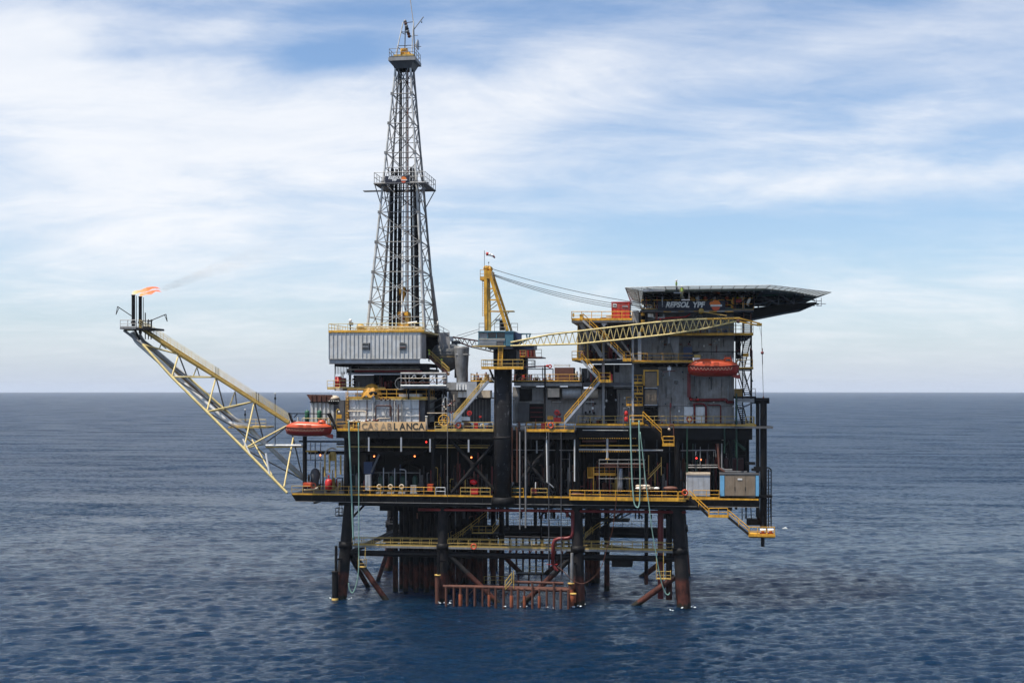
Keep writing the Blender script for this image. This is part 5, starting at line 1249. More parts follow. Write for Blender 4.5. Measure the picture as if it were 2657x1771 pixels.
for px in (1241, 1264, 1287, 1310): bx(cabn, 'window_post', px, px + 2, 861, 878, -1.5, -1.3, BLU)
for px in (1243, 1266, 1289): bx(cabn, 'window', px, px + 21, 862.5, 876.5, -1.40, -1.36, GLASS if px > 1243 else GRY)
bx(cabn, 'door_gap', 1289, 1306, 879, 896, -1.5, -1.44, GRYD)
mesh(ck, 'engine_house', [P(1332, 860, -.8), P(1352, 865, -.8), P(1352, 898, -.8), P(1320, 905, -.8), P(1332, 860, 3), P(1352, 865, 3), P(1352, 898, 3), P(1320, 905, 3)],
     [(0, 3, 2, 1), (4, 5, 6, 7), (0, 1, 5, 4), (1, 2, 6, 5), (2, 3, 7, 6), (3, 0, 4, 7)], BLUD)
for (a, b) in (((1344, 866), (1378, 866)), ((1352, 867), (1352, 890)), ((1366, 867), (1368, 878)), ((1376, 866), (1372, 878)), ((1352, 890), (1375, 876))): bar(ck, 'winch_frame', P(*a, .5), P(*b, .5), .18, .18, BLU)
bx(ck, 'tail_deck', 1325, 1385, 895, 906, 0, 4, BLUD)
# A frame mast
def cm(a, b, Y, r, m_=YEL, nm='mast_leg'): return bar(ck, nm, P(*a, Y), P(*b, Y), r, r, m_)
cm((1261, 858), (1260, 700), -.9, .42); cm((1266, 858), (1265, 706), -.9, .14, YELD); cm((1271, 858), (1268, 722), 1.6, .34, YELD); cm((1272, 850), (1269, 730), 1.8, .3, BRWN)
cm((1317, 858), (1268, 702), -.9, .44); cm((1327, 858), (1279, 712), 1.6, .34)
for py, x1_m in ((748, 1283), (777, 1291), (807, 1300)): cm((1261, py), (x1_m, py + 1), -.7, .20, YEL, 'cross_bar'); cm((1270, py), (x1_m + 8, py + 1), 1.5, .12, YELD, 'cross_bar')
for a, b in (((1265, 770), (1281, 752)), ((1265, 800), (1290, 780)), ((1265, 850), (1300, 812)), ((1270, 805), (1290, 790)), ((1272, 848), (1300, 822)), ((1270, 775), (1284, 762))): cm(a, b, .2, .10, YELD, 'diagonal')
for py in (760, 790, 820, 842): cm((1261, py), (1271, py), .3, .1, YELD, 'cross_bar'); cm((lin(1268, 1317, (py - 702) / 156), py), (lin(1279, 1327, (py - 712) / 146), py), .3, .10, YEL, 'cross_bar')
bx(ck, 'mast_head', 1257, 1275, 702, 722, -1.1, 1.8, YEL)
for k in range(4): lathe(ck, 'sheave', P(1262 + k * 3.0, 697, -.5 + k * .3), [(.42, -.07), (.46, 0), (.42, .07)], YEL, 14, 'x')
ball(ck, 'head_block', P(1261, 696, -.6), .42, YEL); ball(ck, 'head_block', P(1272, 698, -.3), .40, YEL)
bx(ck, 'head_gallery', 1245, 1260, 720, 726, -.9, 1.2, YEL); railing(ck, [P(1259, 720, -.8), P(1246, 720, -.8), P(1246, 720, 1.2)], m=YELD, step=.8)
for px in (1252, 1256): beam(ck, 'mast_ladder', P(px, 820, -.6), P(px, 726, -.6), .04, YELD, 5)
for k in range(15): py = 730 + k * 6.3; beam(ck, 'rung', P(1252, py, -.6), P(1256, py, -.6), .03, YELD, 4)
bx(ck, 'step_platform', 1300, 1332, 805.5, 808, -.6, 1.0, YELD); beam(ck, 'step_brace', P(1313, 818, -.3), P(1322, 808, -.3), .06, YELD, 5)
railing(ck, [P(1243, 858.5, -1.4), P(1258, 858.5, -1.4)], m=SILVD, step=.7, toe=False); railing(ck, [P(1326, 858.5, -.8), P(1343, 858.5, -.8), P(1343, 858.5, 2)], m=SILVD, step=.8, toe=False); railing(ck, [P(1283, 858.5, -1.4), P(1312, 858.5, -1.4)], m=SILVD, step=.9, toe=False)
bx(ck, 'exhaust_box', 1296, 1308, 828, 856, .2, 1.4, BLK); bx(ck, 'exhaust_cover', 1284, 1306, 827, 831, .1, 1.5, WHT)
# boom
bm = node('boom', ck, P(1325, 893, -1.5))
def BY(px): return lin(-1.6, -3.0, (px - 1325) / 650)
topc = [(1325, 888), (1425, 868), (1560, 852), (1700, 836), (1780, 829), (1838, 827), (1920, 825)]
botc = [(1325, 897), (1500, 892), (1600, 882), (1735, 867), (1830, 852), (1915, 832)]
def yat(c, px):
    for (x0, y0), (x1, y1) in zip(c, c[1:]):
        if x0 <= px <= x1: return lin(y0, y1, (px - x0) / (x1 - x0))
    return c[-1][1]
for dY, r in ((0, .13), (1.7, .12)):
    for c in (topc, botc):
        for (x0, y0), (x1, y1) in zip(c, c[1:]): beam(bm, 'chord', P(x0, y0, BY(x0) + dY), P(x1, y1, BY(x1) + dY), r, YELP if x0 < 1500 or True else YEL, 8)
n_ = 34
for i in range(n_):
    x0 = 1345 + i * (1905 - 1345) / n_; x1 = 1345 + (i + 1) * (1905 - 1345) / n_; xm = (x0 + x1) / 2
    for dY in (0, 1.7):
        beam(bm, 'lacing', P(x0, yat(botc, x0), BY(x0) + dY), P(xm, yat(topc, xm), BY(xm) + dY), .06, YELP, 5)
        beam(bm, 'lacing', P(xm, yat(topc, xm), BY(xm) + dY), P(x1, yat(botc, x1), BY(x1) + dY), .06, YELP, 5)
    if i % 2 == 0:
        for c in (topc, botc): beam(bm, 'cross_tube', P(x0, yat(c, x0), BY(x0)), P(x0, yat(c, x0), BY(x0) + 1.7), .06, YELD, 5)
        beam(bm, 'lacing', P(x0, yat(topc, x0), BY(x0)), P(x1, yat(topc, x1), BY(x1) + 1.7), .045, YELD, 5)
for (a, b) in (((1918, 825), (1972, 839)), ((1915, 833), (1968, 844)), ((1835, 827), (1918, 825))): bar(bm, 'boom_tip', P(*a, -3), P(*b, -3.0), .16, .2, YEL); bar(bm, 'boom_tip', P(*a, -2.2), P(*b, -2.2), .14, .16, YELD)
for px in (1850, 1870, 1890): bar(bm, 'tip_post', P(px, yat(topc, px), -3), P(px, yat(botc, px) - 2, -3), .16, .16, YELD)
bx(bm, 'tip_sheave', 1965, 1977, 838, 845, -3.1, -2.3, YEL); ball(bm, 'tip_sheave_hub', P(1916, 832, -2.8), .35, BRWN); ball(bm, 'sheave', P(1819, 807, -1), .42, YELD)
bx(bm, 'boom_rest_box', 1654, 1663, 861, 875, -2.2, -.2, GRYL)
beam(bm, 'strut', P(1815, 812, -1), P(1808, 832, -2.6), .06, DRK, 5); beam(bm, 'strut', P(1822, 812, -1), P(1830, 832, -2.6), .06, DRK, 5); beam(bm, 'pendant_bar', P(1819, 808, -1.5), P(1886, 819, -2.6), .07, YELD, 5)
for k, (a, b, sag) in enumerate((((1276, 697), (1818, 803), 2.8), ((1280, 711), (1818, 806), 3.6), ((1280, 713), (1815, 809), 4.1), ((1280, 715), (1812, 812), 4.5))):
    pa, pb_ = P(*a, -.3), P(*b, -1.2); pts = []
    for i in range(15): u_ = i / 14; pts.append(pa.lerp(pb_, u_) - UP * sag * .32 * 4 * u_ * (1 - u_))
    curve_tube(ck, 'pendant_wire', pts, .045, WIRE, 5, False)
curve_tube(ck, 'boom_wire', [P(1350, 868, 0), P(1460, 861, -1), P(1560, 851, -1.5)], .03, WIRE, 5)
hk = thing('crane_hook', 'red and rust headache ball and hook line hanging from the boom tip on the right', 'hook', P(1979, 1032, -3))
beam(hk, 'wire', P(1975, 842, -3), P(1981, 1031, -3), .035, WIRE, 5); beam(hk, 'wire', P(1970, 845, -2.5), P(1977, 880, -3), .02, WIRE, 5); ball(hk, 'ball', P(1978, 915, -3), .22, REDD); beam(hk, 'swivel', P(1978, 912, -3), P(1978, 903, -3), .07, RUST, 6); beam(hk, 'sling', P(1978, 918, -3), P(1979, 945, -3), .055, WIRE, 5); beam(hk, 'end_shackle', P(1981, 1028, -3), P(1981, 1033, -3), .1, RUST, 6)
# windsock
ws = thing('windsock', 'red and white windsock on a thin mast above the crane head', 'windsock', P(1257, 655, -1)); beam(ws, 'mast', P(1257, 700, -1), P(1257, 650, -1), .04, SILVD, 5)
pts = [P(1262, 658.5, -1), P(1268, 659, -1), P(1274, 661, -1), P(1280, 664, -1), P(1284, 669, -1)]; rad = [.26, .24, .20, .16, .11]
for i in range(4): beam(ws, 'sock_band', pts[i], pts[i + 1], rad[i], (RED, WHT, WHT, WHT)[i] if i != 3 else REDD, 10, rad[i + 1] / rad[i])
beam(ws, 'bracket', P(1257, 657, -1), P(1262, 658, -1), .03, SILVD, 5)
o = thing('beacon', 'tiny dark beacon on a stalk above the crane head', 'beacon', P(1268, 690, -.5)); beam(o, 'stalk', P(1268, 694, -.5), P(1268, 682, -.5), .02, DRK, 4); ball(o, 'lamp', P(1268, 681, -.5), .10, DRK, n=8)

# rear crane boom, red and white, seen behind the column
rc = thing('rear_crane', 'second crane beyond the column with red and white lattice boom and a red engine house', 'crane', P(1370, 925, 14))
def rl(a, b, r, m_, nm='chord'): beam(rc, nm, P(*a, 14), P(*b, 14), r, m_, 6); 
for (a, b, m_) in (((1175, 874), (1240, 884), REDD), ((1180, 884), (1225, 900), REDD), ((1240, 884), (1300, 897), CREAM), ((1225, 900), (1282, 913), CREAM)):
    rl(a, b, .13, m_); beam(rc, 'chord', P(*a, 15.4), P(*b, 15.4), .10, m_, 6)
for i in range(9):
    u_ = i / 9; a = (lin(1178, 1300, u_), lin(875, 897, u_)); b = (lin(1184, 1290, u_ + .05), lin(885, 914, u_ + .05)); c = (lin(1178, 1300, u_ + .1), lin(875, 897, u_ + .1))
    m_ = REDD if u_ < .4 else CREAM; rl(a, b, .06, m_, 'lacing'); rl(b, c, .06, m_, 'lacing')
mesh(rc, 'boom_head', [P(1143, 886, 14), P(1163, 872, 14), P(1178, 873, 14), P(1176, 885, 14), P(1143, 886, 15.4), P(1163, 872, 15.4), P(1178, 873, 15.4), P(1176, 885, 15.4)],
     [(0, 3, 2, 1), (4, 5, 6, 7), (0, 1, 5, 4), (1, 2, 6, 5), (2, 3, 7, 6), (3, 0, 4, 7)], WHT)
for (a, b) in (((1185, 871), (1242, 854)), ((1190, 877), (1242, 860))): beam(rc, 'wire', P(*a, 14), P(*b, 13), .035, WIRE, 4)
mesh(rc, 'engine_house', [P(1325, 896, 12), P(1386, 893, 12), P(1391, 925, 12), P(1325, 928, 12), P(1325, 896, 17), P(1386, 893, 17), P(1391, 925, 17), P(1325, 928, 17)],
     [(0, 3, 2, 1), (4, 5, 6, 7), (0, 1, 5, 4), (1, 2, 6, 5), (2, 3, 7, 6), (3, 0, 4, 7)], BRWN)
for k in range(5): beam(rc, 'house_rib', P(1340 + k * 10, 897, 11.9), P(1341 + k * 10, 925, 11.9), .07, RED if k % 2 else REDD, 5)
bx(rc, 'house_deck', 1324, 1405, 925, 928, 11, 17, BRWN); railing(rc, [P(1389, 925, 11.1), P(1405, 925, 11.1), P(1405, 925, 16)], m=SILVD, step=1.0, toe=False)
bx(rc, 'yellow_step', 1349, 1362, 922, 926, 10.8, 11.1, YEL); railing(rc, [P(1347, 924, 11), P(1364, 924, 11)], m=YELD, step=1, toe=False, h=.9)
beam(rc, 'column', P(1352, 1000, 14), P(1352, 925, 14), 1.1, BLK, 18)
o = thing('boom_rest', 'dark post and strut carrying the head of the red and white boom', 'boom rest', P(1183, 935, 14))
beam(o, 'post', P(1183, 980, 14), P(1183, 890, 14), .24, GRYD, 10); bar(o, 'strut', P(1186, 900, 14), P(1203, 912, 14), .12, .12, GRYD); bar(o, 'cradle', P(1172, 888, 14), P(1194, 888, 14), .5, .5, GRYD)

# ================================================================== silos and mixing area
o = thing('hopper_silo', 'tall galvanised cone silo tapering downward just left of the crane column', 'silo', P(1196, 990, 4))
lathe(o, 'cone', P(1198, 992, 4), [(.55, -.6), (.62, 0), (.95, 2.2), (1.12, 5.0), (1.12, 5.35)], SILVD, 24); bx(o, 'top_rim', 1182, 1214, 918, 920, 3, 5, SILV); railing(o, [P(1186, 918, 3.2), P(1206, 918, 3.2)], m=SILV, step=.8, toe=False, h=.4)
bx(o, 'side_panel', 1206, 1213, 922, 992, 4.3, 4.8, BRWN)
o = thing('round_tank', 'grey tank with a dished bottom behind the cone silo', 'tank', P(1160, 930, 8))
lathe(o, 'shell', P(1160, 926, 9), [(.4, -2.2), (1.2, -1.8), (1.9, -1.0), (2.25, 0), (2.25, 1.1), (1.9, 1.7), (1.2, 1.95)], mat('tank_grey', (.16, .165, .16), .6, dirt=.4, rust=.3), 28)
for k in range(3): lathe(o, 'hoop', P(1160, 926 - k * 7, 9), [(2.28, -.04), (2.30, .04)], YELD if k == 0 else SILVD, 28)
for dx_ in (-1.6, 1.6): beam(o, 'leg', P(1160, 1012, 9) + Vector((dx_, 0, 0)), P(1160, 930, 9) + Vector((dx_, 0, 0)), .14, GRYD, 8)
bx(o, 'platform', 1120, 1200, 1012, 1016, 7, 12, DRK)
o = thing('vent_bank', 'row of four small pale upright vents on a grey unit below the cone silo', 'vent unit', P(1185, 1012, 3))
bx(o, 'body', 1161, 1210, 991, 1011, 2.6, 4.2, GRYL); bx(o, 'base', 1161, 1210, 1011, 1014, 2.5, 4.2, DRK)
for px in (1184, 1191, 1200, 1207): bx(o, 'vent', px, px + 4, 997, 1011, 2.4, 2.6, WHT)
bx(o, 'frame', 1160, 1183, 993, 1011, 2.5, 2.59, GRY); bx(o, 'lower_wall', 1163, 1200, 1014, 1070, 5, 5.4, GRYD)
o = thing('vent_house', 'light grey square duct house behind the stairs left of the crane column', 'deck house', P(1224, 1020, 3))
bx(o, 'body', 1211, 1237, 990, 1034, 2.2, 5, GRYL); bx(o, 'roof_hood', 1186, 1272, 1012, 1031, 3.2, 5, CREAM); bx(o, 'dark_recess', 1198, 1273, 1034, 1096, 6, 6.4, GRYD); bx(o, 'soffit', 1186, 1273, 1031, 1034, 3.3, 7, BLK)
for k in range(8): bx(o, 'wall_rib', 1204 + k * 8, 1205.5 + k * 8, 1036, 1095, 5.85, 6.0, GRY)
for px, m_ in ((1189, WHT), (1202, WHT)): bx(o, 'hood_panel', px, px + 11, 1014, 1030, 3.05, 3.2, m_)
st = stairs('stairs', 'long yellow railed stairs climbing right from the name board to the crane column', P(1266, 988, -.4), P(1176, 1094, -.4), m=YELD, sm=GRYL)
st2 = stairs('stairs', 'yellow railed stairs climbing right from the red units toward the accommodation', P(1556, 990, -.4), P(1464, 1098, -.4), m=YEL, sm=GRYL)
# ================================================================== accommodation block
YA = 4.0
ab = thing('accommodation_block', 'grey multi storey accommodation block with yellow edged decks under the helideck', 'building', P(1780, 1098, YA))
def wallp(px0, px1, py0, py1, Y, m_, n_, rib=True, nm='wall_panel', gap=.5):
    for i in range(n_):
        a = lin(px0, px1, i / n_); b = lin(px0, px1, (i + 1) / n_); bx(ab, nm, a + gap / 2, b - gap / 2, py0, py1, Y + (.03 if i % 2 else 0), Y + .2, m_)
def floorp(px0, px1, py, Y0, Y1, th=.25, m_=None): return bx(ab, 'floor', px0, px1, py, py + th * 18, Y0, Y1, m_ or GRYD)
bx(ab, 'core', 1645, 1900, 808, 1097, YA + .3, 24, GRYD)
wallp(1680, 1905, 806, 863, YA, GRY, 9); wallp(1690, 1905, 872, 937, YA, WALLG, 8); wallp(1660, 1690, 872, 940, YA - .3, GRY, 9, gap=.3)
wallp(1708, 1905, 952, 1053, YA, WALLG, 6); wallp(1708, 1905, 1054, 1098, YA, WALLG, 8)
wallp(1510, 1640, 1010, 1098, YA + 1.0, WALLG, 5); wallp(1592, 1640, 945, 1008, YA + .4, GRY, 3); wallp(1508, 1560, 955, 995, YA + .6, GRYD, 3)
bx(ab, 'dark_doorway', 1595, 1607, 946, 965, YA + .3, YA + .39, BLACKP); bx(ab, 'dark_doorway', 1567, 1600, 1005, 1096, YA + .8, YA + .99, BLACKP); bx(ab, 'dark_doorway', 1672, 1706, 1056, 1096, YA - .1, YA, BLACKP)
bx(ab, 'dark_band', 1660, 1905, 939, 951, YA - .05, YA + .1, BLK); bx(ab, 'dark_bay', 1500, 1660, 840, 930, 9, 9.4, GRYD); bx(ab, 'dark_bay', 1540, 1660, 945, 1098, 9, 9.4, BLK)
bx(ab, 'grey_band', 1505, 1642, 992, 1003, 2.6, 5.2, GRYD); bx(ab, 'light_ledge', 1592, 1640, 1000, 1003, 2.5, 2.6, GRY)
# decks
top_deck = (1735, 1955, 865)
floorp(1700, 1955, 865, .4, 24); bx(ab, 'yellow_edge', 1738, 1955, 863.5, 870, .3, .39, YEL)
railing(ab, [P(1738, 864, .45), P(1954, 864, .45)], m=YELD, step=1.7, toe=False); railing(ab, [P(1954, 864, .5), P(1954, 864, 4)], m=YELD, step=1.7, toe=False)
floorp(1640, 1905, 937, 1.0, 24); bx(ab, 'yellow_edge', 1641, 1800, 936.5, 940.5, .9, .99, YEL); railing(ab, [P(1641, 937, 1.05), P(1800, 937, 1.05)], m=YEL, step=2.4)
floorp(1484, 1640, 931, .6, 22); bx(ab, 'yellow_edge', 1484, 1565, 930.5, 935, .5, .59, YEL); railing(ab, [P(1484, 931, .65), P(1512, 931, .65)], m=YEL, step=.7)
railing(ab, [P(1530, 931, 8), P(1600, 931, 8)], m=YELD, step=1.6)
floorp(1483, 1645, 828, .5, 14, .45, GRY); bx(ab, 'yellow_edge', 1483, 1640, 827, 831, .4, .49, YEL); railing(ab, [P(1483, 828, 8), P(1483, 828, .55), P(1640, 828, .55)], m=YEL, step=1.55, r=.05)
bx(ab, 'yellow_plate', 1504, 1511, 815, 832, .3, .4, YEL); bx(ab, 'yellow_plate', 1485, 1490, 812, 822, 3, 3.1, YELD)
floorp(1660, 1956, 803, -.4, 24, .3); bx(ab, 'green_edge', 1665, 1956, 800.5, 803, -.5, -.41, GRND)
floorp(1905, 1955, 953, 1, 8, .25); bx(ab, 'yellow_edge', 1905, 1955, 952, 956, .9, .99, YEL); railing(ab, [P(1912, 953, 1.05), P(1953, 953, 1.05), P(1953, 953, 6)], m=YEL, step=1.2, toe=False)
floorp(1905, 1962, 1028, 1, 8, .3, DRK); railing(ab, [P(1944, 1028, 1.05), P(1960, 1028, 1.05), P(1960, 1028, 6)], m=SILVD, step=.9, toe=False); bx(ab, 'yellow_box', 1906, 1926, 1008, 1028, 1.4, 3, mat('ochre_drum', (.25, .14, .02), .6))
bx(ab, 'grey_beam', 1908, 1966, 1034, 1043, 1.2, 2, GRY); bar(ab, 'strut', P(1918, 1060, 1.4), P(1960, 1042, 1.4), .2, .2, GRYD)
# struts and columns
for (a, b, w_, m_) in (((1506, 838), (1562, 925), .55, GRY), ((1566, 836), (1566, 1100), .32, GRY), ((1642, 836), (1642, 1098), .30, GRYL), ((1575, 840), (1617, 925), .3, GRYD), ((1612, 885), (1652, 937), .25, GRY), ((1564, 925), (1564, 1095), .3, GRYD)):
    bar(ab, 'column' if a[0] == b[0] else 'strut', P(*a, 1.8), P(*b, 1.8), w_, w_, m_)
bx(ab, 'grey_block', 1641, 1657, 806, 838, 1.0, 4, GRY); bx(ab, 'pale_column', 1655, 1664, 875, 937, 1.6, 2.1, GRYL)
mesh(ab, 'gusset', [P(1560, 838, .6), P(1576, 838, .6), P(1569, 846, .6), P(1565, 846, .6), P(1560, 838, 2), P(1576, 838, 2), P(1569, 846, 2), P(1565, 846, 2)], [(0, 3, 2, 1), (4, 5, 6, 7), (0, 4, 7, 3), (1, 2, 6, 5)], GRYL)
mesh(ab, 'bracket_plate', [P(1736, 872, 1.6), P(1763, 872, 1.6), P(1758, 940, 1.6), P(1753, 938, 1.6), P(1736, 872, 1.9), P(1763, 872, 1.9), P(1758, 940, 1.9), P(1753, 938, 1.9)], [(0, 3, 2, 1), (4, 5, 6, 7), (0, 1, 5, 4), (1, 2, 6, 5), (2, 3, 7, 6), (3, 0, 4, 7)], GRY)
bar(ab, 'bracket_strut', P(1737, 885, 1.4), P(1757, 950, 1.4), .22, .22, GRYD); bx(ab, 'bracket_box', 1733, 1738, 873, 890, 1.2, 1.6, GRYL)
o = thing('striped_post', 'thick post painted in black and yellow bands beside the red container', 'post', P(1668, 870, .6))
for k in range(7): beam(o, 'band', P(1668, 798 + k * 10.5, .6), P(1668, 808.5 + k * 10.5, .6), .26, YEL if k % 2 else BLK, 12)
# yellow lattice tower
o = thing('lattice_tower', 'small yellow lattice tower standing on the left landing of the accommodation block', 'tower', P(1512, 930, 3))
for px in (1500, 1524): beam(o, 'leg', P(px - (2 if px < 1510 else -2), 930, 2.5), P(px, 842, 2.5), .09, YELD, 6); beam(o, 'leg', P(px, 930, 3.8), P(px, 842, 3.8), .08, YELD, 6)
for k in range(6): y0 = 845 + k * 14; beam(o, 'brace', P(1500 if k % 2 else 1524, y0, 2.5), P(1524 if k % 2 else 1500, y0 + 14, 2.5), .045, GRYD if k > 2 else YELD, 5)
# stairs on the block
stairs('stairs', 'upper yellow stairs going down right from the small top deck beside the red container', P(1512, 831, -.1), P(1565, 880, -.1), m=YEL, sm=GRY)
stairs('stairs', 'yellow stairs behind the crane boom ending at a small yellow landing under it', P(1568, 880, 0), P(1620, 934, 0), m=YEL, sm=GRY)
ld = thing('stair_landing', 'small yellow railed landing at the foot of the stairs behind the boom', 'landing', P(1628, 936, 0)); bx(ld, 'floor', 1616, 1638, 932, 937, -.1, 1.6, YEL); railing(ld, [P(1617, 932, -.05), P(1636, 932, -.05), P(1636, 932, 1.5)], m=YEL, step=.9)
stairs('stairs', 'yellow stairs dropping right from the tower landing to the forked landing', P(1508, 934, -.2), P(1554, 985, -.2), m=YEL, sm=GRYL)
ld = thing('stair_landing', 'small yellow railed landing where two yellow stairs meet in a fork', 'landing', P(1570, 990, -.4)); bx(ld, 'floor', 1552, 1588, 986, 992, -.4, 1.2, YEL); railing(ld, [P(1553, 987, -.38), P(1583, 987, -.38), P(1583, 987, 1.1)], m=YEL, step=1.6, r=.05); bx(ld, 'panel', 1584, 1588, 970, 990, -.3, 1.1, RED)
for (a, b, c_, d) in ((1641, 1668, 993, 'top one'), (1640, 1668, 1021, 'middle one'), (1625, 1668, 1050, 'lowest one')):
    o = thing('balcony', f'little yellow railed balcony beside the tan louvre panels, {d} of three', 'balcony', P(a, c_, 1.8)); bx(o, 'floor', a, b, c_, c_ + 2.5, 1.8, 3.4, YEL)
    railing(o, [P(a + 1, c_, 3.3), P(a + 1, c_, 1.85), P(b - 1, c_, 1.85)], m=YEL, step=.75, r=.05)
    bar(o, 'ladder_stringer', P(a + 6, c_, 3), P(a + 20, c_ + 26, 3), .1, .1, YELD)
o = thing('louvre_screen', 'tall tan louvre screen in two panels with a yellow top frame', 'screen', P(1690, 1050, 2))
for (a, b) in ((966, 1005), (1011, 1049)):
    bx(o, 'panel', 1674, 1704, a, b, 2.0, 2.3, TAN)
    for k in range(10): y0 = lin(a, b, k / 10); bx(o, 'louvre_slat', 1674, 1704, y0, y0 + 1.6, 1.94, 2.02, TAN)
    bx(o, 'sill', 1672, 1706, b, b + 2.2, 1.9, 2.4, GRYL)
for (a, b, c_, d) in ((1669, 1709, 959, 963), (1705, 1709, 959, 1000), (1669, 1673, 959, 1000)): bx(o, 'yellow_frame', a, b, c_, d, 1.85, 2.1, YEL)
bx(o, 'grey_frame', 1705, 1709, 1000, 1050, 1.9, 2.4, GRYD)
# doors and details on the lower wall
for (a, b, l) in ((1775, 1799, 'left white door with a ring buoy on it'), (1805, 1829, 'right white door, plain, beside the red pipe')):
    o = thing('wall_cabinet', l + ' on the lower accommodation wall', 'door', P(a, 1097, 3.7)); bx(o, 'leaf', a, b, 1055, 1096.5, 3.72, 3.92, WHT); bx(o, 'handle', b - 3, b - 2, 1074, 1079, 3.66, 3.72, DRK); bx(o, 'rail_bar', a + 1, b - 1, 1077, 1077.8, 3.66, 3.72, GRY)
for (a, b) in ((1838, 1868), (1873, 1900), (1748, 1770)): bx(ab, 'door_frame', a, b, 1057, 1096.5, 3.9, 3.98, GRY)
rp_ = thing('fire_pipes', 'dark red fire pipes bracketed to the accommodation wall under the right lifeboat', 'pipes', P(1790, 1040, 3.6))
pipe(rp_, 'pipe', [P(1788, 975, 3.5), P(1788, 1037, 3.5), P(1860, 1037, 3.5), P(1885, 1036, 3.5), P(1886, 1043, 3.5), P(1905, 1043, 3.5)], .22, REDD)
pipe(rp_, 'pipe', [P(1800, 1052, 3.5), P(1800, 1047, 3.5), P(1826, 1047, 3.5), P(1832, 1055, 3.5), P(1832, 1096, 3.5)], .14, REDD); pipe(rp_, 'pipe', [P(1802, 1096, 3.5), P(1802, 1045, 3.5)], .13, REDD)
for px in (1793, 1811): ball(rp_, 'valve', P(px, 1036, 3.3), .2, RED)
pipe(rp_, 'pipe', [P(1835, 1050, 3.5), P(1870, 1050, 3.5), P(1870, 1097, 3.5)], .09, REDD)
o = thing('wall_lamp_pole', 'thin pinkish vent pipe with a hooked foot before the lower accommodation wall', 'vent pipe', P(1740, 1100, .8)); beam(o, 'pipe', P(1739, 1100, .8), P(1739, 1045, .8), .07, RUST, 6); bx(o, 'head', 1737.5, 1742, 1045, 1056, .7, .9, REDD)
curve_tube(o, 'hook', [P(1748, 1145, .3), P(1748, 1108, .3), P(1745, 1101, .3), P(1740, 1101, .3), P(1737, 1107, .3), P(1736, 1112, .3)], .08, RUST, 6); ball(o, 'bell', P(1736, 1113, .3), .2, CREAM)
for (px, l) in ((1726, 'left'), (1767, 'middle'), (1843, 'right')): o = thing('wall_lamp', f'dim orange lamp high on the middle accommodation wall, {l} of three', 'lamp', P(px, 893, 3.9)); ball(o, 'shade', P(px, 893.5, 3.85), .22, RUSTO, (1, 1, .5)); ball(o, 'bulb', P(px, 894.5, 3.8), .08, CREAM)
o = thing('blue_unit', 'dark blue cabinet on the middle accommodation deck left of the lifeboat', 'cabinet', P(1785, 930, 2)); bx(o, 'body', 1773, 1796, 900, 932, 2, 3.4, BLUD); bx(o, 'top', 1775, 1796, 897, 900, 2, 3.4, GRYD)
o = thing('floodlight', 'white floodlight on a bracket hanging before the dark band of the accommodation wall', 'floodlight', P(1737, 955, 1.5)); beam(o, 'stem', P(1737, 948, 1.5), P(1737, 975, 1.5), .10, GRYL, 6); bx(o, 'lamp_head', 1732, 1741, 952, 960, 1.2, 1.8, WHT); beam(o, 'arm', P(1720, 964, 1.5), P(1752, 962, 1.5), .05, REDD, 5)
# red container and bits on the top left deck
o = thing('red_container', 'bright red container with two white plates on the small upper left deck', 'container', P(1612, 828, 2))
bx(o, 'body', 1587, 1633, 784, 828, 2.0, 6.5, REDC); bx(o, 'roof_rim', 1586, 1634, 782.5, 785, 1.95, 6.55, RED); bx(o, 'corner_post', 1586.5, 1589, 785, 828, 1.94, 2.05, REDC); bx(o, 'corner_post', 1631, 1633.5, 785, 828, 1.94, 2.05, RED)
box(o, 'side', (PX(1633, 2), 2.1, PZ(1612, 828, 2)), (PX(1633, 2) + .05, 6.4, PZ(1612, 784, 2)), RED)
for k in range(3): bx(o, 'door_bar', 1597 + k * 12, 1597.8 + k * 12, 787, 826, 1.95, 2.0, RED)
bx(o, 'plate', 1590, 1600, 788, 796, 1.93, 1.99, WHT); bx(o, 'plate_stripe', 1592, 1598, 790.5, 793, 1.90, 1.93, BLACKP); bx(o, 'plate', 1614, 1629, 793, 797, 1.93, 1.99, GRYL)
o = thing('deck_boxes', 'low cream and brown boxes on the small upper left deck, left of the red container', 'boxes', P(1560, 828, 3)); bx(o, 'box', 1573, 1585, 817, 827, 2, 3.2, CREAM); bx(o, 'lid', 1558, 1578, 823, 828, 2.4, 4, BRWN); bx(o, 'pale_roll', 1526, 1543, 825.5, 828, 1.8, 4, WHT)
o = thing('blue_drum', 'small blue drum right of the red container', 'drum', P(1638, 828, 2.2)); beam(o, 'body', P(1637.5, 827, 2.6), P(1637.5, 819, 2.6), .18, BLUL, 10)
o = thing('round_hood', 'brown drum shaped unit behind the tower landing railing', 'hood', P(1525, 930, 5)); lathe(o, 'body', P(1522, 930, 5), [(.9, 0), (.95, .2), (.95, .8), (.7, 1.05), (.2, 1.1)], BRWN, 18)
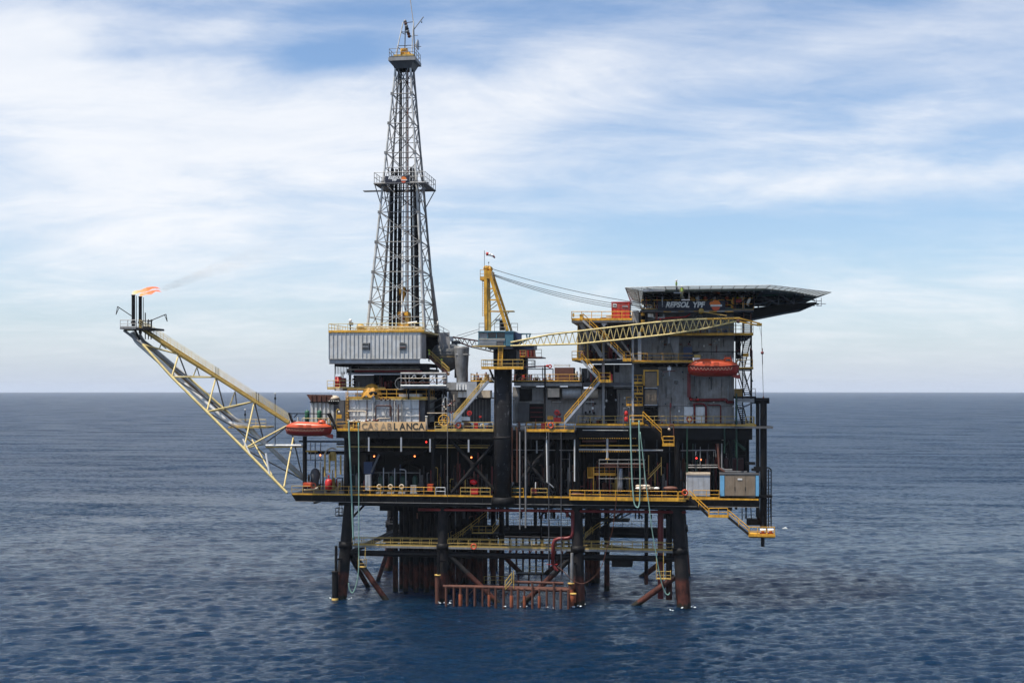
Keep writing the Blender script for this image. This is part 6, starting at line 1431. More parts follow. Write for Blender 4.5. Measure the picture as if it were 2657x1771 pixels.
# right stair tower
tw = thing('stair_tower', 'dark open stair tower with zigzag flights at the right end of the accommodation block', 'stair tower', P(1935, 1100, 3))
for px in (1909, 1927, 1948): bar(tw, 'post', P(px, 1100, 2.5), P(px, 806, 2.5), .14, .14, BLK)
for px in (1909, 1950): bar(tw, 'post', P(px, 1100, 6), P(px, 806, 6), .14, .14, BLK)
fl_ = [((1930, 806), (1930, 864), 0), ((1950, 872), (1932, 952), 1), ((1930, 960), (1948, 1026), 1), ((1926, 1045), (1940, 1100), 1)]
for (a, b, k) in fl_:
    for dx_ in (0, 15 if k else 18):
        bar(tw, 'stringer', P(a[0] - dx_ if k else a[0] + dx_, a[1], 2.2), P(b[0] - dx_ if k else b[0] + dx_, b[1], 2.2), .16, .16, BLK if k else BRWN)
    n_ = max(4, int(abs(b[1] - a[1]) / 5))
    for i in range(n_):
        u_ = i / n_; xx = lin(a[0], b[0], u_); py = lin(a[1], b[1], u_); s_ = (-15, 0) if k else (0, 18); bx(tw, 'tread', xx + s_[0], xx + s_[1], py, py + 1.8, 2.1, 3.1, BLK)
for py in (806, 866, 953, 1028): bar(tw, 'frame_beam', P(1908, py + 8, 2.5), P(1951, py + 8, 2.5), .14, .14, BLK); bar(tw, 'frame_beam', P(1908, py + 8, 6), P(1951, py + 8, 6), .14, .14, BLK)
for (a, b) in (((1909, 875), (1927, 950)), ((1927, 875), (1909, 950)), ((1927, 965), (1948, 1020)), ((1948, 965), (1927, 1020)), ((1909, 1045), (1927, 1095)), ((1909, 965), (1927, 1020))): bar(tw, 'cross_brace', P(*a, 6), P(*b, 6), .10, .10, BLK)
bx(tw, 'yellow_sign', 1928, 1943, 916, 925, 2.0, 2.08, YEL); bx(tw, 'dark_unit', 1910, 1922, 870, 930, 3.5, 5, BLK)
pipe(tw, 'curved_pipe', [P(1952, 950, 1.5), P(1952, 908, 1.5), P(1946, 902, 1.5), P(1946, 925, 1.5)], .05, REDD)
for k in range(8): ball(tw, 'fitting', P(random.uniform(1912, 1924), random.uniform(905, 945), 3.2), .14, random.choice([WHT, REDD, WHT, BRWN]), n=8)
o = thing('green_drain', 'tall dark green drain pipe down the right side of the accommodation block', 'pipe', P(1911, 1180, .8)); beam(o, 'pipe', P(1911, 1185, .8), P(1911, 1020, .8), .12, GRND, 8)
for (a, b) in (((1880, 1105), (1880, 1175)), ((1905, 1140), (1935, 1165)), ((1783, 1105), (1783, 1225)), ((1895, 1108), (1911, 1108))): beam(o, 'branch', P(*a, 1.2), P(*b, 1.2), .11, GRND, 6)
o = thing('lamp_mast', 'short dark mast with a lamp on the lower right landing of the stair tower', 'mast', P(1951, 1025, 2)); beam(o, 'pole', P(1951, 1028, 2), P(1951, 980, 2), .04, DRK, 5); lathe(o, 'lamp', P(1951, 990, 2), [(.2, 0), (.12, .2), (.03, .35)], DRK, 10)

# ================================================================== helideck
zh = 44.9
hd = thing('helideck', 'large flat helideck with sloping safety nets overhanging the right end of the platform', 'helideck', P(1850, 752, 8) )
nr_pts = [P(1668, 0, -3), P(1722, 0, -3.2), P(2010, 0, -3.0)]
poly = [Vector((PX(1668, -2), -2, zh)), Vector((PX(1730, -3.2), -3.2, zh)), Vector((PX(1985, -3.2), -3.2, zh)), Vector((PX(2060, 3), 3, zh)), Vector((PX(2118, 12), 12, zh)), Vector((PX(2085, 24), 24, zh)), Vector((PX(2000, 30), 30, zh)), Vector((PX(1760, 30), 30, zh)), Vector((PX(1665, 22), 22, zh))]
n_ = len(poly)
mesh(hd, 'deck_plate', poly + [v_ - UP * .35 for v_ in poly], [tuple(range(n_)), tuple(reversed(range(n_, 2 * n_)))] + [(k, n_ + k, n_ + (k + 1) % n_, (k + 1) % n_) for k in range(n_)], GRND if False else mat('deck_green_black', (.02, .035, .03), .7))
ctr = sum(poly, Vector()) / n_
def netm():
    m = bpy.data.materials.new('wire_net'); m.use_nodes = True; m.node_tree.nodes.clear(); t = NT(m.node_tree)
    out = t.n.new('ShaderNodeOutputMaterial'); d = t.n.new('ShaderNodeBsdfDiffuse'); d.inputs['Color'].default_value = (.27, .28, .26, 1); tr = t.n.new('ShaderNodeBsdfTransparent'); tl = t.n.new('ShaderNodeBsdfTranslucent'); tl.inputs['Color'].default_value = (.27, .28, .26, 1)
    m1 = t.n.new('ShaderNodeMixShader'); m1.inputs[0].default_value = .35; t.l.new(d.outputs[0], m1.inputs[1]); t.l.new(tl.outputs[0], m1.inputs[2])
    mx = t.n.new('ShaderNodeMixShader'); mx.inputs[0].default_value = .55; t.l.new(tr.outputs[0], mx.inputs[1]); t.l.new(m1.outputs[0], mx.inputs[2]); t.l.new(mx.outputs[0], out.inputs[0]); return m
NETM = netm()
outp = []
for k in range(n_):
    a, b, c_ = poly[k - 1], poly[k], poly[(k + 1) % n_]
    n1 = Vector(((b - a).y, -(b - a).x, 0)).normalized(); n2 = Vector(((c_ - b).y, -(c_ - b).x, 0)).normalized(); nn_ = (n1 + n2).normalized(); outp.append(b + nn_ * 1.35 / max(.6, nn_.dot(n1)) + UP * .30)
outp[0] = P(1622, 746, -2.6) ; outp[4] = P(2157, 758, 11)
for k in range(n_):
    k2 = (k + 1) % n_; a, b, c_, d = poly[k], poly[k2], outp[k2], outp[k]
    nt = node('safety_net', hd, a)
    mesh(nt, 'net', [a - UP * .1, b - UP * .1, c_, d], [(0, 1, 2, 3)], NETM)
    L_ = (b - a).length; q_ = max(2, round(L_ / 1.5))
    for i in range(q_ + 1): beam(nt, 'net_arm', a.lerp(b, i / q_) - UP * .12, d.lerp(c_, i / q_), .05, SILVD, 5)
    beam(nt, 'outer_wire', d, c_, .05, SILV, 5); beam(nt, 'middle_wire', (a + d) / 2, (b + c_) / 2, .03, SILV, 5)
# left side screen, long white slats on the outside of the net
wn = node('side_screen', hd, outp[0])
s0, s1, s2, s3 = P(1623, 747, -2.6), P(1655, 752, -2.4), P(1663, 800, 6), P(1640, 792, 8)
mesh(wn, 'screen_net', [s0, s1, s2, s3], [(0, 1, 2, 3)], NETM)
for i in range(9):
    u_ = i / 8; beam(wn, 'screen_slat', s0.lerp(s3, u_), s1.lerp(s2, u_), .05, SILV, 5)
for e in ((s0, s3), (s1, s2)): beam(wn, 'screen_edge', *e, .07, SILVD, 5)
# fascia and support trusses
bx(hd, 'fascia', 1668, 1985, 748.5, 754.5, -3.1, -2.9, GRYL)
ht_ = node('support_truss', hd, P(1850, 790, 4))
for Yt in (-.5, 6.5, 15, 23):
    xa_, xb_ = PX(1672, Yt), PX(1958 if Yt < 0 else 2040, Yt); zl = PZ(1850, 801, -.5) + .3
    beam(ht_, 'chord', (xa_, Yt, zh - .6), (xb_, Yt, zh - .6), .18, BLK, 6)
    for k in range(7): xx = lin(xa_, PX(1955, Yt), k / 6); beam(ht_, 'truss_post', (xx, Yt, zl), (xx, Yt, zh - .4), .11, GRYL if Yt < 0 and k in (1, 3) else DRK, 6)
    for k in range(6): a = lin(xa_, PX(1955, Yt), k / 6); b = lin(xa_, PX(1955, Yt), (k + 1) / 6); beam(ht_, 'truss_diagonal', (a, Yt, zl) if k % 2 else (a, Yt, zh - .6), (b, Yt, zh - .6) if k % 2 else (b, Yt, zl), .08, DRK, 6)
for k in range(18):
    xx = lin(PX(1672, 4), PX(2080, 8), k / 17); box(ht_, 'deck_beam', (xx, -2.6 if k < 13 else 5, zh - .8), (xx + .14, 26 if k < 15 else 20, zh - .36), BLK)
for (a, b) in (((1955, 790, 3), (2030, 775, 8)), ((1970, 800, 12), (2100, 778, 12)), ((1955, 757, 2), (2020, 790, 4)), ((2020, 755, 4), (2020, 790, 4)), ((2060, 760, 8), (2060, 786, 8)), ((2020, 762, 3), (2060, 788, 6)), ((2060, 762, 8), (2115, 780, 12))): beam(ht_, 'outer_brace', P(*a), P(*b), .10, GRYD, 6)
beam(ht_, 'green_pipe', P(1950, 768, 2), P(2025, 764, 4), .10, GRN, 6); beam(ht_, 'green_pipe', P(2025, 764, 4), P(2110, 778, 10), .08, GRND, 6)
for k in range(16): px = 1758 + k * 22; ball(ht_, 'edge_lamp', P(px, 756 + max(0, px - 2010) * .12, -2.9 + max(0, px - 1990) * .09), .10, GRYL, n=6)
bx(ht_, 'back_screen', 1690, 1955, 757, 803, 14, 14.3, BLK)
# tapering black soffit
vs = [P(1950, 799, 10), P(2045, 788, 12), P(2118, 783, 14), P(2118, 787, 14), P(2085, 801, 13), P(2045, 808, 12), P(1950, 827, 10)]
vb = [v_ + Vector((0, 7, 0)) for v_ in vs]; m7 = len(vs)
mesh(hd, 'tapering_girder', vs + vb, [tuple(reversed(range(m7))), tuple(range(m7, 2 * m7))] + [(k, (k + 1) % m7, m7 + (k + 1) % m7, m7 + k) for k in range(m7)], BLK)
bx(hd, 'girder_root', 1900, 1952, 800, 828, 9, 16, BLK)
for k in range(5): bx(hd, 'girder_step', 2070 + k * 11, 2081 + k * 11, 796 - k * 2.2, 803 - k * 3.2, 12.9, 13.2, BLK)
o = thing('light_frame', 'small open hanging frame with a lamp below the right tip of the helideck', 'light frame', P(2125, 790, 12))
for (a, b) in (((2118, 776), (2120, 793)), ((2131, 772), (2131, 793)), ((2119, 793), (2132, 793)), ((2119, 787), (2143, 788)), ((2119, 781), (2132, 780))): beam(o, 'bar', P(*a, 12), P(*b, 12), .05, GRYL, 5)
# deck edge things
for (a, b) in ((1694, 1790), (1640, 1690)): railing(hd, [Vector((PX(a, -2.9), -2.9, zh - .1)), Vector((PX(b, -2.9), -2.9, zh - .1))], m=SILVD, step=1.6, toe=False, h=.45, r=.03)

# ---- banner floor: railing, banner, people
bf = thing('crew_gallery', 'yellow railed gallery under the helideck where the crew stands', 'gallery', P(1800, 803, -.4))
zq = PZ(1800, 803, -.4)
railing(bf, [P(1665, 803, 3), P(1665, 803, -.35), P(1898, 803, -.35)], m=YEL, step=1.7, h=1.35, r=.05); railing(bf, [P(1901, 803, -.45), P(1955, 803, -.45), P(1955, 803, 3)], m=YEL, step=1.4, h=1.6, r=.05)
bx(bf, 'striped_bar', 1722, 1903, 807, 809, -.6, -.5, SILV)
for (a, b) in ((1722, 1741), (1760, 1775), (1800, 1812), (1840, 1860), (1881, 1903)): bx(bf, 'yellow_stripe', a, b, 806.6, 809.4, -.64, -.60, YEL)
bn = thing('banner', 'navy banner with white company lettering and an orange disc on the gallery railing', 'banner', P(1800, 803, -.5))
bx(bn, 'cloth', 1707, 1882, 781, 803.5, -.58, -.48, NAVY)
text_obj(bn, 'lettering', 'REPSOL', P(1726.5, 797, -.60), 1.08, WHT, .05, .32, .90, 1.0); text_obj(bn, 'lettering', 'YPF', P(1797, 797, -.60), 1.08, WHT, .05, .15, .95, 1.0)
cc = P(1857.5, 790.5, -.60); disc(bn, cc, .66, LOGO, .03, math.pi - .03); disc(bn, cc + Vector((0, .001, -.22)), .60, LOGOR, math.pi + .1, 2 * math.pi - .1); box(bn, 'logo_bar', cc + Vector((-.75, -.03, -.24)), cc + Vector((.85, -.002, .03)), WHT); disc(bn, cc + Vector((-.6, .002, .18)), .28, LOGO)
o = thing('gallery_stairs', 'orange sided stairs with yellow rails coming down from the helideck to the gallery', 'stairs', P(1795, 778, .5))
bar(o, 'side', P(1776, 752, .8), P(1800, 778, .8), .5, .5, RUSTO); 
for dyy in (4, 10): beam(o, 'rail', P(1774, 752 - dyy + 6, .4), P(1803, 786 - dyy, .4), .06, YEL, 6)
beam(o, 'grey_brace', P(1748, 752, 1), P(1775, 778, 1), .14, GRYL, 6)
o = thing('dish_aerial', 'white tilted oval dish aerial on the gallery corner', 'dish', P(1945, 790, -.3)); lathe(o, 'mount', P(1942, 795, 0), [(.1, 0), (.1, .5)], GRYL, 8); link(bpy.data.objects.new('dish', unit_ball(WHT, 16)), o, Matrix.Translation(P(1942.5, 781, -.2)) @ Matrix.Rotation(math.radians(22), 4, 'Y') @ Matrix.Diagonal((.22, .35, .62, 1)))
o = thing('radome', 'small round white radome on a stalk in the gallery corner', 'radome', P(1928, 785, .5)); ball(o, 'dome', P(1927, 769, .5), .30, WHT); beam(o, 'stalk', P(1929, 800, .5), P(1928, 772, .5), .16, GRYL, 8)
o = thing('red_locker', 'red locker behind the gallery railing left of the radome', 'locker', P(1917, 790, .6)); bx(o, 'body', 1908, 1926, 776, 784, .5, 1.2, RED)
for (px, py, Y, l) in ((1864, 763, 1.0, 'orange lamp glowing under the helideck above the banner'), (1921, 753, 0, 'pale orange lamp under the helideck edge above the gallery corner')):
    o = thing('lamp', l, 'lamp', P(px, py, Y)); ball(o, 'bulb', P(px, py, Y), .13, GLOW, n=8); bx(o, 'housing', px - 2, px + 2, py - 3, py - 1.6, Y - .1, Y + .2, DRK)
for (px, l) in ((1705, 'pink vent pipe left of the banner running up to the helideck'), (1677, 'reddish pipe at the left end of the gallery'), (1929, 'reddish pipe above the gallery corner'), (1956, 'tall reddish pipe at the right end of the gallery')):
    o = thing('vent_pipe', l, 'pipe', P(px, 803, -.2)); beam(o, 'pipe', P(px, 830 if px == 1705 else 800, -.2), P(px, 752, -.2), .08, REDD, 6)
o = thing('service_frame', 'red frame and pipes hanging under the gallery, right of the striped post', 'frame', P(1740, 822, .5))
pipe(o, 'red_pipe', [P(1712, 826, .5), P(1780, 822, .5), P(1791, 814, .5)], .10, RED); bx(o, 'ledge', 1694, 1725, 822, 825, .4, 1.4, GRYL)
for (a, b, m_) in ((1681, 1689, WHT), (1690, 1695, WHT), (1720, 1724, GRYL)): bx(o, 'light_patch', a, b, 813, 822, .6, .8, m_)
pipe(o, 'grey_pipe', [P(1702, 832, .4), P(1702, 806, .4)], .16, BRWN); bx(o, 'valve_box', 1711, 1715, 825, 831, .3, .8, RED)

# ================================================================== people
def skin_body(name, joints, edges, ms, pick):
    me = bpy.data.meshes.new(name); me.from_pydata([j[0] for j in joints], edges, []); me.update()
    ob = bpy.data.objects.new(name, me); COL.objects.link(ob)
    sk = ob.modifiers.new('s', 'SKIN'); sk.use_smooth_shade = True
    ob.modifiers.new('u', 'SUBSURF').levels = 1
    for i, j in enumerate(joints): me.skin_vertices[0].data[i].radius = (j[1], j[1] * (j[2] if len(j) > 2 else 1)); me.skin_vertices[0].data[i].use_root = (i == 0)
    dg = bpy.context.evaluated_depsgraph_get(); out = bpy.data.meshes.new_from_object(ob.evaluated_get(dg)); bpy.data.objects.remove(ob)
    for p in out.polygons: p.use_smooth = True
    return out
def body_mesh(armL, armR, legs='stand'):
    """joints of a standing figure 1.75 m tall, facing -y"""
    J = [((0, 0, .98), .15, .75), ((0, 0, 1.20), .15, .75), ((0, 0, 1.40), .17, .65), ((0, 0, 1.50), .07), ((0, -.01, 1.60), .085, 1.1), ((0, -.01, 1.70), .08, 1.1)]
    E = [(0, 1), (1, 2), (2, 3), (3, 4), (4, 5)]
    k = len(J)
    for s_, arm in ((-1, armL), (1, armR)):
        J += [((s_ * .18, 0, 1.42), .075), (arm[0], .05), (arm[1], .038), (arm[2], .032)]; E += [(2, k), (k, k + 1), (k + 1, k + 2), (k + 2, k + 3)]; k += 4
        J += [((s_ * .10, 0, .88), .105), ((s_ * .12, -.02, .50), .07), ((s_ * .12, .02, .10), .045), ((s_ * .13, -.12, .05), .04)]; E += [(0, k), (k, k + 1), (k + 1, k + 2), (k + 2, k + 3)]; k += 4
    return skin_body('person_body', J, E, None, None)
ARMS = {'rail': (((-.25, -.05, 1.18), (-.22, -.28, 1.12), (-.21, -.36, 1.12)), ((.25, -.05, 1.18), (.22, -.28, 1.12), (.21, -.36, 1.12))),
        'down': (((-.26, .02, 1.15), (-.27, -.05, .90), (-.27, -.08, .82)), ((.26, .02, 1.15), (.27, -.05, .90), (.27, -.08, .82))),
        'wave': (((-.32, -.05, 1.52), (-.36, -.05, 1.78), (-.37, -.05, 1.86)), ((.26, .02, 1.15), (.27, -.05, .90), (.27, -.08, .82)))}
BM = {}
def person(label, pos, pose, cov, helmet, vest=None, rot=0.0, name='person'):
    key = (pose, cov.name)
    if key not in BM:
        if pose not in BM: BM[pose] = body_mesh(*ARMS[pose])
        me = BM[pose].copy(); me.materials.clear(); me.materials.append(cov); me.materials.append(SKIN); me.materials.append(BLACKP)
        for p in me.polygons:
            c = p.center; hand = any((c - Vector(a[2])).length < .09 for a in ARMS[pose])
            p.material_index = 1 if (c.z > 1.49 and abs(c.x) < .13) or hand else (2 if c.z < .09 else 0)
        BM[key] = me
    R = Matrix.Translation(Vector(pos)) @ Matrix.Rotation(rot, 4, 'Z')
    r = bpy.data.objects.new(name, None); link(r, None, R); r['label'] = label; r['category'] = 'person'; r['group'] = 'crew under the helideck'
    link(bpy.data.objects.new('body', BM[key]), r, R)
    hm = bpy.data.objects.new('helmet', unit_ball(helmet, 12)); link(hm, r, R @ Matrix.Translation((0, 0, 1.71)) @ Matrix.Diagonal((.135, .155, .12, 1)))
    br_ = bpy.data.objects.new('helmet_brim', unit_cyl(helmet, 12)); link(br_, r, R @ Matrix.Translation((0, -.05, 1.70)) @ Matrix.Diagonal((.13, .17, .02, 1)))
    nose = bpy.data.objects.new('nose', unit_ball(SKIN, 6)); link(nose, r, R @ Matrix.Translation((0, -.105, 1.62)) @ Matrix.Diagonal((.015, .025, .02, 1)))
    for s_ in (-1, 1): link(bpy.data.objects.new('eye', unit_ball(BLACKP, 6)), r, R @ Matrix.Translation((s_ * .032, -.092, 1.645)) @ Matrix.Diagonal((.010, .010, .008, 1)))
    if vest:
        vs, fs = [], []
        prof = [(1.0, .175, .135), (1.12, .17, .13), (1.28, .185, .14), (1.40, .20, .14), (1.46, .15, .11)]
        for z, a_, b_ in prof:
            for k in range(14): an = 2 * math.pi * k / 14; vs.append((a_ * math.cos(an), b_ * math.sin(an), z))
        for i in range(len(prof) - 1):
            for k in range(14): fs.append((i * 14 + k, i * 14 + (k + 1) % 14, (i + 1) * 14 + (k + 1) % 14, (i + 1) * 14 + k))
        if ('vest', vest.name) not in MC: MC[('vest', vest.name)] = pydata('vest', vs, fs, vest, True)
        link(bpy.data.objects.new('vest', MC[('vest', vest.name)]), r, R)
        link(bpy.data.objects.new('reflective_band', unit_cyl(WHT, 14)), r, R @ Matrix.Translation((0, 0, 1.14)) @ Matrix.Diagonal((.182, .142, .05, 1)))
    return r
zt2 = zh - .95
hp = thing('helideck_steps', 'grey access landing and steps at the near edge of the helideck', 'steps', (PX(1760, -3.6), -3.6, zh - 1.6))
box(hp, 'landing', (PX(1748, -3.6), -4.3, zh - .62), (PX(1768, -3.6), -3.25, zh - .52), GRYL)
box(hp, 'landing', (PX(1768, -3.6), -4.3, zh - 1.62), (PX(1790, -3.6), -3.25, zh - 1.52), GRYL)
for k in range(4): box(hp, 'step', (PX(1766 + k * 2, -3.6), -4.2, zh - .7 - k * .22), (PX(1770 + k * 2, -3.6), -3.3, zh - .66 - k * .22), GRY)
beam(hp, 'hanger', (PX(1750, -3.6), -3.2, zh - .55), (PX(1750, -3.6), -3.0, zh - .2), .05, GRY, 5); beam(hp, 'hanger', (PX(1788, -3.6), -3.2, zh - 1.55), (PX(1788, -3.6), -3.0, zh - .2), .05, GRY, 5)
person('person in yellow vest and white helmet standing highest at the helideck edge', (PX(1755, -3.8), -3.8, zh - .52), 'down', COV_N, WHT, HIVIS, math.radians(80))
person('person in yellow vest and white helmet one step lower on the helideck stairs', (PX(1769, -3.8), -3.8, zh - 1.35), 'down', COV_K, WHT, HIVIS, math.radians(20))
box(bf, 'raised_floor', (PX(1795, .05), .05, zq), (PX(1895, .05), 1.4, zq + .36), GRYD)
ppl = [(1809, COV_W, REDD, 'person in white at the left end of the crew, beside the orange stairs'), (1817, COV_N, BRWN, 'person in dark clothes second from the left above the banner'), (1830, COV_O, REDD, 'person in orange with dark red helmet above the letters of the banner'),
       (1853, COV_W, BRWN, 'person in bright white just left of the banner disc'), (1870, COV_N, REDD, 'person in dark clothes right above the banner disc'), (1886, COV_O, REDD, 'person in orange at the right end of the banner'), (1843, COV_N, REDD, 'person in dark clothes between the orange and the white one')]
for i, (px, cv, hl, l) in enumerate(ppl): person(l, (PX(px, .3 + (i % 2) * .35), .3 + (i % 2) * .35, zq + .36), 'rail', cv, hl, None, random.uniform(-.3, .3))
person('person in orange with dark red helmet left of the red gallery locker', (PX(1905, .9), .9, zq + .1), 'down', COV_O, REDD, None, .3)
person('person with yellow helmet and green vest behind the red locker', (PX(1914, 1.5), 1.5, zq + .1), 'down', COV_N, HIVIS, HIVIS, -.3)
o = person('person in yellow vest going down the dark stairs behind the drill floor house', (PX(1145, 6), 6, PZ(1145, 962, 6)), 'down', COV_N, HIVIS, HIVIS, 1.2); o['group'] = 'crew by the drill floor'
o = person('person with yellow helmet at the top of the dark rusty stairs', (PX(1113, 5), 5, PZ(1113, 938, 5)), 'down', COV_N, HIVIS, HIVIS, 1.2); o['group'] = 'crew by the drill floor'
stairs('stairs', 'dark rusty stairs coming down right from the drill floor house to the catwalk', P(1112, 925, 5), P(1163, 972, 5), m=YELD, sm=BRWN)
# ================================================================== middle deck between column and accommodation
mz_ = thing('mezzanine_deck', 'upper grey deck level between crane column and accommodation with yellow railing', 'deck', P(1410, 990, 2))
bx(mz_, 'floor', 1326, 1512, 989, 992, 2, 16, DRK); bx(mz_, 'edge_beam', 1335, 1510, 992, 1001, 2.2, 2.5, GRY); railing(mz_, [P(1328, 989, 2.05), P(1508, 989, 2.05)], m=YEL, step=1.6, h=1.0)
bx(mz_, 'floor', 1214, 1282, 989, 992, 3, 16, DRK); railing(mz_, [P(1222, 989, 3.05), P(1280, 989, 3.05)], m=YEL, step=1.7, h=1.0)
wb = thing('utility_house', 'grey utility house wall under the mezzanine with dark openings', 'deck house', P(1420, 1095, 5))
for i in range(9): a = 1330 + i * 20.5; bx(wb, 'wall_panel', a, a + 20, 1001 if i % 3 else 1003, 1098, 5 + (i % 2) * .04, 5.3, WALLG)
bx(wb, 'dark_opening', 1374, 1410, 1047, 1093, 4.7, 4.95, BLACKP); bx(wb, 'dark_opening', 1348, 1380, 1008, 1040, 4.8, 4.95, BLK); bx(wb, 'frame', 1345, 1373, 1044, 1094, 4.7, 4.9, GRYD); bx(wb, 'pale_panel', 1381, 1410, 1005, 1038, 4.75, 4.95, GRY); bx(wb, 'post', 1330, 1336, 1045, 1094, 4.5, 4.9, GRY)
for k in range(3): bx(wb, 'red_shelf', 1376, 1408, 1056 + k * 12, 1058 + k * 12, 4.5, 4.7, REDD)
bx(wb, 'light_tube', 1433, 1456, 1041, 1042.6, 4.4, 4.6, WHT); bx(wb, 'light_tube', 1521, 1541, 1041, 1042.6, 4.0, 4.3, WHT); bx(wb, 'light_tube', 1327, 1335, 1034, 1035.5, 4.4, 4.6, WHT)
for px in (1441, 1517, 1522): bx(wb, 'box', px, px + 5, 1062 + px % 7, 1070 + px % 7, 4.2, 4.9, GRY if px != 1517 else BLACKP)
o = thing('black_post', 'slim black post before the grey utility house, running from the mezzanine down past the deck', 'post', P(1414, 1110, .9)); beam(o, 'post', P(1414, 1300, .3), P(1414, 947, .3), .12, BLK, 8)
o = thing('horizontal_tank', 'large silver horizontal cylinder tank under the mezzanine', 'tank', P(1485, 1020, 3)); 
xt0, xt1 = PX(1458, 2.8), PX(1508, 2.8); zt0 = PZ(1483, 1020, 2.8); lathe(o, 'shell', (0, 3.7, zt0), [(.75, xt0), (.86, xt0 + .08), (.86, xt1 - .08), (.75, xt1)], mat('brushed_silver', (.42, .43, .44), .45, metal=.2, dirt=.25, rust=.15), 28, 'x')
lathe(o, 'end_section', (0, 3.9, zt0 - .05), [(.62, xt1), (.72, xt1 + .1), (.72, xt1 + 2.3), (.6, xt1 + 2.4)], CREAM, 24, 'x')
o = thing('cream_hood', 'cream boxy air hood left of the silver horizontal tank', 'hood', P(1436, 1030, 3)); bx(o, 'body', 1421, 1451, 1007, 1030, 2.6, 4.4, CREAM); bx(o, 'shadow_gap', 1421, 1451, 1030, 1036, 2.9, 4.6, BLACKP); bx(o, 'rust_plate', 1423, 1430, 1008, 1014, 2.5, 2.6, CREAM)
# things on the mezzanine
o = thing('brown_container', 'brown red box container with a white frame on top, on the mezzanine', 'container', P(1463, 989, 5)); bx(o, 'body', 1439, 1488, 953, 986, 4, 7, BRWN)
for (a, b) in (((1438, 953), (1438, 945)), ((1478, 953), (1478, 945)), ((1438, 946), (1480, 946)), ((1440, 949), (1479, 949))): bar(o, 'top_frame', P(*a, 4.2), P(*b, 4.2), .12, .12, WHT)
o = thing('red_rod', 'bright red lifting beam with an eye lying across grey stands behind the crane column', 'lifting beam', P(1400, 952, 4)); beam(o, 'rod', P(1361, 951, 4), P(1418, 950, 4), .09, RED, 8); torus(o, 'eye', P(1427, 950, 4), .22, .09, RED, 'y', 14); ball(o, 'joint', P(1420, 949, 4), .2, RED)
for (a, b) in (((1367, 950), (1367, 989)), ((1408, 953), (1408, 989)), ((1414, 949), (1414, 989)), ((1368, 957), (1436, 957)), ((1435, 957), (1435, 989))): bar(o, 'stand', P(*a, 4.2), P(*b, 4.2), .14, .14, SILVD)
random.seed(77)
def clutter(name, label, cat, px0, px1, py0, py1, Y0, Y1, n_, mats, seed):
    """a skid of separate vessels, boxes and pipes; each its own part"""
    rng = random.Random(seed); o = thing(name, label, cat, P((px0 + px1) / 2, py1, Y0))
    for k in range(n_):
        px = rng.uniform(px0, px1); Y = rng.uniform(Y0, Y1); hpx = rng.uniform(.25, 1.0) * (py1 - py0); m_ = rng.choice(mats); wd = rng.uniform(2, 7); ty = rng.random()
        if ty < .4: beam(o, 'pipe', P(px, py1, Y), P(px, py1 - hpx, Y), rng.uniform(.05, .13), m_, 7)
        elif ty < .6: bx(o, 'box', px, px + wd, py1 - hpx * .7, py1, Y, Y + wd / 18, m_)
        elif ty < .8: lathe(o, 'vessel', P(px, py1, Y), [(wd / 40, 0), (wd / 24, .12), (wd / 24, hpx / 18 * .7), (wd / 50, hpx / 18 * .8)], m_, 12)
        else: pipe(o, 'pipe', [P(px, py1, Y), P(px, py1 - hpx * .7, Y), P(px + rng.uniform(-14, 14), py1 - hpx * .7, Y)], rng.uniform(.05, .1), m_, 7)
    return o
clutter('pump_skid', 'red and grey pump gear on the mezzanine left of the crane column', 'pumps', 1222, 1276, 962, 989, 4, 9, 22, [RED, SILVD, GRYL, WHT, BRWN, REDD], 1)
clutter('pump_skid', 'red and brown pump gear on the mezzanine between column and brown container', 'pumps', 1332, 1432, 966, 989, 4, 9, 34, [RED, SILVD, GRYL, BRWN, REDD, REDD], 2)
clutter('pump_skid', 'white and brown gear at the right end of the mezzanine behind the stairs', 'pumps', 1488, 1508, 950, 989, 5, 9, 12, [WHT, BRWN, CREAM, GRYD], 3)
clutter('pipe_rack', 'maroon pipework on the main deck behind the railing right of the crane column', 'pipework', 1335, 1460, 1085, 1113, 1.4, 4, 30, [REDD, BRWN, GRY, YELD, GRYD, BLK], 4)
clutter('deck_gear', 'rusty valves and pipes under the long stairs left of the crane column', 'pipework', 1128, 1272, 1092, 1113, 1.4, 5, 34, [RUST, GRYL, YELD, SILVD, REDD, GRYD], 5)
clutter('deck_gear', 'brown pipes behind the railing between the lifeboat and the name board', 'pipework', 885, 935, 1092, 1114, .6, 1.4, 16, [RUST, BRWN, YELD], 6)
clutter('deck_gear', 'small dark fittings along the right deck railing before the grey walls', 'pipework', 1515, 1770, 1080, 1098, 2.2, 4.5, 26, [GRYD, SILVD, BRWN, BLK], 7)
clutter('deck_gear', 'pale pipes and red fittings on top of the left lifeboat station', 'pipework', 760, 795, 1080, 1104, 3, 8, 16, [CREAM, SILV, REDD, BRWN], 8)
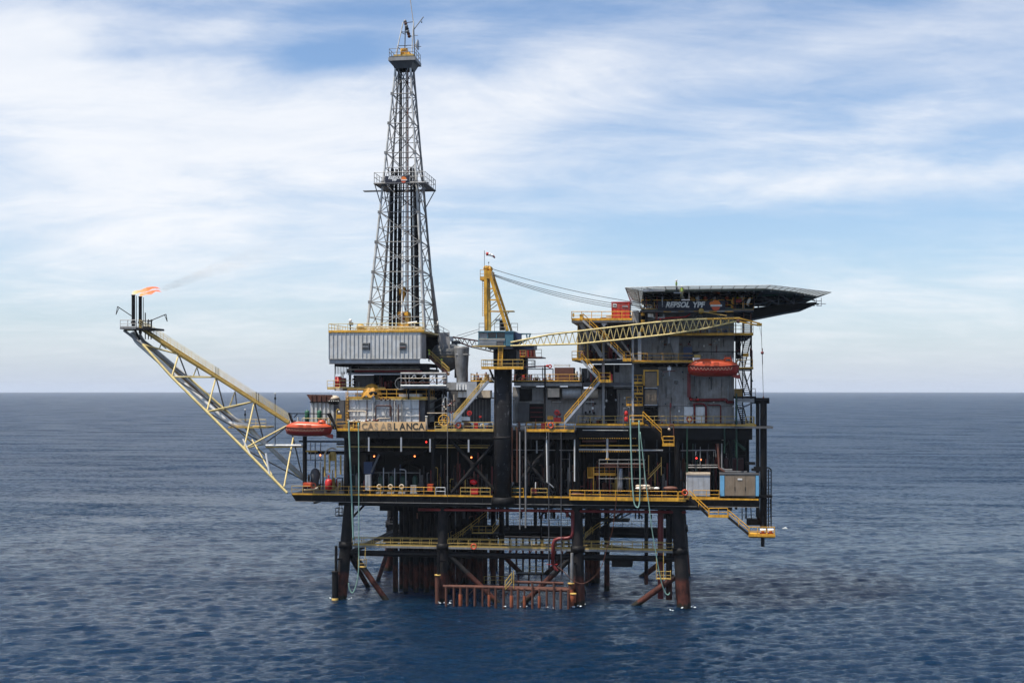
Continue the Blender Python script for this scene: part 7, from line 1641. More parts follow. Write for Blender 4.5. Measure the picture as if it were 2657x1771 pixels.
# red units
def red_unit(px, py, label, sc=1.0):
    o = thing('red_unit', label, 'fire monitor', P(px, py + 14, 1.5)); beam(o, 'reel', P(px, py, 1.25), P(px, py, 1.75), .40 * sc, RED, 16); beam(o, 'reel_core', P(px, py, 1.18), P(px, py, 1.25), .2 * sc, REDD, 12); bx(o, 'cabinet', px - 8, px + 10, py + 13, py + 26, 1.3, 2, RED); ball(o, 'cap', P(px + 7, py + 5, 1.4), .25 * sc, REDD); beam(o, 'stem', P(px, py + 14, 1.5), P(px, py, 1.5), .1, REDD, 6); return o
red_unit(1445, 1070, 'bright red hose reel over a red box at the foot of the right hand stairs')
o = thing('red_reel', 'round red hose reel behind the railing under the long stairs', 'hose reel', P(1218, 1085, 2)); beam(o, 'reel', P(1218, 1071, 1.75), P(1218, 1071, 2.2), .38, RED, 16); beam(o, 'reel_core', P(1218, 1071, 1.68), P(1218, 1071, 1.75), .2, REDD, 12); beam(o, 'stand', P(1218, 1112, 2), P(1218, 1075, 2), .1, REDD, 6); bx(o, 'side_box', 1243, 1249, 1078, 1083, 2.5, 3, RED)
for (a, b, c_, d, Y, l, m_) in ((1230, 1240, 1097, 1114, .2, 'red cabinet on the main deck railing left of the crane column', RED), (1404, 1418, 1096, 1113, .2, 'red cabinet beside a ring buoy on the main deck, right of the column', RED), (1420, 1435, 1079, 1088, 1.2, 'small yellow box left of the red hose reel', YEL)):
    o = thing('cabinet', l, 'cabinet', P(a, d, Y)); bx(o, 'body', a, b, c_, d, Y, Y + .5, m_); bx(o, 'door', a + 1, b - 1, c_ + 1, d - 2, Y - .04, Y - .001, m_)
o = thing('white_case', 'white case on a dark stand behind the main deck railing left of the crane column', 'case', P(1208, 1100, .8))
mesh(o, 'case', [P(1196, 1090, .7), P(1220, 1091, .7), P(1219, 1081, .7), P(1198, 1080, .7), P(1196, 1090, 1.5), P(1220, 1091, 1.5), P(1219, 1081, 1.5), P(1198, 1080, 1.5)], [(0, 1, 2, 3), (7, 6, 5, 4), (0, 4, 5, 1), (1, 5, 6, 2), (2, 6, 7, 3), (3, 7, 4, 0)], WHT)
bx(o, 'stand', 1203, 1217, 1091, 1113, .9, 1.4, BRWN)
o = thing('white_bollard', 'pale capped post at the right end of the name board', 'post', P(1107, 1115, .1)); beam(o, 'post', P(1106.5, 1116, .15), P(1106.5, 1080, .15), .16, CREAM, 10); beam(o, 'cap', P(1106.5, 1081, .15), P(1106.5, 1078.5, .15), .2, WHT, 10)
o = thing('extinguisher', 'pair of bright red fire extinguisher bottles in a frame left of the green ropes', 'extinguisher', P(1625, 1094, .6))
for k in range(2): lathe(o, 'bottle', P(1625, 1078 + k * 15, .6), [(.22, 0), (.27, .06), (.27, .58), (.16, .70), (.06, .74), (.06, .8)], RED, 14)
for (a, b) in (((1617, 1110), (1617, 1060)), ((1617, 1060), (1634, 1055)), ((1634, 1055), (1634, 1100))): beam(o, 'frame', P(*a, .6), P(*b, .6), .05, SILVD, 5)
def buoy(px, py, Y, label):
    o = torus(None, 'ring_buoy', P(px, py, Y), .36, .10, ORG, 'y', 20, 8); return tag(o, label, 'ring buoy', 'orange ring buoys on the railings')
buoy(1189, 1103, -.1, 'orange ring buoy on the main deck railing under the white case'); buoy(1429, 1103, -.1, 'orange ring buoy on the main deck railing right of the red cabinet')
buoy(1789, 1087, 3.6, 'ring buoy hung on the white door'); buoy(1777, 1277, -1.45, 'orange ring buoy at the head of the lowest yellow stairs'); buoy(813, 1259, -.1, 'orange ring buoy at the left end of the lower deck')
buoy(1229, 1417, .45, 'orange ring buoy on the walkway railing near the second leg')
o = thing('life_raft_case', 'orange raft case lying at the left end of the lower deck', 'raft case', P(796, 1262, .6)); bx(o, 'case', 786, 806, 1252, 1262, .3, 1.2, ORG); beam(o, 'cream_roll', P(790, 1271, .8), P(826, 1266, .8), .18, CREAM, 8)

# ================================================================== process area between the decks
def vess(name, label, cat, px, py0, py1, Y, r, m_, parts=()):
    o = thing(name, label, cat, P(px, py1, Y)); h_ = (py1 - py0) / 18; lathe(o, 'shell', P(px, py1, Y), [(r * .5, 0), (r, .25), (r, h_ - .35), (r * .6, h_ - .08), (.05, h_)], m_, 18); beam(o, 'foot', P(px, py1 + 3, Y), P(px, py1, Y), r * .6, DRK, 10)
    beam(o, 'outlet', P(px, py0, Y), P(px, py0 - 8, Y), r * .22, m_, 6); return o
o = thing('air_vessel', 'grey balloon shaped vessel at the left end of the lower deck', 'vessel', P(818, 1265, 5)); lathe(o, 'shell', P(818, 1268, 5), [(.35, 0), (.4, .3), (.42, 1.0), (.55, 1.3), (.72, 1.8), (.75, 2.3), (.6, 2.85), (.3, 3.1), (.08, 3.2)], GRYD, 20); beam(o, 'stem', P(818, 1212, 5), P(818, 1190, 5), .10, DRK, 6)
vess('red_vessel', 'red vessel on the lower deck at the left, below the yellow pipes', 'vessel', 853, 1240, 1272, 3, .55, RED)
o = thing('yellow_pipes', 'group of upright yellow pipes at the left end of the process area', 'pipes', P(860, 1235, 3))
for px, a, b in ((843, 1178, 1236), (855, 1176, 1225), (871, 1176, 1238), (884, 1180, 1230)): beam(o, 'pipe', P(px, b, 3), P(px, a, 3), .13, YELD, 7)
curve_tube(o, 'bent_pipe', [P(843, 1178, 3), P(848, 1168, 3), P(860, 1162, 3), P(872, 1165, 3)], .12, CREAM, 7); bx(o, 'cover', 857, 868, 1172, 1195, 3.2, 3.8, YELD)
bx(o, 'frame', 793, 822, 1168, 1172, 3, 3.4, YELD)
for px in (806, 818, 832): beam(o, 'frame_post', P(px, 1195, 4), P(px, 1148, 4), .07, SILVD, 6)
beam(o, 'frame_bar', P(795, 1192, 4), P(840, 1192, 4), .06, DRK, 6)
rng = random.Random(15)
for i, (px, l) in enumerate(((984, 'first from the left'), (1013, 'second from the left'), (1042, 'third from the left'), (1073, 'last on the right'))):
    o = thing('process_pump', f'green pump on the lower deck, {l} of four', 'pump', P(px, 1282, 2), 'pumps in a row on the lower deck')
    beam(o, 'motor', P(px, 1268, 2), P(px, 1268, 3.2), .32, GRND, 14)
    if i < 3: torus(o, 'ring_flange', P(px, 1262, 1.6), .30, .10, CREAM, 'y', 18)
    else: bx(o, 'cover', px - 8, px + 7, 1258, 1278, 1.5, 2, GRY)
    lathe(o, 'vessel', P(px + 4, 1278, 4), [(.3, 0), (.42, .2), (.42, 2.2), (.2, 2.6)], GRND, 14)
    if i < 3: pipe(o, 'pale_pipe', [P(px + 11, 1278, 2.4), P(px + 11, 1214 + i * 2, 2.4), P(px + (11 if i != 2 else -5), 1213 + i * 2, 2.6)], .09, GRYL, 7)
    bx(o, 'base', px - 9, px + 9, 1276, 1280, 1.4, 3.4, GRY)
o = thing('pipe_header', 'long thin pale header pipe above the row of green pumps', 'pipe', P(1030, 1225, 3)); beam(o, 'pipe', P(965, 1225, 2.8), P(1088, 1226, 2.8), .07, SILVD, 6)
o = thing('grey_cabinet', 'tall plain grey cabinet behind the lower deck railing at the left', 'cabinet', P(954, 1272, .8)); bx(o, 'body', 947, 961, 1231, 1271, .8, 1.6, GRYL); bx(o, 'door_line', 953.7, 954.3, 1233, 1268, .77, .8, GRYD)
o = thing('blue_cabinet', 'dark blue box above the tall grey cabinet', 'cabinet', P(955, 1230, 1.6)); bx(o, 'body', 944, 966, 1198, 1229, 1.6, 3, BLUD)
bar(o, 'ladder', P(963, 1225, 1.4), P(984, 1178, 1.4), .10, .3, GRYD)
for (a, b, c_, d, l, m_) in ((1109, 1122, 1257, 1274, 'orange locker behind the lower deck railing right of the pumps', ORG), (1221, 1240, 1268, 1281, 'red cabinet behind the railing under the left cross brace', RED)):
    o = thing('locker', l, 'locker', P(a, d, .9)); bx(o, 'body', a, b, c_, d, .9, 1.7, m_); bx(o, 'lid', a - .5, b + .5, c_ - 1, c_, .85, 1.75, m_)
o = thing('red_hose_reel', 'glossy bright red reel in a dark frame under the left cross brace', 'hose reel', P(1227, 1258, 1.5)); ball(o, 'reel', P(1229, 1250, 1.5), .5, mat('gloss_red', (.65, .01, .02), .2, dirt=0), (1.1, .7, .75)); 
for (a, b) in (((1213, 1262), (1213, 1240)), ((1213, 1240), (1243, 1240)), ((1243, 1240), (1243, 1262))): beam(o, 'frame', P(*a, 1.5), P(*b, 1.5), .06, DRK, 5)
o = thing('vessel_row', 'dark green vessel with a red pipe right of the crane column foot', 'vessel', P(1338, 1280, 1)); bx(o, 'tank', 1331, 1345, 1262, 1280, .8, 1.6, GRND); bx(o, 'red_box', 1378, 1392, 1266, 1280, .8, 1.6, REDD); beam(o, 'grey_pipe', P(1332, 1250, .8), P(1326, 1260, .8), .16, GRYL, 8)
# lamps in the dark
for i, (px, py, Y, l, g) in enumerate(((831, 1180, 3, 'red glowing lamp at the left end of the process area near yellow pipes', GLOW), (971, 1183, 2.5, 'glowing orange lamp above the blue box in the dark process area', GLOW), (1076, 1183, 2.5, 'glowing orange lamp above the last green pump', GLOW),
                        (1223, 1186, 2.5, 'glowing orange lamp at the top of the left cross brace', GLOW), (1807, 1188, 2.5, 'red glowing lamp among pale pipes above the white cabin', GLOWR), (1818, 1192, 2.5, 'orange glowing lamp right of the red one above the white cabin', GLOW), (1106, 1146, 3, 'faint orange lamp under the main deck edge right of the name board', GLOWR))):
    o = thing('lamp', l, 'lamp', P(px, py, Y)); ball(o, 'bulb', P(px, py, Y), .12, g, n=8); bx(o, 'housing', px - 2.5, px + 2.5, py - 6, py - 3, Y, Y + .3, DRK); beam(o, 'stem', P(px, py - 6, Y), P(px, py - 16, Y), .04, DRK, 5)
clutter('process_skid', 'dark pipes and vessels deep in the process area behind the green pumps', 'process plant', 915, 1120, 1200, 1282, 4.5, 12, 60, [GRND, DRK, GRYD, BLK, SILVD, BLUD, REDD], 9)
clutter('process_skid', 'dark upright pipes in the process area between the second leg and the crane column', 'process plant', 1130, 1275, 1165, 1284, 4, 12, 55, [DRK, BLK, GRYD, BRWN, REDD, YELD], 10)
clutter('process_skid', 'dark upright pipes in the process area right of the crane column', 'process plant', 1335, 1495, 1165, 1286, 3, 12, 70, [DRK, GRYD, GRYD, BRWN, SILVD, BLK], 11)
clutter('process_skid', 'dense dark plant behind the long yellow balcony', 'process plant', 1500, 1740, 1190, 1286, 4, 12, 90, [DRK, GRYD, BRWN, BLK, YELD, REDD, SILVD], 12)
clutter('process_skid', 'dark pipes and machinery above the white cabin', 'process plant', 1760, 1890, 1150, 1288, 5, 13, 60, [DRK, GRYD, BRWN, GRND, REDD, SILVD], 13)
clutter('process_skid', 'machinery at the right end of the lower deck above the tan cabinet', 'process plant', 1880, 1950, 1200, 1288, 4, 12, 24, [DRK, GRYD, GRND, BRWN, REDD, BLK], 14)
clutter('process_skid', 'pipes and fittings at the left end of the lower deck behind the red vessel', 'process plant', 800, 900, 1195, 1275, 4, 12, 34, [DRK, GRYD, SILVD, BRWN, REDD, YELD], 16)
def lines(name, label, cat, segs_):
    o = thing(name, label, cat, P(*segs_[0][0]));
    for (a, b, r, m_) in segs_: beam(o, 'pipe', P(*a), P(*b), r, m_, 7)
    return o
lines('pipe_gallery', 'long horizontal pipes under the right deck with yellow bars and pale pipes', 'pipes', [((1502, 1155, 1.8), (1655, 1155, 1.8), .08, YEL), ((1502, 1165.5, 1.6), (1720, 1168, 1.6), .13, GRYL), ((1510, 1144, 2.2), (1600, 1143, 2.2), .16, BRWN), ((1576, 1137, 1.6), (1576, 1188, 1.6), .18, GRYL), ((1500, 1158, 1.9), (1500, 1260, 1.9), .09, SILVD), ((1491, 1120, .3), (1491, 1248, .3), .10, WHT), ((1418, 1120, .2), (1420, 1250, .2), .11, WHT), ((1420, 1250, .2), (1436, 1264, .4), .09, GRYL), ((1393, 1142, .8), (1393, 1175, .8), .13, GRY), ((1390, 1250, .9), (1389, 1280, .9), .08, WHT),
                                ((1329, 1108, -.3), (1329, 1250, -.3), .11, RUST), ((1342, 1108, -.3), (1342, 1250, -.3), .12, RUST), ((1458, 1190, 1), (1476, 1190, 1), .06, GRYD), ((1478, 1175, .8), (1478, 1250, .8), .08, GRYD)])
for (py, l) in ((1136.5, 'upper row of small yellow lights along a beam under the right deck'), (1170.5, 'lower row of small yellow lights along a beam under the right deck')):
    o = thing('marker_strip', l, 'marker strip', P(1503, py, 1.5)); bx(o, 'bar', 1502, 1650, py + 1, py + 2.4, 1.5, 1.7, BLK)
    for k in range(25): bx(o, 'yellow_block', 1503 + k * 6, 1506.4 + k * 6, py - 1, py + 1, 1.42, 1.6, YEL)
o = thing('yellow_platform', 'bright yellow railed platform inside the process area above the balcony', 'platform', P(1560, 1232, 3)); bx(o, 'floor', 1540, 1598, 1229, 1233, 2.6, 4, YEL); railing(o, [P(1541, 1229, 2.65), P(1597, 1229, 2.65)], m=YEL, step=1.5, h=.95)
bx(o, 'gate', 1524, 1541, 1236, 1240, 2.5, 2.7, YEL); 
for k in range(6): beam(o, 'gate_bar', P(1525 + k * 3.2, 1240, 2.6), P(1525 + k * 3.2, 1211, 2.6), .05, YEL, 5)
beam(o, 'post', P(1540, 1278, 2.6), P(1540, 1211, 2.6), .09, YEL, 6)
bar(o, 'stair_stringer', P(1680, 1243, 3), P(1716, 1205, 3), .12, .12, YELD); bar(o, 'stair_stringer', P(1684, 1232, 3), P(1716, 1199, 3), .08, .08, YELD); bar(o, 'stair_post', P(1716, 1232, 3), P(1716, 1185, 3), .1, .1, YELD); bar(o, 'stair_post', P(1683, 1232, 3), P(1683, 1180, 3), .1, .1, YELD)
o = thing('chain_hoist', 'small yellow chain hoist hanging over the scaffold', 'hoist', P(1576, 1195, 1.6)); beam(o, 'chain', P(1576, 1188, 1.6), P(1576, 1176, 1.6), .05, YEL, 6); ball(o, 'block', P(1576, 1190, 1.6), .22, YEL, (1.4, .8, .5)); beam(o, 'hook', P(1576, 1192, 1.6), P(1576, 1200, 1.6), .05, YELD, 5)
o = thing('scaffold', 'pale pipe scaffold around a silver wrapped column, behind the balcony', 'scaffold', P(1612, 1275, 1.4))
for px in (1555, 1603, 1672): beam(o, 'upright', P(px, 1278, 1.4), P(px, 1192, 1.4), .05, SILVD, 6)
for py in (1192, 1202, 1211, 1241): beam(o, 'ledger', P(1553, py, 1.4), P(1675, py, 1.4), .05, SILVD if py != 1211 else RUST, 6)
lathe(o, 'wrapped_column', P(1610, 1272, 2), [(.34, 0), (.30, .5), (.36, 1.0), (.29, 1.6), (.36, 2.1), (.30, 2.6), (.34, 3.2)], mat('foil_wrap', (.30, .33, .38), .35, metal=.4, dirt=.4, bump=.5), 14)
bx(o, 'boards', 1568, 1604, 1206, 1211, 1.5, 2.6, RUST); bx(o, 'boards', 1555, 1672, 1203, 1205, 1.5, 2.4, BRWN)
o = thing('white_sacks', 'low pile of pale sacks on the lower deck behind the balcony railing', 'sacks', P(1680, 1270, .8))
for k in range(11): ball(o, 'sack', P(1656 + (k % 7) * 8, 1266 - (k // 7) * 6, 1.0 + .2 * (k % 2)), .42, CREAM if k % 3 else WHT, (1, .7, .45), 10)
ball(o, 'pipe_bundle', P(1496, 1281, -.4), .5, RUST, (2.4, .6, .4)); ball(o, 'pipe_bundle', P(1740, 1266, 1.2), .6, BRWN, (1.8, .7, .5))
lines('pale_pipework', 'pale thin pipework with square bends above the white cabin', 'pipes', [((1766, 1168, 2), (1856, 1167, 2), .08, SILVD), ((1856, 1167, 2), (1858, 1185, 2), .08, SILVD), ((1852, 1170, 2), (1852, 1184, 2), .06, SILVD), ((1786, 1206, 2.2), (1862, 1206, 2.2), .08, SILVD), ((1786, 1212, 2.2), (1862, 1212, 2.2), .08, GRY), ((1863, 1150, 1.6), (1866, 1214, 1.6), .17, BRWN), ((1873, 1150, 1.6), (1873, 1214, 1.6), .12, SILVD), ((1866, 1214, 1.6), (1880, 1223, 1.6), .17, BRWN), ((1873, 1214, 1.6), (1880, 1218, 1.6), .12, SILVD), ((1880, 1223, 1.6), (1938, 1224, 1.6), .14, GRYD), ((1880, 1218, 1.6), (1900, 1218, 1.6), .09, SILVD), ((1817, 1158, 2), (1817, 1206, 2), .06, SILVD), ((1835, 1170, 2.4), (1835, 1206, 2.4), .08, GRYD), ((1798, 1150, 2.6), (1798, 1200, 2.6), .07, GRND), ((1806, 1170, 2.6), (1806, 1180, 2.6), .1, WHT)])
o = thing('right_end_frame', 'dark open frame with a diagonal green brace at the right end of the process area', 'frame', P(1935, 1285, 3))
for px in (1895, 1911, 1936): bx(o, 'post', px, px + (8 if px == 1936 else 4), 1115, 1288, 2.5 + (px - 1895) / 20, 3.2 + (px - 1895) / 20, BLK if px != 1911 else GRND)
for py in (1130, 1157, 1170, 1180): bx(o, 'beam', 1875, 1943, py, py + (6 if py == 1130 else 2), 5, 5.3, BLK)
beam(o, 'brace', P(1900, 1137, 3), P(1932, 1168, 3), .14, GRND, 6); beam(o, 'brace', P(1900, 1137, 3), P(1878, 1160, 3), .14, GRND, 6); bx(o, 'lamp', 1873, 1881, 1136, 1142, 2.4, 3, SILV)
bx(o, 'machine', 1880, 1930, 1190, 1222, 5, 8, mat('maroon_dark', (.07, .02, .02), .6)); bx(o, 'end_wall', 1760, 1900, 1115, 1150, 6, 6.3, BLK)

# ================================================================== lower right: cabins, caissons, stairs
o = thing('white_cabin', 'pale grey white cabin on the lower deck at the right', 'cabin', P(1810, 1286, .8)); bx(o, 'body', 1781, 1842, 1231, 1286, .7, 4.2, GRYL); bx(o, 'roof', 1780, 1843, 1226.5, 1231.5, .6, 4.3, CREAM); bx(o, 'corner_strip', 1780.5, 1782.5, 1231.5, 1286, .66, .8, WHT)
for k in range(3): bx(o, 'panel_joint', 1796 + k * 15, 1796.6 + k * 15, 1233, 1284, .67, .7, GRY)
o = thing('tan_cabinet', 'wide tan cabinet with light blue ends at the right of the lower deck', 'cabinet', P(1918, 1286, .2))
bx(o, 'body', 1868, 1969, 1230, 1286.5, .35, 3, TAN); bx(o, 'roof', 1867, 1970, 1227.5, 1231, .2, 3.1, GRYD)
for k in range(3): bx(o, 'door', 1881 + k * 26.5, 1906.5 + k * 26.5, 1233, 1285, .25, .34, TAN)
bx(o, 'blue_end', 1868, 1879.5, 1233, 1286, .22, .34, BLUL); bx(o, 'blue_end', 1961, 1969, 1233, 1286, .22, .34, BLUL); bx(o, 'label_plate', 1914, 1926, 1240.5, 1244.5, .20, .249, WHT)
for k in range(2): bx(o, 'handle', 1906 + k * 27, 1907.5 + k * 27, 1262, 1272, .19, .249, DRK)
o = thing('twin_caissons', 'pair of tall black pipes under a round cap beam at far right', 'caissons', P(1975, 1300, 1.5))
for px, r, b in ((1966, .26, 1340), (1981, .48, 1378)): beam(o, 'pipe', P(px, b, 1.5), P(px, 1040, 1.5), r, BLK, 16)
beam(o, 'cap', P(1957, 1039, 1.5), P(1996, 1039, 1.5), .42, BLK, 18); bx(o, 'clamp', 1956, 1990, 1210, 1222, 1.2, 2, BLK); bx(o, 'clamp', 1960, 2004, 1284, 1291, .8, 3, BLK)
beam(o, 'lower_sleeve', P(1981, 1375, 1.5), P(1981, 1338, 1.5), .40, BRWN, 14); curve_tube(o, 'cross_pipe', [P(1965, 1330, 1.5), P(1968, 1345, 1.5), P(1977, 1352, 1.5)], .2, BLK, 8)
bx(o, 'bracket', 1935, 1960, 1198, 1205, 1.4, 2.2, BLK); bx(o, 'bracket', 1950, 1975, 1215, 1221, 1.4, 2.2, BLK)
o = thing('ladder_frame', 'black ladder frame along the outer side of the twin caissons', 'ladder', P(1998, 1340, 1))
for px in (1988, 1994, 2001): beam(o, 'rail', P(px, 1370, 1.0 + (px - 1988) * .1), P(px, 1216, 1.0 + (px - 1988) * .1), .08, BLK, 6)
for k in range(16): py = 1222 + k * 9.3; beam(o, 'rung', P(1988, py, 1), P(2001, py - 1, 2.2), .05, BLK, 5)
curve_tube(o, 'top_hoop', [P(1985, 1213, 1), P(1995, 1213, 1.5), P(2001, 1219, 2.2)], .09, BLK, 6)
for k in range(7):
    a, b = [(1925, 1293), (1932, 1293), (1940, 1293), (1947, 1293), (1968, 1293), (1990, 1293), (1999, 1293)][k], [(1926, 1348), (1938, 1348), (1934, 1345), (1950, 1352), (1974, 1366), (1985, 1368), (2001, 1366)][k]
    beam(o, 'hanging_bar', P(*a, 1.6), P(*b, 1.6), .07, BLK, 5)
bx(o, 'hanging_platform', 1938, 1975, 1346, 1362, 1.8, 3.4, BLK)
stairs('stairs', 'upper flight of the lowest yellow stairs leaving the lower deck at the right', P(1788, 1291, -1.9), P(1838, 1338, -1.9), m=YEL, sm=DRK)
ld = thing('stair_landing', 'yellow landing between the two lowest flights of stairs at the right', 'landing', P(1862, 1340, -2)); bx(ld, 'floor', 1838, 1889, 1338, 1342, -2.0, -.9, YEL); railing(ld, [P(1840, 1338, -1.95), P(1888, 1338, -1.95)], m=YEL, step=1.3, r=.05)
stairs('stairs', 'lowest flight of yellow stairs going down to the raft platform', P(1890, 1342, -1.9), P(1944, 1387, -1.9), m=YEL, sm=DRK)
ld = thing('raft_platform', 'lowest yellow platform at the right over the sea, held by a short black pipe', 'platform', P(1975, 1392, -2)); bx(ld, 'floor', 1942, 2012, 1387, 1392, -2.2, 1.6, YEL); bx(ld, 'under_edge', 1944, 2010, 1392, 1395, -2.1, 1.5, BLK); railing(ld, [P(1944, 1387, -2.1), P(2010, 1387, -2.1), P(2010, 1387, 1.5)], m=YEL, step=1.3, r=.05); beam(ld, 'support_pipe', P(1979, 1417, 0), P(1979, 1340, 1.2), .26, BLK, 12)
for (px, l) in ((1972, 'left of two orange and white life rafts on the lowest platform'), (1992, 'right of two orange and white life rafts on the lowest platform')):
    o = thing('life_raft', l, 'life raft', P(px + 6, 1384, -1.5), 'life rafts on the lowest platform'); beam(o, 'canister', P(px, 1378, -1.6), P(px + 15, 1378, -1.6), .42, WHT, 14); beam(o, 'band', P(px + 3, 1379, -1.62), P(px + 11, 1379, -1.62), .43, ORG, 14); bx(o, 'cradle', px, px + 15, 1380, 1386, -2.0, -1.2, REDC)
o = thing('seabird', 'small white seabird gliding low at the right of the lowest platform', 'bird', P(2035, 1370, -2)); c_ = P(2035, 1370, -2)
link(bpy.data.objects.new('body', unit_ball(WHT, 10)), o, Matrix.Translation(c_) @ Matrix.Diagonal((.26, .09, .08, 1)))
mesh(o, 'wing', [c_ + Vector((-.08, 0, .03)), c_ + Vector((.12, 0, .03)), c_ + Vector((.25, -.45, .16)), c_ + Vector((.42, -.7, .02)), c_ + Vector((.1, -.42, .14))], [(0, 1, 2, 4), (2, 3, 4)], WHT); mesh(o, 'wing', [c_ + Vector((-.08, 0, .03)), c_ + Vector((.12, 0, .03)), c_ + Vector((.25, .45, .16)), c_ + Vector((.42, .7, .02)), c_ + Vector((.1, .42, .14))], [(1, 0, 4, 2), (3, 2, 4)], WHT); mesh(o, 'tail', [c_ + Vector((-.2, 0, .0)), c_ + Vector((-.38, -.07, .0)), c_ + Vector((-.38, .07, .0))], [(0, 1, 2)], GRYL)
# stairs hanging off the right deck
stairs('stairs', 'yellow stairs dropping from the raised right deck beside the green ropes', P(1668, 1086, -.6), P(1716, 1132, -.6), m=YEL, sm=DRK)
ld = thing('stair_landing', 'small yellow railed landing hung below the raised right deck', 'landing', P(1733, 1153, -.6)); bx(ld, 'floor', 1718, 1750, 1152, 1157, -.7, .8, YEL); railing(ld, [P(1720, 1152, -.65), P(1749, 1152, -.65), P(1749, 1152, .7)], m=YEL, step=1.4, r=.055); bar(ld, 'link', P(1716, 1133, -.6), P(1722, 1150, -.6), .2, .1, YEL)
ld = thing('small_landing', 'yellow square landing on the right deck at the head of the hanging stairs', 'landing', P(1650, 1098, -.6)); bx(ld, 'floor', 1637, 1670, 1097, 1101, -.6, .9, YEL); railing(ld, [P(1634, 1098, -.6), P(1668, 1098, -.6)], m=YEL, step=1.5, r=.05)

# ---- small fittings on the accommodation walls
rng = random.Random(52)
wf = thing('wall_fittings', 'conduits, small boxes, lamps and cable trays fixed all over the grey accommodation walls', 'fittings', P(1780, 1000, 3.8))
for k in range(16): px = rng.uniform(1712, 1900); a = rng.uniform(955, 1030); beam(wf, 'conduit', P(px, a, 3.85), P(px, a + rng.uniform(20, 60), 3.85), .045, rng.choice([GRYD, GRYL, SILVD]), 5)
for k in range(14): px = rng.uniform(1692, 1880); a = rng.uniform(876, 900); beam(wf, 'conduit', P(px, a, 3.85), P(px, a + rng.uniform(15, 35), 3.85), .045, rng.choice([GRYD, GRYL, REDD]), 5)
for k in range(10): px = rng.uniform(1690, 1850); a = rng.choice([812, 822, 875, 958, 1047, 1052]); beam(wf, 'cable_tray', P(px, a, 3.8), P(px + rng.uniform(20, 55), a, 3.8), .06, rng.choice([GRYD, SILVD, BRWN]), 5)
for k in range(26): px = rng.uniform(1690, 1898); a = rng.choice([rng.uniform(878, 930), rng.uniform(958, 1090), rng.uniform(812, 858)]); s_ = rng.uniform(2, 5); bx(wf, 'junction_box', px, px + s_, a, a + s_ * 1.3, 3.7, 3.95, rng.choice([GRYL, GRYD, WHT, BLK, REDD, BLUD]))
for k in range(16): px = rng.uniform(1515, 1635); a = rng.uniform(1008, 1088); s_ = rng.uniform(2, 5); bx(wf, 'junction_box', px, px + s_, a, a + s_ * 1.3, 4.7, 4.95, rng.choice([GRYL, GRYD, WHT, BLK]))
for k in range(10): px = rng.uniform(1512, 1640); a = rng.uniform(1006, 1030); beam(wf, 'conduit', P(px, a, 4.8), P(px, a + rng.uniform(20, 60), 4.8), .05, rng.choice([GRYD, GRYL, REDD]), 5)
for (a, b, c_, d) in ((1712, 1724, 880, 890), (1850, 1862, 880, 890), (1714, 1726, 965, 978), (1748, 1760, 985, 998), (1700, 1712, 815, 826), (1800, 1812, 815, 826), (1860, 1872, 815, 826)):
    wn = node('window', wf, P(a, d, 3.9)); bx(wn, 'frame', a, b, c_, d, 3.86, 3.98, GRYL); bx(wn, 'pane', a + 1.2, b - 1.2, c_ + 1.2, d - 1.2, 3.83, 3.86, GLASS)
clutter('deck_gear', 'boxes, pipes and drums on the upper deck behind the crane boom tip', 'deck gear', 1700, 1890, 840, 863, 1.5, 3.5, 34, [GRYL, REDD, WHT, YELD, SILVD, BLUD, BRWN], 41)
clutter('deck_gear', 'small pipes and boxes on the middle accommodation deck behind its yellow railing', 'deck gear', 1655, 1790, 915, 936, 2, 3.6, 26, [GRYL, GRYD, YELD, SILVD, BLUD, BRWN], 42)
clutter('deck_gear', 'pipes and bright boxes in the shade under the helideck gallery', 'deck gear', 1680, 1900, 785, 803, 2, 8, 40, [WHT, GRYL, SILVD, REDD, CREAM, RED], 43)
clutter('deck_gear', 'dark pipes and struts in the open bay left of the accommodation block', 'deck gear', 1512, 1640, 880, 930, 5, 8.5, 36, [GRYD, GRY, DRK, YELD, BRWN, REDD], 44)
clutter('deck_gear', 'grey machinery in the open bay under the left landing of the accommodation block', 'deck gear', 1512, 1592, 955, 990, 3, 6, 30, [GRYD, GRY, DRK, WHT, BRWN, REDD], 45)
clutter('process_skid', 'jumble of dark pipes hanging below the lower deck behind the front legs', 'pipework', 1000, 1740, 1310, 1345, 5, 20, 70, [DRK, BLK, BRWN, GRYD], 46)
clutter('substructure_gear', 'dark machinery and pipes crowded inside the substructure under the drill floor', 'machinery', 925, 1095, 972, 1007, 4, 7, 40, [DRK, GRYD, BLK, SILVD, BRWN, REDD], 47)
# ================================================================== ropes and hoses
def hose(label, pts, r, m_, cat='hose', nm='hose', parts=None):
    o = curve_tube(None, nm, pts, r, m_, 8); return tag(o, label, cat)
hose('pale green hose loop hanging from the main deck past the leftmost leg to the water', [P(905, 1092, -.6), P(906, 1130, -.6), P(911, 1250, -.6), P(914, 1330, -.6), P(917, 1400, -.5)], .13, ROPE)
hose('pale green rope left of the name board, curling up above the waves', [P(930, 1096, -.7), P(931, 1200, -.7), P(931, 1420, -.7), P(931, 1470, -.7), P(926, 1510, -.7), P(916, 1536, -.7), P(908, 1530, -.7), P(904, 1512, -.7)], .085, ROPE)
hose('thick pale green hose hanging in a long loop over the yellow balcony', [P(1636, 1086, -1.5), P(1636, 1120, -1.5), P(1638, 1180, -1.5), P(1640, 1242, -1.5), P(1645, 1300, -1.5), P(1652, 1315, -1.5), P(1659, 1306, -1.5), P(1661, 1240, -1.5), P(1659, 1150, -1.5), P(1658, 1090, -1.5)], .10, ROPE)
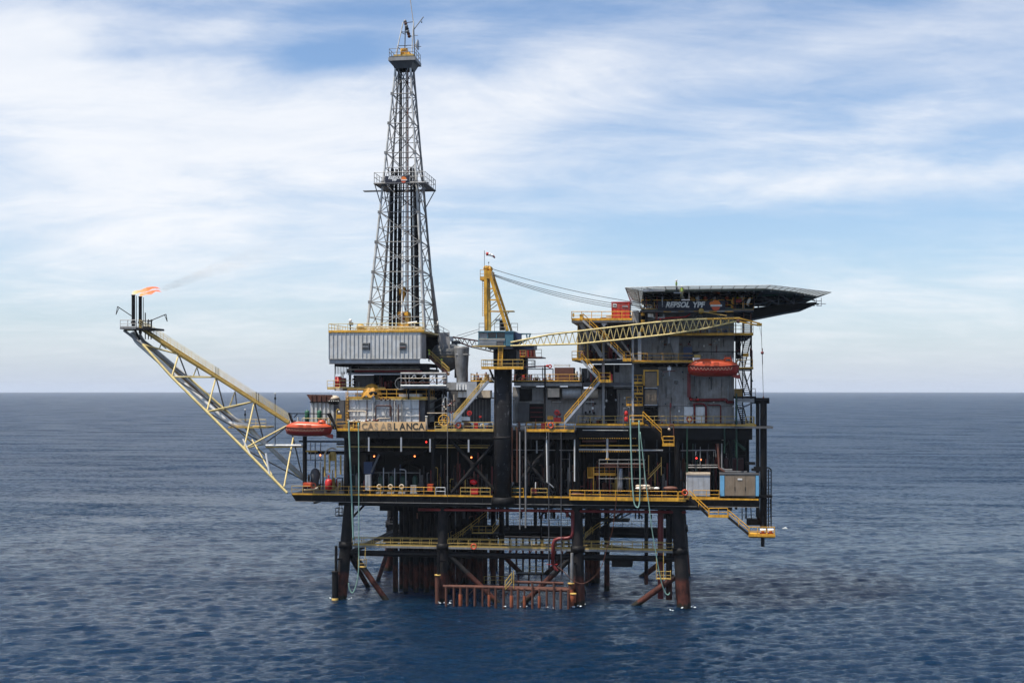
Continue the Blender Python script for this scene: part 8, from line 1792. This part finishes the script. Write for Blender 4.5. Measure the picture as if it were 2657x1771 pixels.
hose('pale green rope slanting down to the sea between the right loop and the rightmost leg', [P(1661, 1120, -1.6), P(1668, 1180, -1.6), P(1675, 1245, -1.6), P(1684, 1310, -1.6), P(1692, 1375, -1.5), P(1712, 1490, -1.2), P(1724, 1532, -1), P(1733, 1542, -1), P(1738, 1536, -1)], .07, ROPE)
hose('thin dark cable sagging between the balcony and the third leg', [P(1600, 1290, -1.4), P(1590, 1370, -1), P(1578, 1410, -.5), P(1562, 1465, -.5), P(1540, 1497, -.5), P(1512, 1513, -.5), P(1485, 1504, -.5), P(1465, 1484, -.5), P(1445, 1468, .5)], .05, RUST)
hose('thin line hanging from the main deck left of the crane column down to the walkway', [P(1161, 1040, -.4), P(1161, 1100, -.4), P(1161, 1290, -.4)], .04, SILVD, 'rope', 'rope')
for (px, l) in ((905, 'row of green ties on the left hose'), ):
    pass
# ================================================================== foam where the sea meets the steel
fm_ = MB(); rng = random.Random(12)
FOAM = mat('foam', (.62, .66, .68), .7, dirt=0)
def foam_at(x_, y_, rad_, n_):
    for k in range(n_):
        a = rng.uniform(0, 6.28); r = rad_ * rng.uniform(.7, 1.7); cx_, cy_ = x_ + r * math.cos(a), y_ + r * math.sin(a) * .8; s = rng.uniform(.04, .15)
        vs = []
        for q_ in range(7): an = 2 * math.pi * q_ / 7; vs.append((cx_ + s * 1.6 * math.cos(an) * rng.uniform(.6, 1.2), cy_ + s * math.sin(an) * rng.uniform(.6, 1.2), .12 + rng.uniform(0, .15)))
        vs.append((cx_, cy_, .30)); fm_.add(vs, [(i, (i + 1) % 7, 7) for i in range(7)], FOAM)
for i in range(4): foam_at(LBm[i], .6, 1.1, 4)
for k in range(9): foam_at(PX(1170 + k * 34, -2.4), -2.6, .5, 1)
foam_at(PX(1160, -1), -1.5, .8, 5); foam_at(PX(1487, -1), -1, .8, 5); foam_at(PX(1765, -2), -2.4, 1.0, 3)
o = fm_.build('foam'); o['kind'] = 'stuff'

# ---- lettering becomes plain mesh
dg = bpy.context.evaluated_depsgraph_get()
for ob in [o_ for o_ in bpy.data.objects if o_.type == 'FONT']:
    me = bpy.data.meshes.new_from_object(ob.evaluated_get(dg)); nm = ob.name; par = ob.parent; wm = W[ob]
    bpy.data.objects.remove(ob); link(bpy.data.objects.new(nm, me), par, wm)
